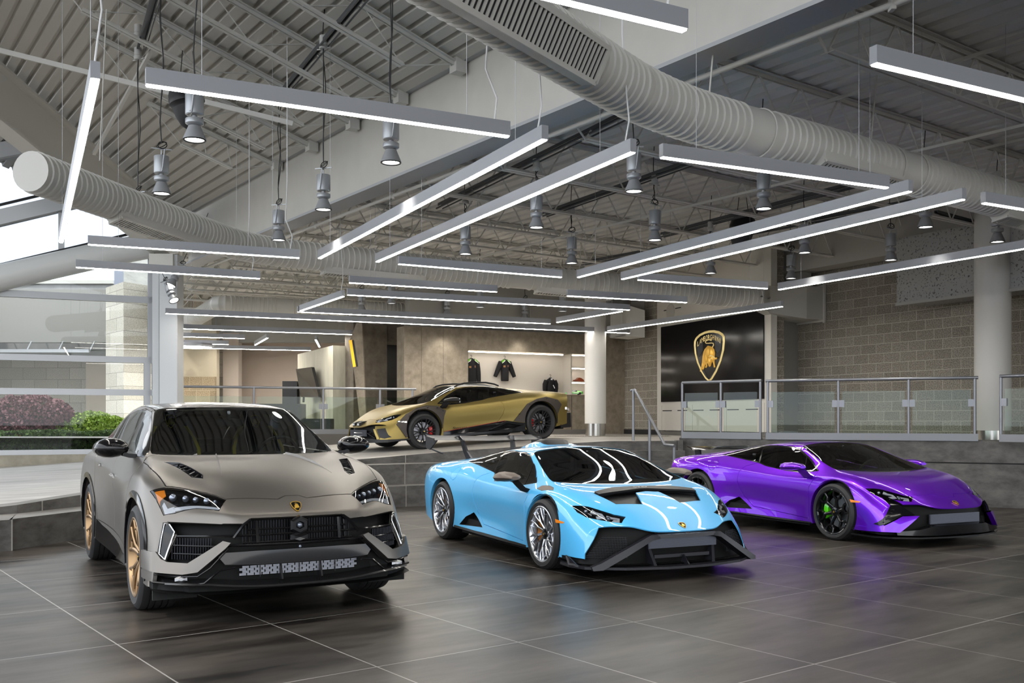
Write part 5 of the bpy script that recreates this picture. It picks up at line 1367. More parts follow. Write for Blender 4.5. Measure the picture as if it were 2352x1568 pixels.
# clothes
def garment(px, py0, py1, wpx, label, arms):
    s0 = tw_s(px); z1 = tw_z(px, py0); z0 = tw_z(px, py1); H = z1-z0; W = wpx/F_PX*25; o = -.30
    r = thing('jacket' if arms != 2 else 'dark_jacket', label, 'jacket', 'jackets hung in the niche' if arms != 2 else None, loc=tw(s0, o, z0))
    secs = []
    for t, w, th in ((0,.33,.05),(.08,.345,.07),(.4,.34,.08),(.75,.36,.09),(.84,.36,.08),(.92,.22,.06),(.955,.12,.05),(1,.11,.04)):
        z = z0+H*t; ww = w*W
        secs.append([tw(s0+ww*math.cos(a)*1.0, o+th*math.sin(a), z) for a in [k*PI/6 for k in range(12)]])
    b = B(); loft(b, secs); rel(link('jacket_body', b, mat('black fabric', srgb('#141416'), .85), smooth=50), r)
    for sg in (1, -1):
        b = B()
        if arms == 0: P = [(sg*.34,.84),(sg*.42,.6),(sg*.47,.35),(sg*.50,.06)]
        elif arms == 1: P = [(sg*.32,.86),(sg*.52,.62),(sg*.70,.40),(sg*.86,.20)]
        else: P = [(sg*.34,.80),(sg*.47,.6),(sg*.50,.35),(sg*.48,.1)]
        tube(b, [tw(s0+x*W, o, z0+H*z) for x, z in P], .06, 8, rs=[.075,.07,.06,.05]); sl = rel(link('sleeve', b, mat('black fabric', srgb('#141416'), .85), smooth=60), r)
        if arms < 2:
            b = B(); loft(b, [[tw(s0+sg*x*W, o+.085, z0+H*z), tw(s0+sg*(x+.0)*W, o+.095, z0+H*(z-.07)), tw(s0+sg*x*W, o-.02, z0+H*(z-.07)), tw(s0+sg*x*W, o-.02, z0+H*(z+.005))] for x, z in ((.15,.975),(.26,.93),(.37,.875))])
            rel(link('shoulder_patch', b, mat('jacket green', srgb('#5d9a2e'), .7)), r)
            b = B(); tube(b, [tw(s0+sg*x*W, o+.10, z0+H*z) for x, z in ((.12,.95),(.17,.885),(.27,.85),(.37,.80))], .008, 5); rel(link('white_piping', b, mat('piping white', (.8,.8,.8), .6)), r)
    if arms < 2:
        b = B(); wb = lambda x, z, w, h, d=.085: box(b, tw(s0+x*W, o+d, z0+H*z), (w, .008, h), math.atan2(td.y, td.x))
        wb(-.16,.66,.06,.05); rel(link('chest_patch', b, mat('patch tan', srgb('#9c7148'), .7)), r)
        b = B(); box(b, tw(s0+.16*W, o+.085, z0+H*.68), (.035,.008,.055), math.atan2(td.y, td.x)); rel(link('chest_badge', b, mat('badge brown', srgb('#6d5140'), .7)), r)
    else:
        b = B(); box(b, tw(s0, o+.07, z0+H*.88), (.05,.008,.06), math.atan2(td.y, td.x)); rel(link('neck_label', b, mat('piping white', (.8,.8,.8), .6)), r)
        b = B(); bar(b, tw(s0+.10*W, o+.09, z0+H*.55), tw(s0+.24*W, o+.09, z0+H*.36), .008, .02); rel(link('zip', b, mat('piping white', (.8,.8,.8), .6)), r)
    b = B(); zt = z1
    tube(b, [tw(s0+x, o, zt+z) for x, z in ((0,-.02),(0,.03),(.02,.06),(.0,.085),(-.03,.07))], .006, 5); tube(b, [tw(s0+x*W, o, z0+H*z) for x, z in ((-.3,.84),(0,.97),(.3,.84))], .008, 5)
    rel(link('hanger', b, M_BLACKM), r); return r
garment(1094, 821, 882, 40, 'larger black jacket with green shoulders, hanging at the left end of the white niche', 0)
garment(1171.5, 823, 874, 30, 'smaller black sweatshirt with green shoulders and spread sleeves, hung mid-niche', 1)
garment(1277, 866, 905, 32, 'plain dark zipped jacket displayed low on the counter beside the shelves', 2)
# model car and book on the shelves
def model_car(px, z, o, L, label):
    s0 = tw_s(px); r = thing('model_car', label, 'model car', loc=tw(s0, o, z)); k = L/4.5
    Mm = Matrix.Translation(tw(s0, o, z)) @ Matrix.Rotation(math.atan2(td.y, td.x)+PI-.35, 4, 'Z') @ Matrix.Scale(k, 4)
    b = B(); 
    secs = []
    for x, h, w, hr, wr in ((-2.2,.55,.85,.72,.7),(-1.9,.45,.93,.85,.7),(-1.2,.35,.96,.98,.62),(-.3,.3,.95,1.15,.55),(.2,.3,.95,1.12,.55),(.9,.3,.95,.78,.72),(1.6,.3,.93,.66,.7),(2.2,.3,.75,.42,.6)):
        secs.append([Mm @ Vector(p) for p in ((x,-w,.2),(x,-w,h+.25),(x,-wr,hr),(x,wr,hr),(x,w,h+.25),(x,w,.2))])
    loft(b, secs); rel(link('car_body', b, mat('lime paint', srgb('#4fb51d'), .25, coat=1), smooth=30), r)
    b = B()
    loft(b, [[Mm @ Vector(p) for p in ((x,-w,z0),(x,-w*.72,z1),(x,w*.72,z1),(x,w,z0))] for x, w, z0, z1 in ((-1.3,.80,.75,.97),(-.3,.84,.75,1.16),(.2,.84,.72,1.13),(.95,.86,.70,.78))]); rel(link('car_windows', b, M_BLACKG), r)
    b = B()
    for x in (-1.4, 1.3):
        for y in (-.97, .97): cyl(b, Mm @ Vector((x, y*.8, .33)), Mm @ Vector((x, y, .33)), .33*k, 16)
    rel(link('car_wheels', b, M_TYRE), r)
    return r
model_car(1328, tw_z(1328, 906), -.24, .50, 'bright green toy-size model sports car on the counter beside the round column')
zz = tw_z(1330, 878)+.03
b = B(); box(b, tw(tw_s(1338), -.38, zz+.14), (.22,.02,.28), math.atan2(td.y, td.x)); bk = tag(link('framed_card', b, mat('card white', srgb('#cfc6bd'), .7)), 'white picture card standing on the lower niche shelf', 'card')
b = B(); box(b, tw(tw_s(1334), -.366, zz+.22), (.05,.004,.06), math.atan2(td.y, td.x)); rel(link('card_print', b, mat('print red', srgb('#7a2a22'), .7)), bk) if False else b.free()
b = B(); Mm = Matrix.Translation(tw(tw_s(1338), -.20, zz)) @ Matrix.Rotation(math.atan2(td.y, td.x)+PI, 4, 'Z')
loft(b, [[Mm @ Vector(p) for p in ((x,-w,.0),(x,-w,h),(x,w,h),(x,w,.0))] for x, w, h in ((-.14,.05,.05),(-.05,.06,.10),(.02,.06,.11),(.08,.06,.06),(.15,.05,.04))]); tag(link('model_car', b, mat('rust paint', srgb('#7d3b22'), .3), smooth=30), 'small dark red model car in front of the white card on the niche shelf', 'model car')

# left part of the tan wall: dark doorway, darker wall, leaning gold sign, sage partition with screen
b = B(); 
def quadwall(bm, a, c, z0, z1, th=.1):
    a = Vector((*a, 0)); c = Vector((*c, 0)); d = (c-a).normalized(); n = Vector((-d.y, d.x, 0)); m_ = (a+c)/2+n*th/2
    box(bm, (m_.x, m_.y, (z0+z1)/2), ((c-a).length, th, z1-z0), math.atan2(d.y, d.x))
quadwall(b, aty(812, 24.9, z=0)[:2], aty(889, 25.6, z=0)[:2], 1.0, 3.9, .4); struct('wall_back', b, TAND)
b = B(); quadwall(b, aty(880, 27.5, z=0)[:2], aty(925, 27.8, z=0)[:2], 1.0, 3.6, .1); struct('door_1', b, mat('dark door', srgb('#1c1a18'), .5))
b = B(); quadwall(b, aty(880, 25.7, z=0)[:2], aty(928, 26.0, z=0)[:2], 3.42, 4.2, .3); struct('trim_12', b, TAND)
# leaning tan fin
b = B(); p = aty(822, 24.6, z=0); prism(b, [(p.x-.20, p.y, 3.45),(p.x-.02, p.y, 3.9),(p.x+.10, p.y, 3.9),(p.x+.52-.3, p.y, 1.03),(p.x+.40-.3, p.y, 1.03)], (0,.15,0)); struct('trim_13', b, TAN)
a0, a1 = aty(805, 24.0, py=781), aty(814.5, 24.0, py=842)
r = thing('gold_sign', 'narrow yellow illuminated sign blade leaning at the wall corner behind the gold car', 'sign', loc=a1)
b = B(); bar(b, a0+Vector((.05,.03,0)), a1+Vector((.05,.03,0)), .05, .09, up=(0,1,0)); rel(link('sign_backing', b, M_BLACKM), r)
b = B(); bar(b, a0, a1, .07, .05, up=(0,1,0)); rel(link('sign_face', b, mat('sign yellow', srgb('#d99a1a'), .5, emit=srgb('#e0a020'), estr=.7)), r)
# sage partition
pa, pb_, pc = aty(683.6, 28.4, z=0), aty(764.8, 25.0, z=0), aty(797, 25.2, z=0)
ztp = CAM_H+(HOR-793)*25.0/F_PX
b = B(); prism(b, [(pa.x,pa.y,1.03),(pb_.x,pb_.y,1.03),(pc.x,pc.y,1.03),(pc.x+.1,pc.y+2.5,1.03),(pa.x+.3,pa.y+.2,1.03)], (0,0,ztp-1.03)); tag(link('partition_wall', b, SAGE), 'pale sage-green freestanding partition block beyond the glass railing', 'partition')
dd = (pb_-pa); dd.normalize(); nn = Vector((dd.y, -dd.x, 0))
r = thing('wall_monitor', 'black flat monitor tilted off the sage partition on a wall bracket', 'monitor', loc=pa.lerp(pb_, .4)+UP*1.7)
b = B(); slab(b, [aty(686,27.2,py=848), aty(722,26.1,py=843), aty(739,25.6,py=913), aty(697,26.7,py=912)], .08); rel(link('monitor_panel', b, mat('monitor black', (.012,.012,.013), .2)), r)
b = B(); c2 = pa.lerp(pb_, .45); bar(b, c2+UP*2.3, c2+nn*.30+UP*2.3, .05, .05); bar(b, c2+UP*2.6+nn*.2, c2+UP*1.9+nn*.25, .05, .05); rel(link('wall_bracket', b, M_BLACKM), r)
# desk area far left
b = B(); p = aty(650, 26.5, z=0); box(b, (p.x, p.y, 1.03+.42), (1.1,.7,.80)); ds = tag(link('reception_desk', b, mat('desk black', (.015,.015,.016), .4)), 'low black reception desk in front of the beige wall', 'desk')
b = B(); p = aty(668, 28.2, z=0); box(b, (p.x, p.y, 1.03+.75), (.42,.3,1.5)); tag(link('black_cabinet', b, mat('desk black', (.015,.015,.016), .4)), 'tall narrow black cabinet beside the sage partition', 'cabinet')
b = B(); p = aty(728, 24.0, z=0); box(b, (p.x, p.y, 1.03+.22), (.75,.5,.40)); tag(link('black_bench', b, mat('desk black', (.015,.015,.016), .4)), 'low black bench at the foot of the sage partition', 'bench')
b = B(); p = aty(628, 26.0, py=918); box(b, p, (.5,.3,.12)); tag(link('paper_tray', b, mat('card white', srgb('#cfc6bd'), .7)), 'small pale tray on the desk by the beige wall', 'tray') if False else b.free()
# back walls
b = B(); box(b, (-7.4, 33.2, 2.5), (14, .3, 3.2)); struct('wall_back', b, BEIGE)
b = B(); box(b, (-4, 31.5, 4.75), (30, .3, 1.7)); struct('wall_back', b, DRY)
b = B(); box(b, (-10.3, 30.2, 2.6), (2.45, .3, 3.2)); o = struct('wall_left', b, mat('sand wall', srgb('#aaa08c'), .85))
b = B(); box(b, (1.2,.1,.42), (2.44,.2,.84)); o = struct('wall_left', b, block_mat('tan block band', srgb('#8e7f66'), srgb('#7b6c55'), srgb('#a39880'), ratio=(.41,.42))); o.location = (-11.5, 29.9, 1.9)
b = B(); box(b, (-9.0, 31.5, 2.6), (.5,.4,3.2)); struct('trim_14', b, mat('pale pilaster', srgb('#b8aca0'), .8))
b = B(); box(b, (-18, 30, 3), (.3, 20, 7)); box(b, (4, 40, 3), (60,.3,8)); struct('wall_back', b, DRY)
# fascia above the right block wall, fleck panel box
b = B(); bar(b, bw0-(bw1-bw0).normalized()*.2+Vector((-.35,-.2,5.2)), bw1+Vector((-.35,-.2,5.2)), .5, 1.05); struct('trim_15', b, DRYL)
b = B(); bar(b, Vector((3.4,27.0,5.1)), Vector((6.5,21.6,5.1)), .3, 1.6); struct('trim_16', b, DRYL)
b = B(); bar(b, Vector((-2.6,24.3,4.4)), Vector((3.3,27.4,4.4)), .3, 1.2); struct('trim_17', b, DRY)
FLECK = mat('flecked panel', srgb('#9d9c98'), .8)
def fleck():
    m = FLECK; nt, b_ = nodes(m); N = nt.nodes.new; L = nt.links.new; tc = N('ShaderNodeTexCoord'); n = N('ShaderNodeTexNoise'); n.inputs['Scale'].default_value = 28; n.inputs['Detail'].default_value = 3; L(tc.outputs['Object'], n.inputs[0])
    cr = N('ShaderNodeValToRGB'); cr.color_ramp.elements[0].position = .34; cr.color_ramp.elements[0].color = (.10,.095,.09,1); cr.color_ramp.elements[1].position = .42; cr.color_ramp.elements[1].color = (.36,.355,.34,1); L(n.outputs[0], cr.inputs[0]); L(cr.outputs[0], b_.inputs['Base Color'])
fleck()
bd = (bw1-bw0).normalized(); bn = Vector((bd.y, -bd.x, 0))
def at_wall(px, o=0):
    r = Vector(((px-1176)/F_PX, 1, 0)); p0 = bw0+bn*o; t = p0.dot(bn)/r.dot(bn); return r*t
f0, f1 = at_wall(2060, .9), at_wall(2700, .9)
zf0 = CAM_H+(HOR-697)*f0.y/F_PX
b = B(); prism(b, [(f0.x,f0.y,zf0),(f1.x,f1.y,zf0),(f1.x-bn.x*.9,f1.y-bn.y*.9,zf0),(f0.x-bn.x*.9,f0.y-bn.y*.9,zf0)], (0,0,1.25)); struct('wall_right', b, FLECK)
b = B(); bar(b, f0+UP*(zf0-.02)+bn*.02, f1+UP*(zf0-.02)+bn*.02, .05, .05); struct('trim_18', b, DRYL)

# ---------------------------------------------------------------- columns
def column(name, px, d, rad, z0, z1, label, steel=.30):
    p = aty(px, d, z=0); r = thing(name, label, 'column', 'round white columns', loc=(p.x, p.y, z0))
    b = B(); cyl(b, (0,0,steel), (0,0,z1-z0), rad, 40); link('column_shaft', b, mat('column white', srgb('#c9c7c2'), .5), r, smooth=40)
    b = B(); cyl(b, (0,0,0), (0,0,steel), rad*.93, 40); link('column_base', b, STEEL, r, smooth=40)
    return r
column('round_column', 2280, 17.0, .295, 1.08, 5.3, 'thick round white column with a steel base, between the two right railings', .16)
cc = column('round_column', 1367.5, 24.2, .265, 1.03, 5.3, 'slimmer round white column with a steel base, beside the merchandise niche', .30)
b = B(); cyl(b, (0,0,4.00-1.03), (0,0,4.04-1.03), .31, 40); link('column_collar', b, WHITEP, cc)

# ---------------------------------------------------------------- glass railings
def railing(P, label, posts, z0, h=1.07, name='glass_railing', post_r=.024, group='glass railings'):
    """P polyline of plan points; posts: list of fractions along"""
    r = thing(name, label, 'railing', group, loc=(P[0].x, P[0].y, z0)); L = [0]
    for a, c in zip(P, P[1:]): L.append(L[-1]+(c-a).length)
    def at(t):
        s = t*L[-1]
        for i in range(len(P)-1):
            if s <= L[i+1]+1e-6: return P[i].lerp(P[i+1], (s-L[i])/(L[i+1]-L[i]))
        return P[-1]
    b = B(); tube(b, [Vector((p.x, p.y, z0+h)) for p in P], .028, 10); rel(link('handrail', b, RAILM, smooth=50), r)
    b = B()
    for a, c in zip(P, P[1:]): bar(b, (a.x,a.y,z0+.05), (c.x,c.y,z0+.05), .05, .12)
    rel(link('base_shoe', b, mat('rail base steel', srgb('#77797c'), .4, metal=.5)), r)
    Q = [at(t) for t in posts]
    for q in Q:
        b = B(); cyl(b, (q.x,q.y,z0), (q.x,q.y,z0+h), post_r, 12); rel(link('post', b, RAILM, smooth=50), r)
    for q, w in zip(Q, Q[1:]):
        d = (w-q); ln = d.length; d.normalize()
        if ln < .3: continue
        b = B(); a = q+d*.06; c = w-d*.06; n = Vector((d.y,-d.x,0))
        prism(b, [a+UP*(z0+.11), c+UP*(z0+.11), c+UP*(z0+h-.20), a+UP*(z0+h-.20)], n*.010); rel(link('glass_panel', b, RGLASS), r)
        for e, sg in ((q, 1), (w, -1)):
            b = B(); c0 = e+d*sg*.05; box(b, (c0.x, c0.y, z0+h*.60), (.10,.035,.12), math.atan2(d.y, d.x)); rel(link('glass_clamp', b, RAILM), r)
    return r
rz = 1.085
ra = [Vector((3.22,18.50,0)), Vector((4.46,17.48,0))]
railing(ra, 'short glass railing with two bays in front of the black logo screen', (0,.5,.985), rz, 1.04)
railing([Vector((4.52,17.42,0)), Vector((7.64,16.03,0))], 'long glass railing with three bays on the wall behind the violet car', (0.01,.36,.69,.985), rz, 1.03)
q0, q1 = aty(2297, 15.55, z=0), aty(2480, 14.6, z=0)
railing([Vector((q0.x,q0.y,0)), Vector((q1.x,q1.y,0))], 'glass railing right of the thick round column, cut by the picture edge', (0.01,.9), rz, 1.03)
railing([RL0, RL1], 'glass railing above the ramp, behind the grey and gold cars', (.02,.31,.595,.84,.985), 1.10, 1.04)
# handrail on the steps
r = thing('stair_handrail', 'sloping grey metal handrail on three posts by the steps, behind the blue car', 'railing', loc=(2.32,18.4,1.03))
h0 = aty(1458, 18.5, py=894.5); h1 = aty(1527, 17.3, py=1021); h2 = aty(1549, 17.1, py=1023.5)
b = B(); tube(b, [h0+Vector((-.07,.05,-.02)), h0, h0+(h1-h0)*.5, h1, h2], .027, 10); rel(link('handrail', b, RAILM, smooth=60), r)
for px, d, z0, zt in ((1454.5,18.5,1.03,h0.z),(1492,17.9,.68,h0.z+(h1.z-h0.z)*.5),(1548.5,17.15,.17,h2.z)):
    p = aty(px, d, z=0); b = B(); cyl(b, (p.x,p.y,z0), (p.x,p.y,zt), .026, 12); rel(link('post', b, RAILM, smooth=50), r)
# perforated threshold strip behind the gold car
b = B(); a = aty(1010, 22.6, z=1.036); c = aty(1540, 22.9, z=1.036)
for k in range(90): 
    p = a.lerp(c, k/90); 
    for j in range(3): box(b, (p.x+.02*j, p.y+.09*j, 1.040), (.035,.03,.008), .6)
bar(b, a+Vector((0,.09,-.002)), c+Vector((0,.09,-.002)), .30, .006); o = link('tread_plate', b, mat('tread plate metal', srgb('#9b968d'), .35, metal=.7)); tag(o, 'strip of perforated metal tread plate on the upper floor behind the gold car', 'floor plate')
# ---------------------------------------------------------------- white girder between the two roofs
GZ0, GZ1 = 4.86, 6.05
def gp(t): return Vector((.795, 10.5, 0))+T2*t      # runs along T2; t>0 away from the camera
GA, GB = gp(-13.5), gp(13.9)
b = B(); N_ = Vector((T1.x, T1.y, 0))
bar(b, GA+N_*.13+UP*((GZ0+GZ1)/2+.04), GB+N_*.13+UP*((GZ0+GZ1)/2+.04), .06, GZ1-GZ0-.08)
struct('trim_20', b, WHITEP)
b = B(); bar(b, GA+N_*.16+UP*(GZ0+.02), GB+N_*.16+UP*(GZ0+.02), .36, .04); bar(b, GA+N_*.16+UP*(GZ1-.02), GB+N_*.16+UP*(GZ1-.02), .30, .04)
struct('trim_21', b, mat('girder flange', srgb('#a6a8ab'), .55))
b = B(); tube(b, [GA+N_*.40+UP*(GZ0-.05), GB+N_*.40+UP*(GZ0-.05)], .028, 8); o = link('conduit_pipe', b, WHITEP, smooth=50); tag(o, 'thin white pipe running along the underside of the big white girder', 'pipe')
for t in (-3.4,-.6,2.2,5,7.8): b = B(); p = gp(t)+N_*.40; box(b, (p.x, p.y, GZ0-.03), (.04,.08,.14)); rel(link('pipe_clip', b, WHITEP), o)

# ---------------------------------------------------------------- corrugated decks
def deck(name, org, ax, ay, L, W, zf, m, pitch=.30, dep=.075, s0=0):
    """ribs run along ax for L; repeated along ay for W; zf(p) gives height of the underside"""
    b = B(); n = int(W/pitch); prof = []
    for k in range(n+1):
        y = k*pitch
        for dy, h in ((0, 0), (.19, 0), (.215, dep), (.275, dep)): prof.append((y+dy*pitch/.30, h))
    seg = 2; rows = []
    for i in range(seg+1):
        row = []
        for y, h in prof:
            p = org+ax*(L*i/seg)+ay*y; row.append(b.verts.new((p.x, p.y, zf(p)+h)))
        rows.append(row)
    for a, c in zip(rows, rows[1:]):
        for k in range(len(a)-1): b.faces.new((a[k], c[k], c[k+1], a[k+1]))
    r = struct(name, b, m); return r
MS = .31
def zl(p):
    d = (p-Vector((.795,10.5,0))).dot(-T1); return 6.02+MS*max(-1, d)
deck('ceiling', gp(-22)+Vector(-T1)*.0, T2, -T1, 38, 11.0, zl, DECKM, pitch=.2, dep=.06)
ZR = 5.42
deck('ceiling', gp(-22)+N_*.1, T2, T1, 38, 17.5, lambda p: ZR, mat('right roof deck', srgb('#d3d2cf'), .6))
deck('ceiling', Vector((-7.7, 21.3, 0)), Vector((-.36,.933,0)), U1, 16, 14, lambda p: 5.26, mat('back roof deck', srgb('#cac9c5'), .6))
# flat roof slab above everything so no sky leaks
b = B(); box(b, (8, 16, 5.75), (1, 1, .1)); b.free()
b = B(); P = [gp(-22)+N_*.2, gp(15.5)+N_*.2, gp(15.5)+N_*22, gp(-22)+N_*22]; prism(b, [(p.x, p.y, 5.6) for p in P], (0,0,.1)); struct('ceiling', b, DRY)
b = B(); P = [gp(-22), gp(14.0), gp(9)-N_*5, gp(3)-N_*11.1, gp(-22)-N_*11.1]; prism(b, [(p.x, p.y, zl(p)+.13) for p in P], (0,0,.1)); struct('ceiling', b, DRY)
b = B(); prism(b, [(-7.8,21.2,5.42),(6,28,5.42),(6,42,5.42),(-15,42,5.42)], (0,0,.1)); struct('ceiling', b, DRY)

# ---------------------------------------------------------------- open web joists
def joist(p, q, dep, label, group, step=.62, ends=.5, cw=.055, ch=.045, web=.014):
    """p,q ends of the top chord underside"""
    p = Vector(p); q = Vector(q); d = q-p; L = d.length; x = d.normalized(); s = x.cross(UP).normalized(); dn = s.cross(x).normalized()
    if dn.z > 0: dn = -dn
    r = thing('roof_joist', label, 'joist', group, loc=p); b = B(); off = Vector(p)
    for sg in (1, -1):
        bar(b, p-off+s*sg*(cw*.75), q-off+s*sg*(cw*.75), cw, .012, up=tuple(-dn)); bar(b, p-off+s*sg*(cw*.4)+dn*ch*.5, q-off+s*sg*(cw*.4)+dn*ch*.5, .010, ch, up=tuple(-dn))
    link('top_chord', b, WHITEJ, r)
    b = B(); a, c = p-off+x*ends+dn*dep, q-off-x*ends+dn*dep
    for sg in (1, -1):
        bar(b, a+s*sg*(cw*.7), c+s*sg*(cw*.7), cw, .010, up=tuple(-dn)); bar(b, a+s*sg*(cw*.4)-dn*ch*.4, c+s*sg*(cw*.4)-dn*ch*.4, .010, ch, up=tuple(-dn))
    link('bottom_chord', b, WHITEJ, r)
    b = B(); n = max(2, int((L-2*ends)/step)); st = (L-2*ends)/n
    cyl(b, p-off, a, web, 6); cyl(b, q-off, c, web, 6)
    for k in range(n):
        b0 = a+x*st*k; t0 = b0+x*st*.5-dn*dep; b1 = b0+x*st
        cyl(b, b0, t0, web, 6); cyl(b, t0, b1, web, 6)
    link('web_bars', b, WHITEJ, r)
    return r
WHITEJ = mat('joist paint', srgb('#cbcac5'), .55)
for k in range(12):
    t = 7.9-1.5*k+0.62+.0; p0 = gp(t)-N_*.05; L = min(10.0, 3.0+k*1.25) if t > 0 else 10
    # far ends stop at the edge beam on the left
    Ll = {0:2.2,1:3.4,2:4.4,3:5.4,4:6.6}.get(k, 9.5)
    q0 = p0-N_*Ll
    joist(p0+UP*(zl(p0)-.05), q0+UP*(zl(q0)-.05), .42, 'white open-web steel joist under the sloping roof deck left of the big girder', 'joists under the left roof', ends=.7, step=1.25, web=.009)
for k in range(-3, 10):
    p0 = gp(1.12+1.75*k)+N_*.34; L = 12.5 if k < 6 else 11.5
    q0 = p0+N_*L
    joist(p0+UP*(ZR-.02), q0+UP*(ZR-.02), .55, 'grey-white open-web steel joist under the level roof deck right of the big girder', 'joists under the right roof', step=.75, ends=.6, cw=.06, web=.013)
for k in range(4):
    p0 = Vector((-7.6,21.9,0))+Vector((-.36,.933,0))*(.8+2.2*k); q0 = p0+U1*11
    joist(p0+UP*5.22, q0+UP*5.22, .5, 'dim open-web steel joist under the roof deck far beyond the glass railing', 'joists under the back roof', step=.8)
# bridging bars under the right roof and over the left one
b = B()
for s_ in (3.4, 7.0): bar(b, gp(-8)+N_*s_+UP*(ZR-.08), gp(16)+N_*s_+UP*(ZR-.08), .035, .035)
for s_ in (4.6,): bar(b, gp(-8)+N_*s_+UP*(ZR-.60), gp(12)+N_*s_+UP*(ZR-.60), .035, .035)
o = link('bridging_bars', b, WHITEJ); tag(o, 'thin bridging bars crossing the joists under the right roof deck', 'roof bars')
b = B()
for (x0,y0,x1,y1,z) in ((0,95,600,345,0),):
    bar(b, (-7.9,14.2,6.9), (-3.2,14.3,5.75), .04, .07); bar(b, (-7.35,17.2,6.1), (-4.9,13.4,6.55), .05, .05)
o = link('roof_brace', b, WHITEJ); tag(o, 'long diagonal brace bars crossing the joists at upper left', 'roof bars')
# brackets on the girder
b = B()
for k in range(12):
    p = gp(7.9-1.5*k+.62)-N_*.02; box(b, (p.x, p.y, GZ1-.10), (.16,.16,.18), math.atan2(T2.y, T2.x))
struct('trim_22', b, WHITEJ)

# ---------------------------------------------------------------- sloping edge beam at the left and the steel post
pp = Vector((-7.55, 21.25, 0))
e0 = Vector((-7.40, 20.9, 4.86)); e1 = e0+Vector((-.2,-.98,.272))*11.5
b = B(); s_ = Vector((.98,-.2,0))
A_ = lambda p, o, z: p+s_*o+UP*z
loft(b, [[A_(p,-.18,0), A_(p,.18,0), A_(p,.18,.05), A_(p,.03,.05), A_(p,.03,.90), A_(p,.18,.90), A_(p,.18,.95), A_(p,-.18,.95), A_(p,-.18,.90), A_(p,-.03,.90), A_(p,-.03,.05), A_(p,-.18,.05)] for p in (e0, e1)])
struct('trim_23', b, mat('edge beam paint', srgb('#cccac4'), .55))
b = B(); box(b, (-7.22, 20.75, 2.8), (.38,.40,4.2)); bevel(b, .01); box(b, (-7.56, 20.85, 2.9), (.14,.20,4.4)); o = struct('trim_24', b, mat('post paint', srgb('#c3c6c8'), .5))
b = B(); box(b, (-7.35,20.7,4.75), (.5,.45,.3)); struct('trim_25', b, WHITEP)

# ---------------------------------------------------------------- air ducts
def duct(name, pts, rad, label, band_at=(), seg=26, pitch=.115, r0=None):
    r = thing(name, label, 'duct', None, loc=pts[0])
    # densify with mitred bends
    P = [Vector(p) for p in pts]; path = [P[0]]
    for i in range(1, len(P)-1):
        a = (P[i-1]-P[i]).normalized(); c = (P[i+1]-P[i]).normalized(); R_ = min(.9, (P[i-1]-P[i]).length*.4, (P[i+1]-P[i]).length*.4)
        A0, A1 = P[i]+a*R_, P[i]+c*R_
        for k in range(7): t = k/6; path.append(A0*(1-t)**2+P[i]*2*t*(1-t)+A1*t*t)
    path.append(P[-1])
    # resample
    S = [0]
    for a, c in zip(path, path[1:]): S.append(S[-1]+(c-a).length)
    def at(s):
        s = max(0, min(S[-1], s))
        for i in range(len(path)-1):
            if s <= S[i+1]: return path[i].lerp(path[i+1], (s-S[i])/max(1e-6, S[i+1]-S[i]))
        return path[-1]
    b = B(); n = int(S[-1]/pitch); pts2 = []; rs = []
    for k in range(n):
        s = k*pitch; plain = any(abs(s-bb) < .22 for bb in band_at)
        for f, dr in ((0,0),(.72,0),(.80,.016),(.93,.016)): pts2.append(at(s+f*pitch)); rs.append(rad+(0 if plain else dr))
    pts2.append(at(S[-1])); rs.append(rad)
    tube(b, [p-P[0] for p in pts2], rad, seg, rs=rs); o = link('duct_pipe', b, DUCTM, r, smooth=28)
    for bb in band_at:
        for e in (-.23, .23):
            b = B(); p = at(bb+e)-P[0]; t = (at(bb+e+.02)-at(bb+e-.02)).normalized()
            Mx = Matrix.Translation(p) @ t.to_track_quat('Z', 'Y').to_matrix().to_4x4(); lathe(b, [(rad+.004,-.015),(rad+.016,-.01),(rad+.016,.01),(rad+.004,.015)], seg, Mx); link('joint_band', b, DUCTM, r, smooth=40)
    return r, at, S[-1], P[0]
def diffuser(r, at, s0, s1, rad, ang, org, w=.16, name='air_grille'):
    """slotted air grille box on the duct between s0 and s1, turned ang degrees round the duct from straight down"""
    a, c = at(s0), at(s1); x = (c-a).normalized(); side = x.cross(UP).normalized(); dn = (UP*-math.cos(R(ang))+side*math.sin(R(ang))).normalized(); sd_ = x.cross(dn).normalized()
    b = B(); a = a-org; c = c-org
    loft(b, [[p+dn*(rad*.8)+sd_*w, p+dn*(rad+.05)+sd_*(w*.75), p+dn*(rad+.05)-sd_*(w*.75), p+dn*(rad*.8)-sd_*w] for p in (a, c)]); g = link(name, b, DUCTM, r)
    b = B()
    for e in (1, -1): bar(b, a+dn*(rad+.055)+sd_*e*w*.72, c+dn*(rad+.055)+sd_*e*w*.72, .035, .03, up=tuple(dn))
    for p in (a, c): bar(b, p+dn*(rad+.055)-sd_*w*.72, p+dn*(rad+.055)+sd_*w*.72, .04, .03, up=tuple(dn))
    link('grille_frame', b, DUCTM, g)
    b = B(); box(b, (0,0,0), (.001,.001,.001)); b.free(); b = B(); slab(b, [a+dn*(rad+.052)+sd_*w*.7, c+dn*(rad+.052)+sd_*w*.7, c+dn*(rad+.052)-sd_*w*.7, a+dn*(rad+.052)-sd_*w*.7], .004); link('grille_void', b, mat('grille void', (.03,.03,.03), .8), g)
    b = B(); n = int((c-a).length/.055)
    for k in range(n): p = a.lerp(c, (k+.5)/n); bar(b, p+dn*(rad+.062)-sd_*w*.68, p+dn*(rad+.062)+sd_*w*.68, .022, .012, up=tuple(dn))
    link('grille_fins', b, DUCTM, g)
ZD = 4.30
def dz(px, py, z=ZD):
    d = F_PX*(z-CAM_H)/(HOR-py); return Vector(((px-1176)/F_PX*d, d, z))
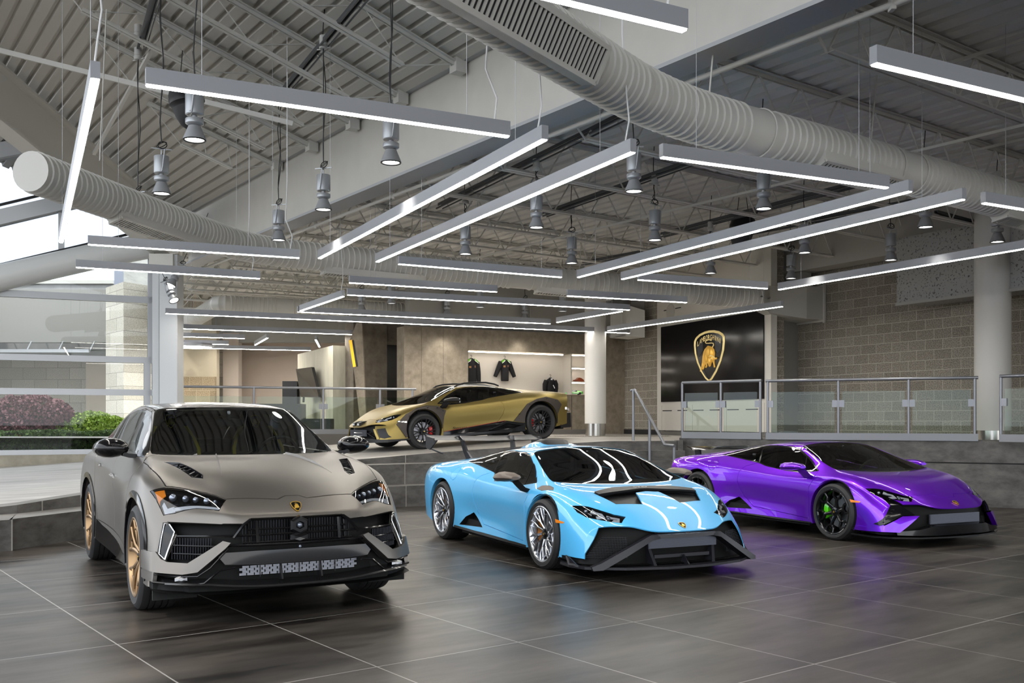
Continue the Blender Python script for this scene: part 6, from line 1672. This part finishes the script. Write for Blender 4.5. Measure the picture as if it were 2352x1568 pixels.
# front duct
A0 = dz(1400,183); A1 = dz(1515,248); A2 = dz(2000,374); A3 = dz(2352,470); dA = (A0-dz(1150,5)).normalized()
pts = [A0-(A1-A0).normalized()*0-Vector((.55,.83,0)).normalized()*5.0, A1, A2, A3, A3+(A3-A2).normalized()*3.2]
r, at, L_, og = duct('air_duct', pts, .235, 'nearest big white spiral air duct, crossing from top centre to the right edge', band_at=(7.05, 9.75), pitch=.105)
diffuser(r, at, .5, 4.35, .235, 62, og, .19); diffuser(r, at, 8.05, 9.45, .235, 28, og); diffuser(r, at, 12.0, 14.2, .235, 10, og, .14)
# middle duct from the skylight to the box on the block wall
Bp = [dz(70,393), dz(350,495), dz(578,574), dz(940,611), dz(1330,648,4.2), dz(1742,684,4.02)]
r, at, L_, og = duct('air_duct', Bp, .235, 'middle spiral air duct, from the skylight to the boxed outlet on the block wall', band_at=(10.6, 17.5), pitch=.105)
diffuser(r, at, 1.5, 3.9, .235, 20, og, .13); diffuser(r, at, 6.6, 8.6, .235, 5, og, .13); diffuser(r, at, 10.95, 12.6, .235, 5, og, .13)
b = B(); e = Bp[-1]-og; 
w0, w1 = at_wall(1780, .35), at_wall(1889, .02)
c0 = dz(1735,683)-og
xA = (Bp[-1]-Bp[-2]).normalized()
def sect(p, w, h, z, u): return [p+u*w+UP*(z-h), p+u*w+UP*(z+h), p-u*w+UP*(z+h), p-u*w+UP*(z-h)]
ub = (bw1-bw0).normalized(); pe = Vector((w1.x, w1.y, 0)); tr = at_wall(1845, .0); 
zb0 = CAM_H+(HOR-740)*at_wall(1860).y/F_PX; zb1 = CAM_H+(HOR-668)*at_wall(1860).y/F_PX
cen = at_wall(1862, .0); u_ = ub
loft(b, [sect(Vector((Bp[-1].x, Bp[-1].y, 0))-og+UP*og.z*0, .23, .23, 4.02, xA.cross(UP).normalized()*-1), sect(cen+bn*.55-og, .42, .36, (zb0+zb1)/2+.02, u_), sect(cen+bn*.02-og, .42, .36, (zb0+zb1)/2+.02, u_)])
link('outlet_box', b, DUCTM, r)
b = B(); 
for sgn_ in (1, -1): bar(b, cen-og+bn*.04+UP*((zb0+zb1)/2+.02+sgn_*.38)-u_*.46, cen-og+bn*.04+UP*((zb0+zb1)/2+.02+sgn_*.38)+u_*.46, .06, .05); bar(b, cen-og+bn*.04+u_*sgn_*.44+UP*(zb0-.05), cen-og+bn*.04+u_*sgn_*.44+UP*(zb1+.1), .05, .06, up=tuple(u_))
link('box_flange', b, WHITEP, r)
# back duct
Cp = [dz(418,745,4.2)+Vector((-.6,.8,-.5)), dz(430,742,4.1), dz(505,697,4.28), dz(560,700,4.28), dz(900,713,4.28), dz(1250,729,4.28), dz(1375,742,4.28)]
r, at, L_, og = duct('air_duct', Cp, .205, 'farthest white spiral air duct, running behind the light rows to the round column', band_at=(7.6,), pitch=.10)
b = B(); ce = tw(tw_s(1442), 0, 0); e = Cp[-1]
P4 = aty(1420, 26.6, py=745); P5 = aty(1462, 26.2, py=742)
loft(b, [sect(Vector((e.x,e.y,0))-og, .20,.20,e.z, Vector((-.5,.86,0))), sect(Vector((P4.x,P4.y,0))-og, .36,.42,P4.z+.08, Vector((-.5,.86,0))), sect(Vector((P5.x,P5.y,0))-og, .36,.36,P5.z-.05, Vector((-.5,.86,0)))])
link('outlet_box', b, DUCTM, r)
# hanger wires of the ducts
dl = sorted([o for o in bpy.data.objects if o.name.startswith('air_duct')], key=lambda o: o.name)
for p, top, k in ((dz(229,408)+UP*.2, 6.3, 1), (Bp[3]+UP*.2, 5.4, 1), (Bp[4]+UP*.2, 5.4, 1), (A1+Vector((.5,.2,.2)), 5.4, 0), (A2+UP*.2, 5.4, 0), (A3+UP*.2, 5.4, 0)):
    b = B(); cyl(b, p, (p.x+.08, p.y, top), .008, 6); rel(link('hanger_rod', b, WHITEP), dl[k])
# black speakers hung in the roof
def speaker(px, py, d, tilt, k, label):
    p = aty(px, d, py=py); r = thing('ceiling_speaker', label, 'speaker', 'black ceiling speakers', loc=p, rot=(0, 0, tilt)); b = B()
    lathe(b, [(0,.24),(.10,.24),(.19,.20),(.225,.12),(.225,.08),(.235,.06),(.235,.0),(.215,-.02),(.205,-.06)], 24, Matrix.Rotation(R(k), 4, 'Y')); link('speaker_body', b, M_BLACKM, r, smooth=40)
    b = B(); lathe(b, [(.205,-.06),(.185,-.16),(.14,-.28),(.09,-.33),(0,-.34)], 24, Matrix.Rotation(R(k), 4, 'Y')); link('speaker_grille', b, mat('speaker mesh', (.03,.03,.032), .6), r, smooth=40)
    b = B()
    for x in (-.1, .12): cyl(b, (x,0,.2), (x*.6,0,6.4-p.z if px < 900 else 5.4-p.z), .006, 6)
    link('speaker_wire', b, CABLE, r); return r
speaker(430, 237, 13.2, .2, -12, 'black speaker hanging behind the spotlight and light bar at upper left')
speaker(1705, 527, 17.5, 0, 10, 'black speaker hanging under the right roof above the logo screen')
# ---------------------------------------------------------------- window wall at the left
wv0 = Vector((-10.46, 20.0, 0)); wvd = Vector((.91, .415, 0)).normalized(); wvn = Vector((wvd.y, -wvd.x, 0))
def onw(px, py=None, o=0, z=None):
    r = Vector(((px-1176)/F_PX, 1, 0)); t = (wv0+wvn*o).dot(wvn)/r.dot(wvn); P = r*t; P.z = CAM_H-(py-HOR)*t/F_PX if py is not None else z; return P
W0 = wv0-wvd*6; W1 = wv0+wvd*2.95
zA, zB, zC, zS = 4.08, 2.77, 2.08, .80
b = B()
def hb(z, h, p=W0, q=W1, w=.12): bar(b, Vector((p.x,p.y,z)), Vector((q.x,q.y,z)), w, h)
hb(zA-.07, .14); hb(zB-.06, .13); hb(zC-.07, .13); hb(zS-.06, .12, w=.16)
for px, z0, z1 in ((347, zB, 5.1), (338, .8, zB), (357, .6, 5.3)):
    p = onw(px, z=0); bar(b, (p.x,p.y,z0), (p.x,p.y,z1), .12 if px != 357 else .20, .14, up=tuple(wvd))
p = wv0-wvd*3.4; bar(b, (p.x,p.y,.8), (p.x,p.y,5), .1, .12, up=tuple(wvd))
struct('window_1', b, ALUM)
b = B(); prism(b, [(W0.x,W0.y,.8),(W1.x,W1.y,.8),(W1.x,W1.y,5.2),(W0.x,W0.y,4.4)], wvn*.008); g = struct('window_1', b, WGLASS)
b = B(); bar(b, W0+UP*.45+wvn*.06, W1+UP*.45+wvn*.06, .22, .50); struct('wall_left', b, streak_mat('kerb concrete', (.22,.20,.15), (.36,.33,.26), (3,3,3)))
# big curved tube and sloping upper frames
b = B(); pts = [onw(x, y) for x, y in ((-220,700),(-60,655),(0,640),(120,613),(240,586),(330,569),(400,556))]
tube(b, [p+wvn*.15 for p in pts], .27, 24); struct('trim_30', b, mat('tube paint', srgb('#cfd1d0'), .35), smooth=50)
b = B()
def sb(x0, y0, x1, y1, w, h, o=.02): bar(b, onw(x0, y0, o), onw(x1, y1, o), w, h)
sb(-200,672,400,530,.14,.16); sb(-200,548,260,440,.30,.30); sb(-200,385,100,330,.30,.30)
p = onw(141,489,.02); q = onw(141,580,.02); bar(b, p, q, .10, .12, up=tuple(wvd))
struct('window_2', b, ALUM)
b = B(); sb(-200,655,400,513,.05,.05,.08); sb(-200,518,220,418,.05,.05,.12); struct('trim_31', b, M_BLACKM)
b = B(); P = [onw(x, y) for x, y in ((-300,690),(420,520),(420,505),(100,230),(-300,60))]; prism(b, P, wvn*.008); struct('window_2', b, glass_mat('tinted skylight glass', (.93,.96,1), .28, ior=1.2))

# ---------------------------------------------------------------- outside
b = B(); box(b, (0, 0, -.35), (500, 500, .1)); struct('floor', b, mat('forecourt paving', srgb('#6d6b66'), .9, noise=(.3,.15)))
CONC = streak_mat('board marked concrete', (.40,.39,.36), (.56,.545,.50), (1.2,1.2,7), .85)
CONCG = streak_mat('grey render', (.30,.298,.295), (.38,.377,.372), (2,2,2), .85)
LBLK = block_mat('pale block outside', srgb('#c9c4b9'), srgb('#aaa599'), srgb('#78746b'), ratio=(.8,.4), dark=.85)
b = B(); box(b, (-30, 45, .2), (80, 50, .2)); struct('floor', b, mat('outside paving', srgb('#77756f'), .8))
p = aty(-80, 33, z=0); q = aty(262, 33, z=0)
bl = thing('neighbour_building', 'grey rendered building with a pale block tower seen through the left windows', 'building', loc=(p.x, p.y, .3))
def blk(name, pts, z0, z1, m, sub=None):
    b = B(); prism(b, [(x, y, z0) for x, y in pts], (0,0,z1-z0)); o = rel(link(name, b, m), sub or bl); return o
zr = CAM_H+(HOR-652)*33/F_PX; zcan = CAM_H+(HOR-812)*31.5/F_PX
L3 = aty(-400,33,z=0); blk('facade', [(L3.x,33),(q.x,33),(q.x,37),(L3.x,37)], zcan, zr, CONCG)
blk('lower_facade', [(L3.x,33.6),(q.x,33.6),(q.x,37),(L3.x,37)], .3, zcan, LBLK)
blk('parapet', [(L3.x,32.9),(q.x,32.9),(q.x,37),(L3.x,37)], zr, zr+.12, WHITEP)
t0, t1, t2 = aty(243,29.5,z=0), aty(284,28.2,z=0), aty(360,30.5,z=0)
blk('block_tower', [(t0.x,t0.y),(t1.x,t1.y),(t1.x+2,t1.y+4),(t0.x+1,t0.y+4)], .3, CAM_H+(HOR-650)*28.5/F_PX, LBLK)
blk('tower_side', [(t1.x,t1.y),(t2.x,t2.y),(t2.x,t2.y+2),(t1.x,t1.y+2)], .3, 6.6, CONC)
blk('louvre_screen', [(aty(262,31,z=0).x,31),(aty(284,31,z=0).x,31),(aty(284,31,z=0).x,31.3),(aty(262,31,z=0).x,31.3)], 5.2, 6.3, mat('louvre grey', srgb('#8c92a0'), .5))
b = B(); a, c = aty(288,28.6,py=822), aty(334,29.7,py=822); prism(b, [a+Vector((0,-.1,-1.2)), c+Vector((0,-.1,-1.2)), c+Vector((0,-.1,0)), a+Vector((0,-.1,0))], (0,.05,0)); wn = rel(link('window_pane', b, mat('outside window', srgb('#4c5358'), .1)), bl)
b = B()
for f in (0,.35,.65,1): x = a.lerp(c, f); bar(b, x+Vector((0,-.14,-1.2)), x+Vector((0,-.14,0)), .06, .06, up=(0,1,0))
link('window_mullions', b, ALUM); o = bpy.data.objects['window_mullions']; rel(o, bl)
# glass canopy on rods
cp = thing('glass_canopy', 'thin glass canopy hung on slanted rods before the grey building outside', 'canopy', loc=(p.x, 32, zcan))
b = B(); xa, xb = aty(-300,31.5,z=0).x, aty(245,31.5,z=0).x; prism(b, [(xa,30.2,zcan),(xb,30.2,zcan),(xb,33,zcan+.15),(xa,33,zcan+.15)], (0,0,.03)); rel(link('canopy_glass', b, RGLASS), cp)
b = B(); bar(b, (xa,30.2,zcan), (xb,30.2,zcan), .06, .10); rel(link('canopy_beam', b, ALUM), cp)
for px in (14, 88, 161, 233):
    top = aty(px, 32.9, py=752); bot = aty(px-28, 30.3, py=808); b = B(); cyl(b, top, bot, .02, 6); rel(link('rod', b, ALUM), cp)
    b = B(); box(b, top, (.30,.08,.30)); rel(link('rod_plate', b, mat('plate grey', srgb('#8b8e96'), .5)), cp)
# bollard / fence bits
# hedges
def leaves(name, cx, cy, cz, rx, ry, rz, n, cols, label, cat, leaf=.04, boxy=0):
    r = thing(name, label, cat, loc=(cx, cy, cz-rz)); mats = [mat('leaf '+c, srgb(c), .6) for c in cols]
    b = B(); lr = random.Random(hash((round(cx*10), round(cz*10))) & 1023)
    for k in range(n):
        if boxy: u = [lr.uniform(-1,1) for _ in range(3)]; 
        else:
            while 1:
                u = [lr.gauss(0,1) for _ in range(3)]; l = math.sqrt(sum(x*x for x in u))
                if l > 0: break
            f = lr.uniform(.82,1.04); u = [x/l*f for x in u]
        if boxy: i = lr.choice((0,1,1,2)); u[i] = (lr.uniform(.86,1.04))*(1 if (i == 2 or lr.random() < .2) else -1) if i else u[0]
        wob = 1+.08*math.sin(u[0]*9)+.06*math.sin(u[0]*23+u[2]*7)
        p = Vector((cx+u[0]*rx, cy+u[1]*ry*wob, cz+u[2]*rz*wob)); s = leaf*lr.uniform(.6,1.3)
        e = Euler((lr.uniform(-1,1), lr.uniform(-1,1), lr.uniform(0,6.28))).to_matrix(); a = e @ Vector((s,0,0)); c = e @ Vector((0,0,s*.8)); 
        f_ = b.faces.new([b.verts.new(p+v) for v in (-a, c, a, -c)]); f_.material_index = min(len(mats)-1, int(abs(lr.gauss(0, .9+.0))*1.2) if len(mats) > 2 else lr.randint(0, len(mats)-1))
    o = rel(link('foliage', b, mats), r)
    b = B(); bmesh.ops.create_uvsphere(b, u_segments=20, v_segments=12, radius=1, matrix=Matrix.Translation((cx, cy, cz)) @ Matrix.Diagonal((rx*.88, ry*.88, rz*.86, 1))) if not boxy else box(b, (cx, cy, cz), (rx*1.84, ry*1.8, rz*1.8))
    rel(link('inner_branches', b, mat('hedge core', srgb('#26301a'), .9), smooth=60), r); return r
h = lambda px, d, py: aty(px, d, py=py)
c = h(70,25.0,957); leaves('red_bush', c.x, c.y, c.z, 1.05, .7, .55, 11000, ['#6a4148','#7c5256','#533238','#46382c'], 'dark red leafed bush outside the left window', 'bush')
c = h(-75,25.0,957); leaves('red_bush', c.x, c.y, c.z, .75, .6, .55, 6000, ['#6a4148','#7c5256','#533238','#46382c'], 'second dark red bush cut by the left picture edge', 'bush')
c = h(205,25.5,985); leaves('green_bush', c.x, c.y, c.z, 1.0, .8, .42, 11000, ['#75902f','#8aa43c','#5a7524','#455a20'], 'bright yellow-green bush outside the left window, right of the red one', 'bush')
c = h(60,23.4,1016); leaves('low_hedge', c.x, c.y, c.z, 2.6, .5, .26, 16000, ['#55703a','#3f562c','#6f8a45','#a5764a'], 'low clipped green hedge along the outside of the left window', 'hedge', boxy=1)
b = B(); box(b, (-11.5, 25.3, .42), (9, 5.5, .3)); o = link('planting_bed', b, mat('soil', srgb('#3a322a'), .95)); tag(o, 'dark planting bed under the bushes outside the window', 'planting bed')
# ---------------------------------------------------------------- suspended linear lights
WORLD = 1
def area(name, loc, rot, sx, sy, e, col=(1,1,1), spread=180):
    l = bpy.data.lights.new(name, 'AREA'); l.shape = 'RECTANGLE'; l.size = sx; l.size_y = sy; l.energy = e; l.color = col; l.spread = R(spread)
    o = bpy.data.objects.new(name, l); C.objects.link(o); o.location = loc; o.rotation_euler = rot; return o
HZ = CAM_H+2.15
BARM = mat('bar housing', srgb('#94969b'), .45, metal=.3); GLOW = mat('diffuser glow', (1,1,1), emit=(1,.95,.87), estr=32)
def lightbar(x0, y0, x1, y1, label, group='suspended linear lights', w=.058, h=.108, seam=False, ext0=0, ext1=0, cord=None, z=HZ, name='linear_light'):
    a, c = dz(x0, y0, z), dz(x1, y1, z); d = (c-a).normalized(); a -= d*ext0; c += d*ext1
    m_ = (a+c)/2; L = (c-a).length; r = thing(name, label, 'light', group, loc=m_, rot=(0, 0, math.atan2(d.y, d.x)))
    b = B(); box(b, (0,0,h/2+.004), (L,w,h)); link('housing', b, BARM, r)
    b = B(); box(b, (0,0,.001), (L-.012,w-.018,.012)); link('diffuser', b, GLOW, r)
    for e in (-1, 1):
        b = B(); x = e*(L/2-.5 if L > 3 else L/2-.35); q = m_+d*x; top = (zl(q) if (q-gp(0)).dot(T1) < 0 else ZR if q.y < 23 else 5.2)-z
        cyl(b, (x,0,h), (x,0,top), .0022, 4); link('suspension_wire', b, mat('steel wire', (.35,.35,.36), .4, metal=.6), r)
    if cord is not None:
        x = cord*(L/2-.12); q = m_+d*x; top = (zl(q) if (q-gp(0)).dot(T1) < 0 else ZR)-z; b = B()
        tube(b, [(x,0,h), (x+.03,.02,h+.18), (x-.05,.05,h+.4), (x-.04,0,h+.9), (x-.04,0,top)], .007, 6); link('power_cord', b, CABLEW, r)
    return r
lightbar(334,196,1168.6,314.5,'nearest left light bar, above the grey SUV, with a white cord at its right end', cord=1)
lightbar(1518.4,361.7,2038,432,'light bar under the big duct at right centre, its left end beside a spotlight')
lightbar(201.6,561.6,687.5,592.6,'light bar below the left end of the middle duct, upper of the two at left', cord=1)
lightbar(174,614,597,640,'light bar right before the white post, lower of the two at left', cord=1)
lightbar(915,606.5,1289.8,637,'short light bar in front of the middle duct, at picture centre')
lightbar(1465.3,642.7,1762,663,'short light bar across the right end of the middle duct')
lightbar(1302.7,679.5,1577,694.8,'short light bar above the top of the slim round column')
lightbar(802,649.4,1141,670.6,'light bar just under the middle duct, upper of the close pair left of centre')
lightbar(797.3,677.3,1445.6,712,'long two-piece light bar just under the middle duct, lower of the close pair')
lightbar(683.4,716.3,1264,743.6,'long light bar starting under the slanted short bar, in front of the back duct')
lightbar(380,720,1445.8,765.2,'longest light bar, from the white post to behind the slim round column')
lightbar(380,753.5,823,768.8,'light bar behind the white post, ending at the leaning yellow sign')
lightbar(2005.4,147.8,2352,230.7,'light bar at the upper right corner, cut by the picture edge', ext1=1.1)
lightbar(2258,466.6,2352,481.7,'light bar at the right edge in front of the duct, mostly cut off', ext1=1.9)
lightbar(1500,54.0,1573.5,71.4,'light bar at the top edge, hanging before the white girder', ext0=2.2, cord=1)
lightbar(733.7,593.7,1252,320.6,'long slanted light bar, left one of the centre pair', cord=1)
lightbar(866.3,601.4,1454.8,350,'long slanted light bar, right one of the centre pair ending by a spotlight', cord=1)
lightbar(1328,637,2092,439.7,'long slanted light bar, upper one of the right pair')
lightbar(1429,641.4,2214.5,458,'long slanted light bar, lower one of the right pair')
lightbar(1789,665.3,2182,600,'long slanted light bar across the fleck panel and the thick round column', ext1=3.4)
lightbar(1396.7,759.6,1797,704,'slanted light bar crossing the top of the black logo screen')
lightbar(1279.6,740.3,1429,715,'short slanted light bar in front of the slim round column')
lightbar(690.8,713.8,788.6,680.8,'short steep slanted light bar left of centre, over the long rows', cord=1)
lightbar(140,557,219,181,'steep foreshortened light bar at far left, before the skylight', cord=1)
lightbar(380,771.8,562,777.5,'second light bar in the back area behind the white post', name='linear_light')
lightbar(380,788.8,525,791,'third light bar in the back area, lowest beside the white post')
lightbar(469,800,714,805,'long thin light bar at the back, above the beige wall')
lightbar(586,792.4,614.7,775.8,'tiny slanted light bar over the beige wall, left one')
lightbar(725,780,734,797,'tiny slanted light bar over the sage partition')
p = aty(440, 27.0, py=797); r = thing('disc_light', 'flat angular ceiling light glowing low in the back area beside the white post', 'light', loc=p)
b = B(); lathe(b, [(0,.10),(.55,.10),(.62,.05),(.62,0),(0,0)], 8, Matrix.Diagonal((1,1,1,1))); link('light_body', b, BARM, r)
b = B(); lathe(b, [(0,-.008),(.55,-.008),(.55,.0),(0,.0)], 8); link('diffuser', b, GLOW, r)

# ---------------------------------------------------------------- spotlights
SPOTH = mat('spot housing', srgb('#a5a8ac'), .38, metal=.4); SPOTC = mat('spot cone', srgb('#8f9194'), .45, metal=.2); SPOTL = mat('spot lens', (1,1,1), emit=(1,.96,.88), estr=14); JB = mat('junction box white', srgb('#b9b9b6'), .5)
def make_spot():
    r = thing('spotlight', '', 'spotlight'); b = B()
    lathe(b, [(0,.43),(.080,.43),(.084,.425),(.084,.235),(.078,.228),(0,.228)], 24); link('driver_can', b, SPOTH, r, smooth=40)
    b = B(); lathe(b, [(0,.228),(.025,.228),(.025,.195),(.080,.195),(.084,.19),(.084,.150),(.080,.146),(.052,.130),(0,.130)], 24); link('collar', b, SPOTH, r, smooth=40)
    b = B(); lathe(b, [(.045,.130),(.056,.128),(.104,.010),(.106,.0),(.098,.0),(.092,.012),(.045,.125)], 28); link('cone_shade', b, SPOTC, r, smooth=40)
    b = B(); lathe(b, [(.100,.001),(.106,-.006),(.098,-.010),(.088,-.002)], 28, close=True); link('cone_rim', b, M_BLACKM, r, smooth=40)
    b = B(); lathe(b, [(0,.020),(.085,.020),(.089,.012),(0,.006)], 24); link('lamp', b, SPOTL, r)
    b = B()
    for sx in (1,): tube(b, [(.0,.0,.50),(.05,-.088,.49),(.03,-.092,.30),(.02,-.095,.235)], .007, 6)
    bar(b, (-.11,-.03,.515), (.11,.03,.515), .014, .012); cyl(b, (0,0,.43), (0,0,.515), .008, 6); bar(b, (0,-.09,.25), (0,.09,.25), .012, .012)
    link('yoke_bracket', b, SPOTH, r)
    b = B(); tube(b, [(.05*math.cos(t)+.01, .02*math.sin(t), .56+.045*math.sin(t)) for t in [k*2*PI/14 for k in range(14)]], .006, 5, closed=True); tube(b, [(.055*math.cos(t), .03*math.sin(t)+.01, .565+.04*math.sin(t+.6)) for t in [k*2*PI/14 for k in range(14)]], .005, 5, closed=True)
    link('cable_coil', b, CABLE, r); return r
spot0 = make_spot(); used = [0]
ZS = CAM_H+2.62
SPL = bpy.data.lights.new('spot_light', 'SPOT'); SPL.energy = 75; SPL.spot_size = R(75); SPL.spot_blend = .6; SPL.shadow_soft_size = .07; SPL.color = (1,.95,.87)
def place_spot(px, py, label, box_py=None, zs=ZS, roof=None):
    p = dz(px, py, zs)
    if not used[0]: s = spot0; used[0] = 1
    else: s = dup(spot0)
    s.location = p; s.rotation_euler = (0,0,rng.uniform(-.6,.6)); s['label'] = label; s['category'] = 'spotlight'; s['group'] = 'hanging spotlights'
    left = (p-gp(0)).dot(T1) < 0; top = (zl(p)-.5 if left else ZR-.50)
    if box_py is not None: top = CAM_H+(HOR-box_py)*p.y/F_PX
    H_ = top-zs
    lo = bpy.data.objects.new('spot_light', SPL); C.objects.link(lo); lo.location = (p.x, p.y, zs-.03)
    b = B(); w = rng.uniform(-.02,.02)
    n = 8; tube(b, [(w*math.sin(k*1.3)*1.2, w*math.cos(k*1.1)-w, .58+(H_-.58)*k/n) for k in range(n+1)], .0065, 5); link('power_cable', b, CABLE, s)
    if H_ > .7:
        b = B(); lathe(b, [(0,0),(.045,0),(.055,.012),(.055,.04),(.045,.055),(.05,.06),(.05,.16),(0,.16)], 18, Matrix.Translation((0,0,H_))); bar(b, (-.1,0,H_+.005), (.1,.02,H_+.005), .02, .012); link('ceiling_box', b, JB, s, smooth=40)
    return s
place_spot(447,321,'largest hanging spotlight, in front of the black speaker at upper left')
place_spot(371,444,'hanging spotlight left of the largest one, below its cable loop')
place_spot(898,373,'hanging spotlight below the nearest left light bar, against the white girder')
place_spot(743,481,'hanging spotlight against the white girder, lower left of the one under the light bar', 112)
place_spot(317,527,'lowest left hanging spotlight, in front of the middle duct by the window', 137)
place_spot(640,551,'small hanging spotlight over the left part of the middle duct', 243)
place_spot(1456,439,'hanging spotlight at the right end of the centre pair of slanted bars', 330)
place_spot(1232,522,'hanging spotlight right of centre, between the slanted pair and the duct', 392)
place_spot(1069,583,'hanging spotlight under the lower end of the slanted pair', 468)
place_spot(1313,604,'hanging spotlight with a tangled cable, right of centre', 490)
place_spot(1504,551,'hanging spotlight left of the big duct, above the right slanted pair', 424)
place_spot(1754,479,'hanging spotlight just under the light bar below the big duct')
place_spot(1632,627,'small spotlight below the right slanted pair, above the logo screen', 530)
place_spot(1848,580,'spotlight just below the lower right slanted bar', 478)
place_spot(1817,639,'spotlight at the top of the boxed duct outlet', 590)
place_spot(2046,597,'spotlight in front of the wide fascia at right, with coiled cable', 520)
place_spot(2126,521,'spotlight under the right end of the lower slanted bar')
place_spot(2291,555,'spotlight at the far right above the thick round column')
for px, py, lab in ((831,713,'tiny spotlight in the back row, leftmost beyond the close pair of bars'), (899,696,'tiny spotlight in the back row behind the close pair of bars'), (1027,723,'tiny spotlight hanging below the long two-piece light bar'), (1103,705,'tiny spotlight behind the long two-piece light bar'), (1206,732,'tiny spotlight at the right of the back row, over the long light bar'), (1292,714,'tiny spotlight left of the slim round column')):
    place_spot(px, py, lab)
# two spotlights clamped to the white post
for px, py, ry, rz_, lab in ((393,655,20,-1.0,'upper adjustable spotlight clamped to the white post'), (400,690,-28,-.5,'lower adjustable spotlight clamped to the white post')):
    s = dup(spot0); p = aty(px, 20.2, py=py); s.location = p; s.rotation_euler = (R(-18), R(ry), 0); s['label'] = lab; s['category'] = 'spotlight'; s['group'] = 'post spotlights'
# added fill lamps near the back bars, brightening the back walls
for x_, y_, L_ in ((-8.5,27.5,5.5),(-6.0,30.0,5.0),(-4.0,25.5,4.5),(-1.5,22.8,4.5)):
    area('back_fill_light', (x_, y_, HZ-.02), (0, 0, R(27)), L_, .06, 70, (1,.94,.86))
# strut rails
STRUT = mat('galvanised strut', srgb('#5a5d60'), .45, metal=.6)
def strut(x0, y0, x1, y1, z, label, z1=None):
    a = dz(x0, y0, z); c = dz(x1, y1, z1 or z); b = B(); d = (c-a).normalized(); s = d.cross(UP)
    bar(b, a+s*.03, c+s*.03, .012, .045); bar(b, a-s*.03, c-s*.03, .012, .045); bar(b, a+UP*.02, c+UP*.02, .06, .01)
    bar(b, a-UP*.07+s*.06, c-UP*.07+s*.06, .022, .022); bar(b, a-UP*.06-s*.05, c-UP*.06-s*.05, .012, .02)
    tag(link('strut_rail', b, STRUT), label, 'rail', 'dark strut rails carrying the spotlights')
strut(1010,470,1455,250,5.0,'dark strut rail between the slanted pair of light bars')
strut(1250,489,1640,350,5.0,'dark strut rail from the centre spotlights towards the big duct')
strut(1520,537,2000,410,5.0,'dark strut rail above the right slanted pair of light bars')
strut(1340,602,2092,461,5.0,'long dark strut rail just above the right slanted pair')
strut(2150,486,2500,580,5.0,'dark strut rail at the right edge beneath the big duct')
a = dz(322,112,6.6); strut(325,105,366,-40,6.6,'dark perforated strut rail at upper left, above a spotlight'); strut(655,203,840,-20,6.15,'dark strut rail over the nearest left light bar')

w = bpy.data.worlds.new('world'); bpy.context.scene.world = w; w.use_nodes = True; nt = w.node_tree; bg = nt.nodes['Background']
tc = nt.nodes.new('ShaderNodeTexCoord'); mp = nt.nodes.new('ShaderNodeMapping'); mp.inputs['Scale'].default_value = (1,1,3.2); nt.links.new(tc.outputs['Generated'], mp.inputs[0])
n = nt.nodes.new('ShaderNodeTexNoise'); n.inputs['Scale'].default_value = 2.6; n.inputs['Detail'].default_value = 8; n.inputs['Roughness'].default_value = .55; nt.links.new(mp.outputs[0], n.inputs[0])
cr = nt.nodes.new('ShaderNodeValToRGB'); cr.color_ramp.elements[0].position = .42; cr.color_ramp.elements[0].color = (.66,.74,.84,1); cr.color_ramp.elements[1].position = .60; cr.color_ramp.elements[1].color = (.95,.94,.93,1)
nt.links.new(n.outputs['Fac'], cr.inputs[0]); nt.links.new(cr.outputs[0], bg.inputs[0]); bg.inputs[1].default_value = 2.7
sun = bpy.data.lights.new('sun', 'SUN'); sun.energy = 1.2; sun.angle = R(2); sun.color = (1,.96,.9); so = bpy.data.objects.new('sun', sun); C.objects.link(so); so.rotation_euler = (R(35), R(-18), R(0))
sc = bpy.context.scene; sc.view_settings.view_transform = 'Standard'; sc.view_settings.look = 'None'; sc.view_settings.exposure = .48; sc.view_settings.gamma = 1; sc.view_settings.use_curve_mapping = False
cy = sc.cycles; cy.max_bounces = 6; cy.diffuse_bounces = 4; cy.glossy_bounces = 3; cy.adaptive_threshold = .03; cy.transparent_max_bounces = 12; cy.transmission_bounces = 4; cy.caustics_reflective = False; cy.caustics_refractive = False; cy.sample_clamp_indirect = 6
# ---------------------------------------------------------------- the four cars
cars = {}
r = empty('suv', (-1.9874, 7.8481, 0), (0, 0, -1.0586), 'matte grey sporty SUV with bronze wheels and yellow-trimmed black seats, nearest at left', 'car'); urus_car(r)
r = empty('sports_car', (1.1376, 9.7463, 0), (0, 0, -1.1287), 'sky blue sports car with silver mesh wheels, roof scoop and rear wing, at centre', 'car'); blue_car(r)
r = empty('sports_car', (4.6453, 12.0028, 0), (0, 0, -1.1155), 'violet sports car with black wheels and green brake calipers, at right', 'car'); purple_car(r)
r = empty('sports_car', (-2.1203, 19.2935, .8694), (0, .0598, 3.6808), 'matte gold sports car with dark arch cladding and roof rails, up on the ramp', 'car'); gold_car(r)
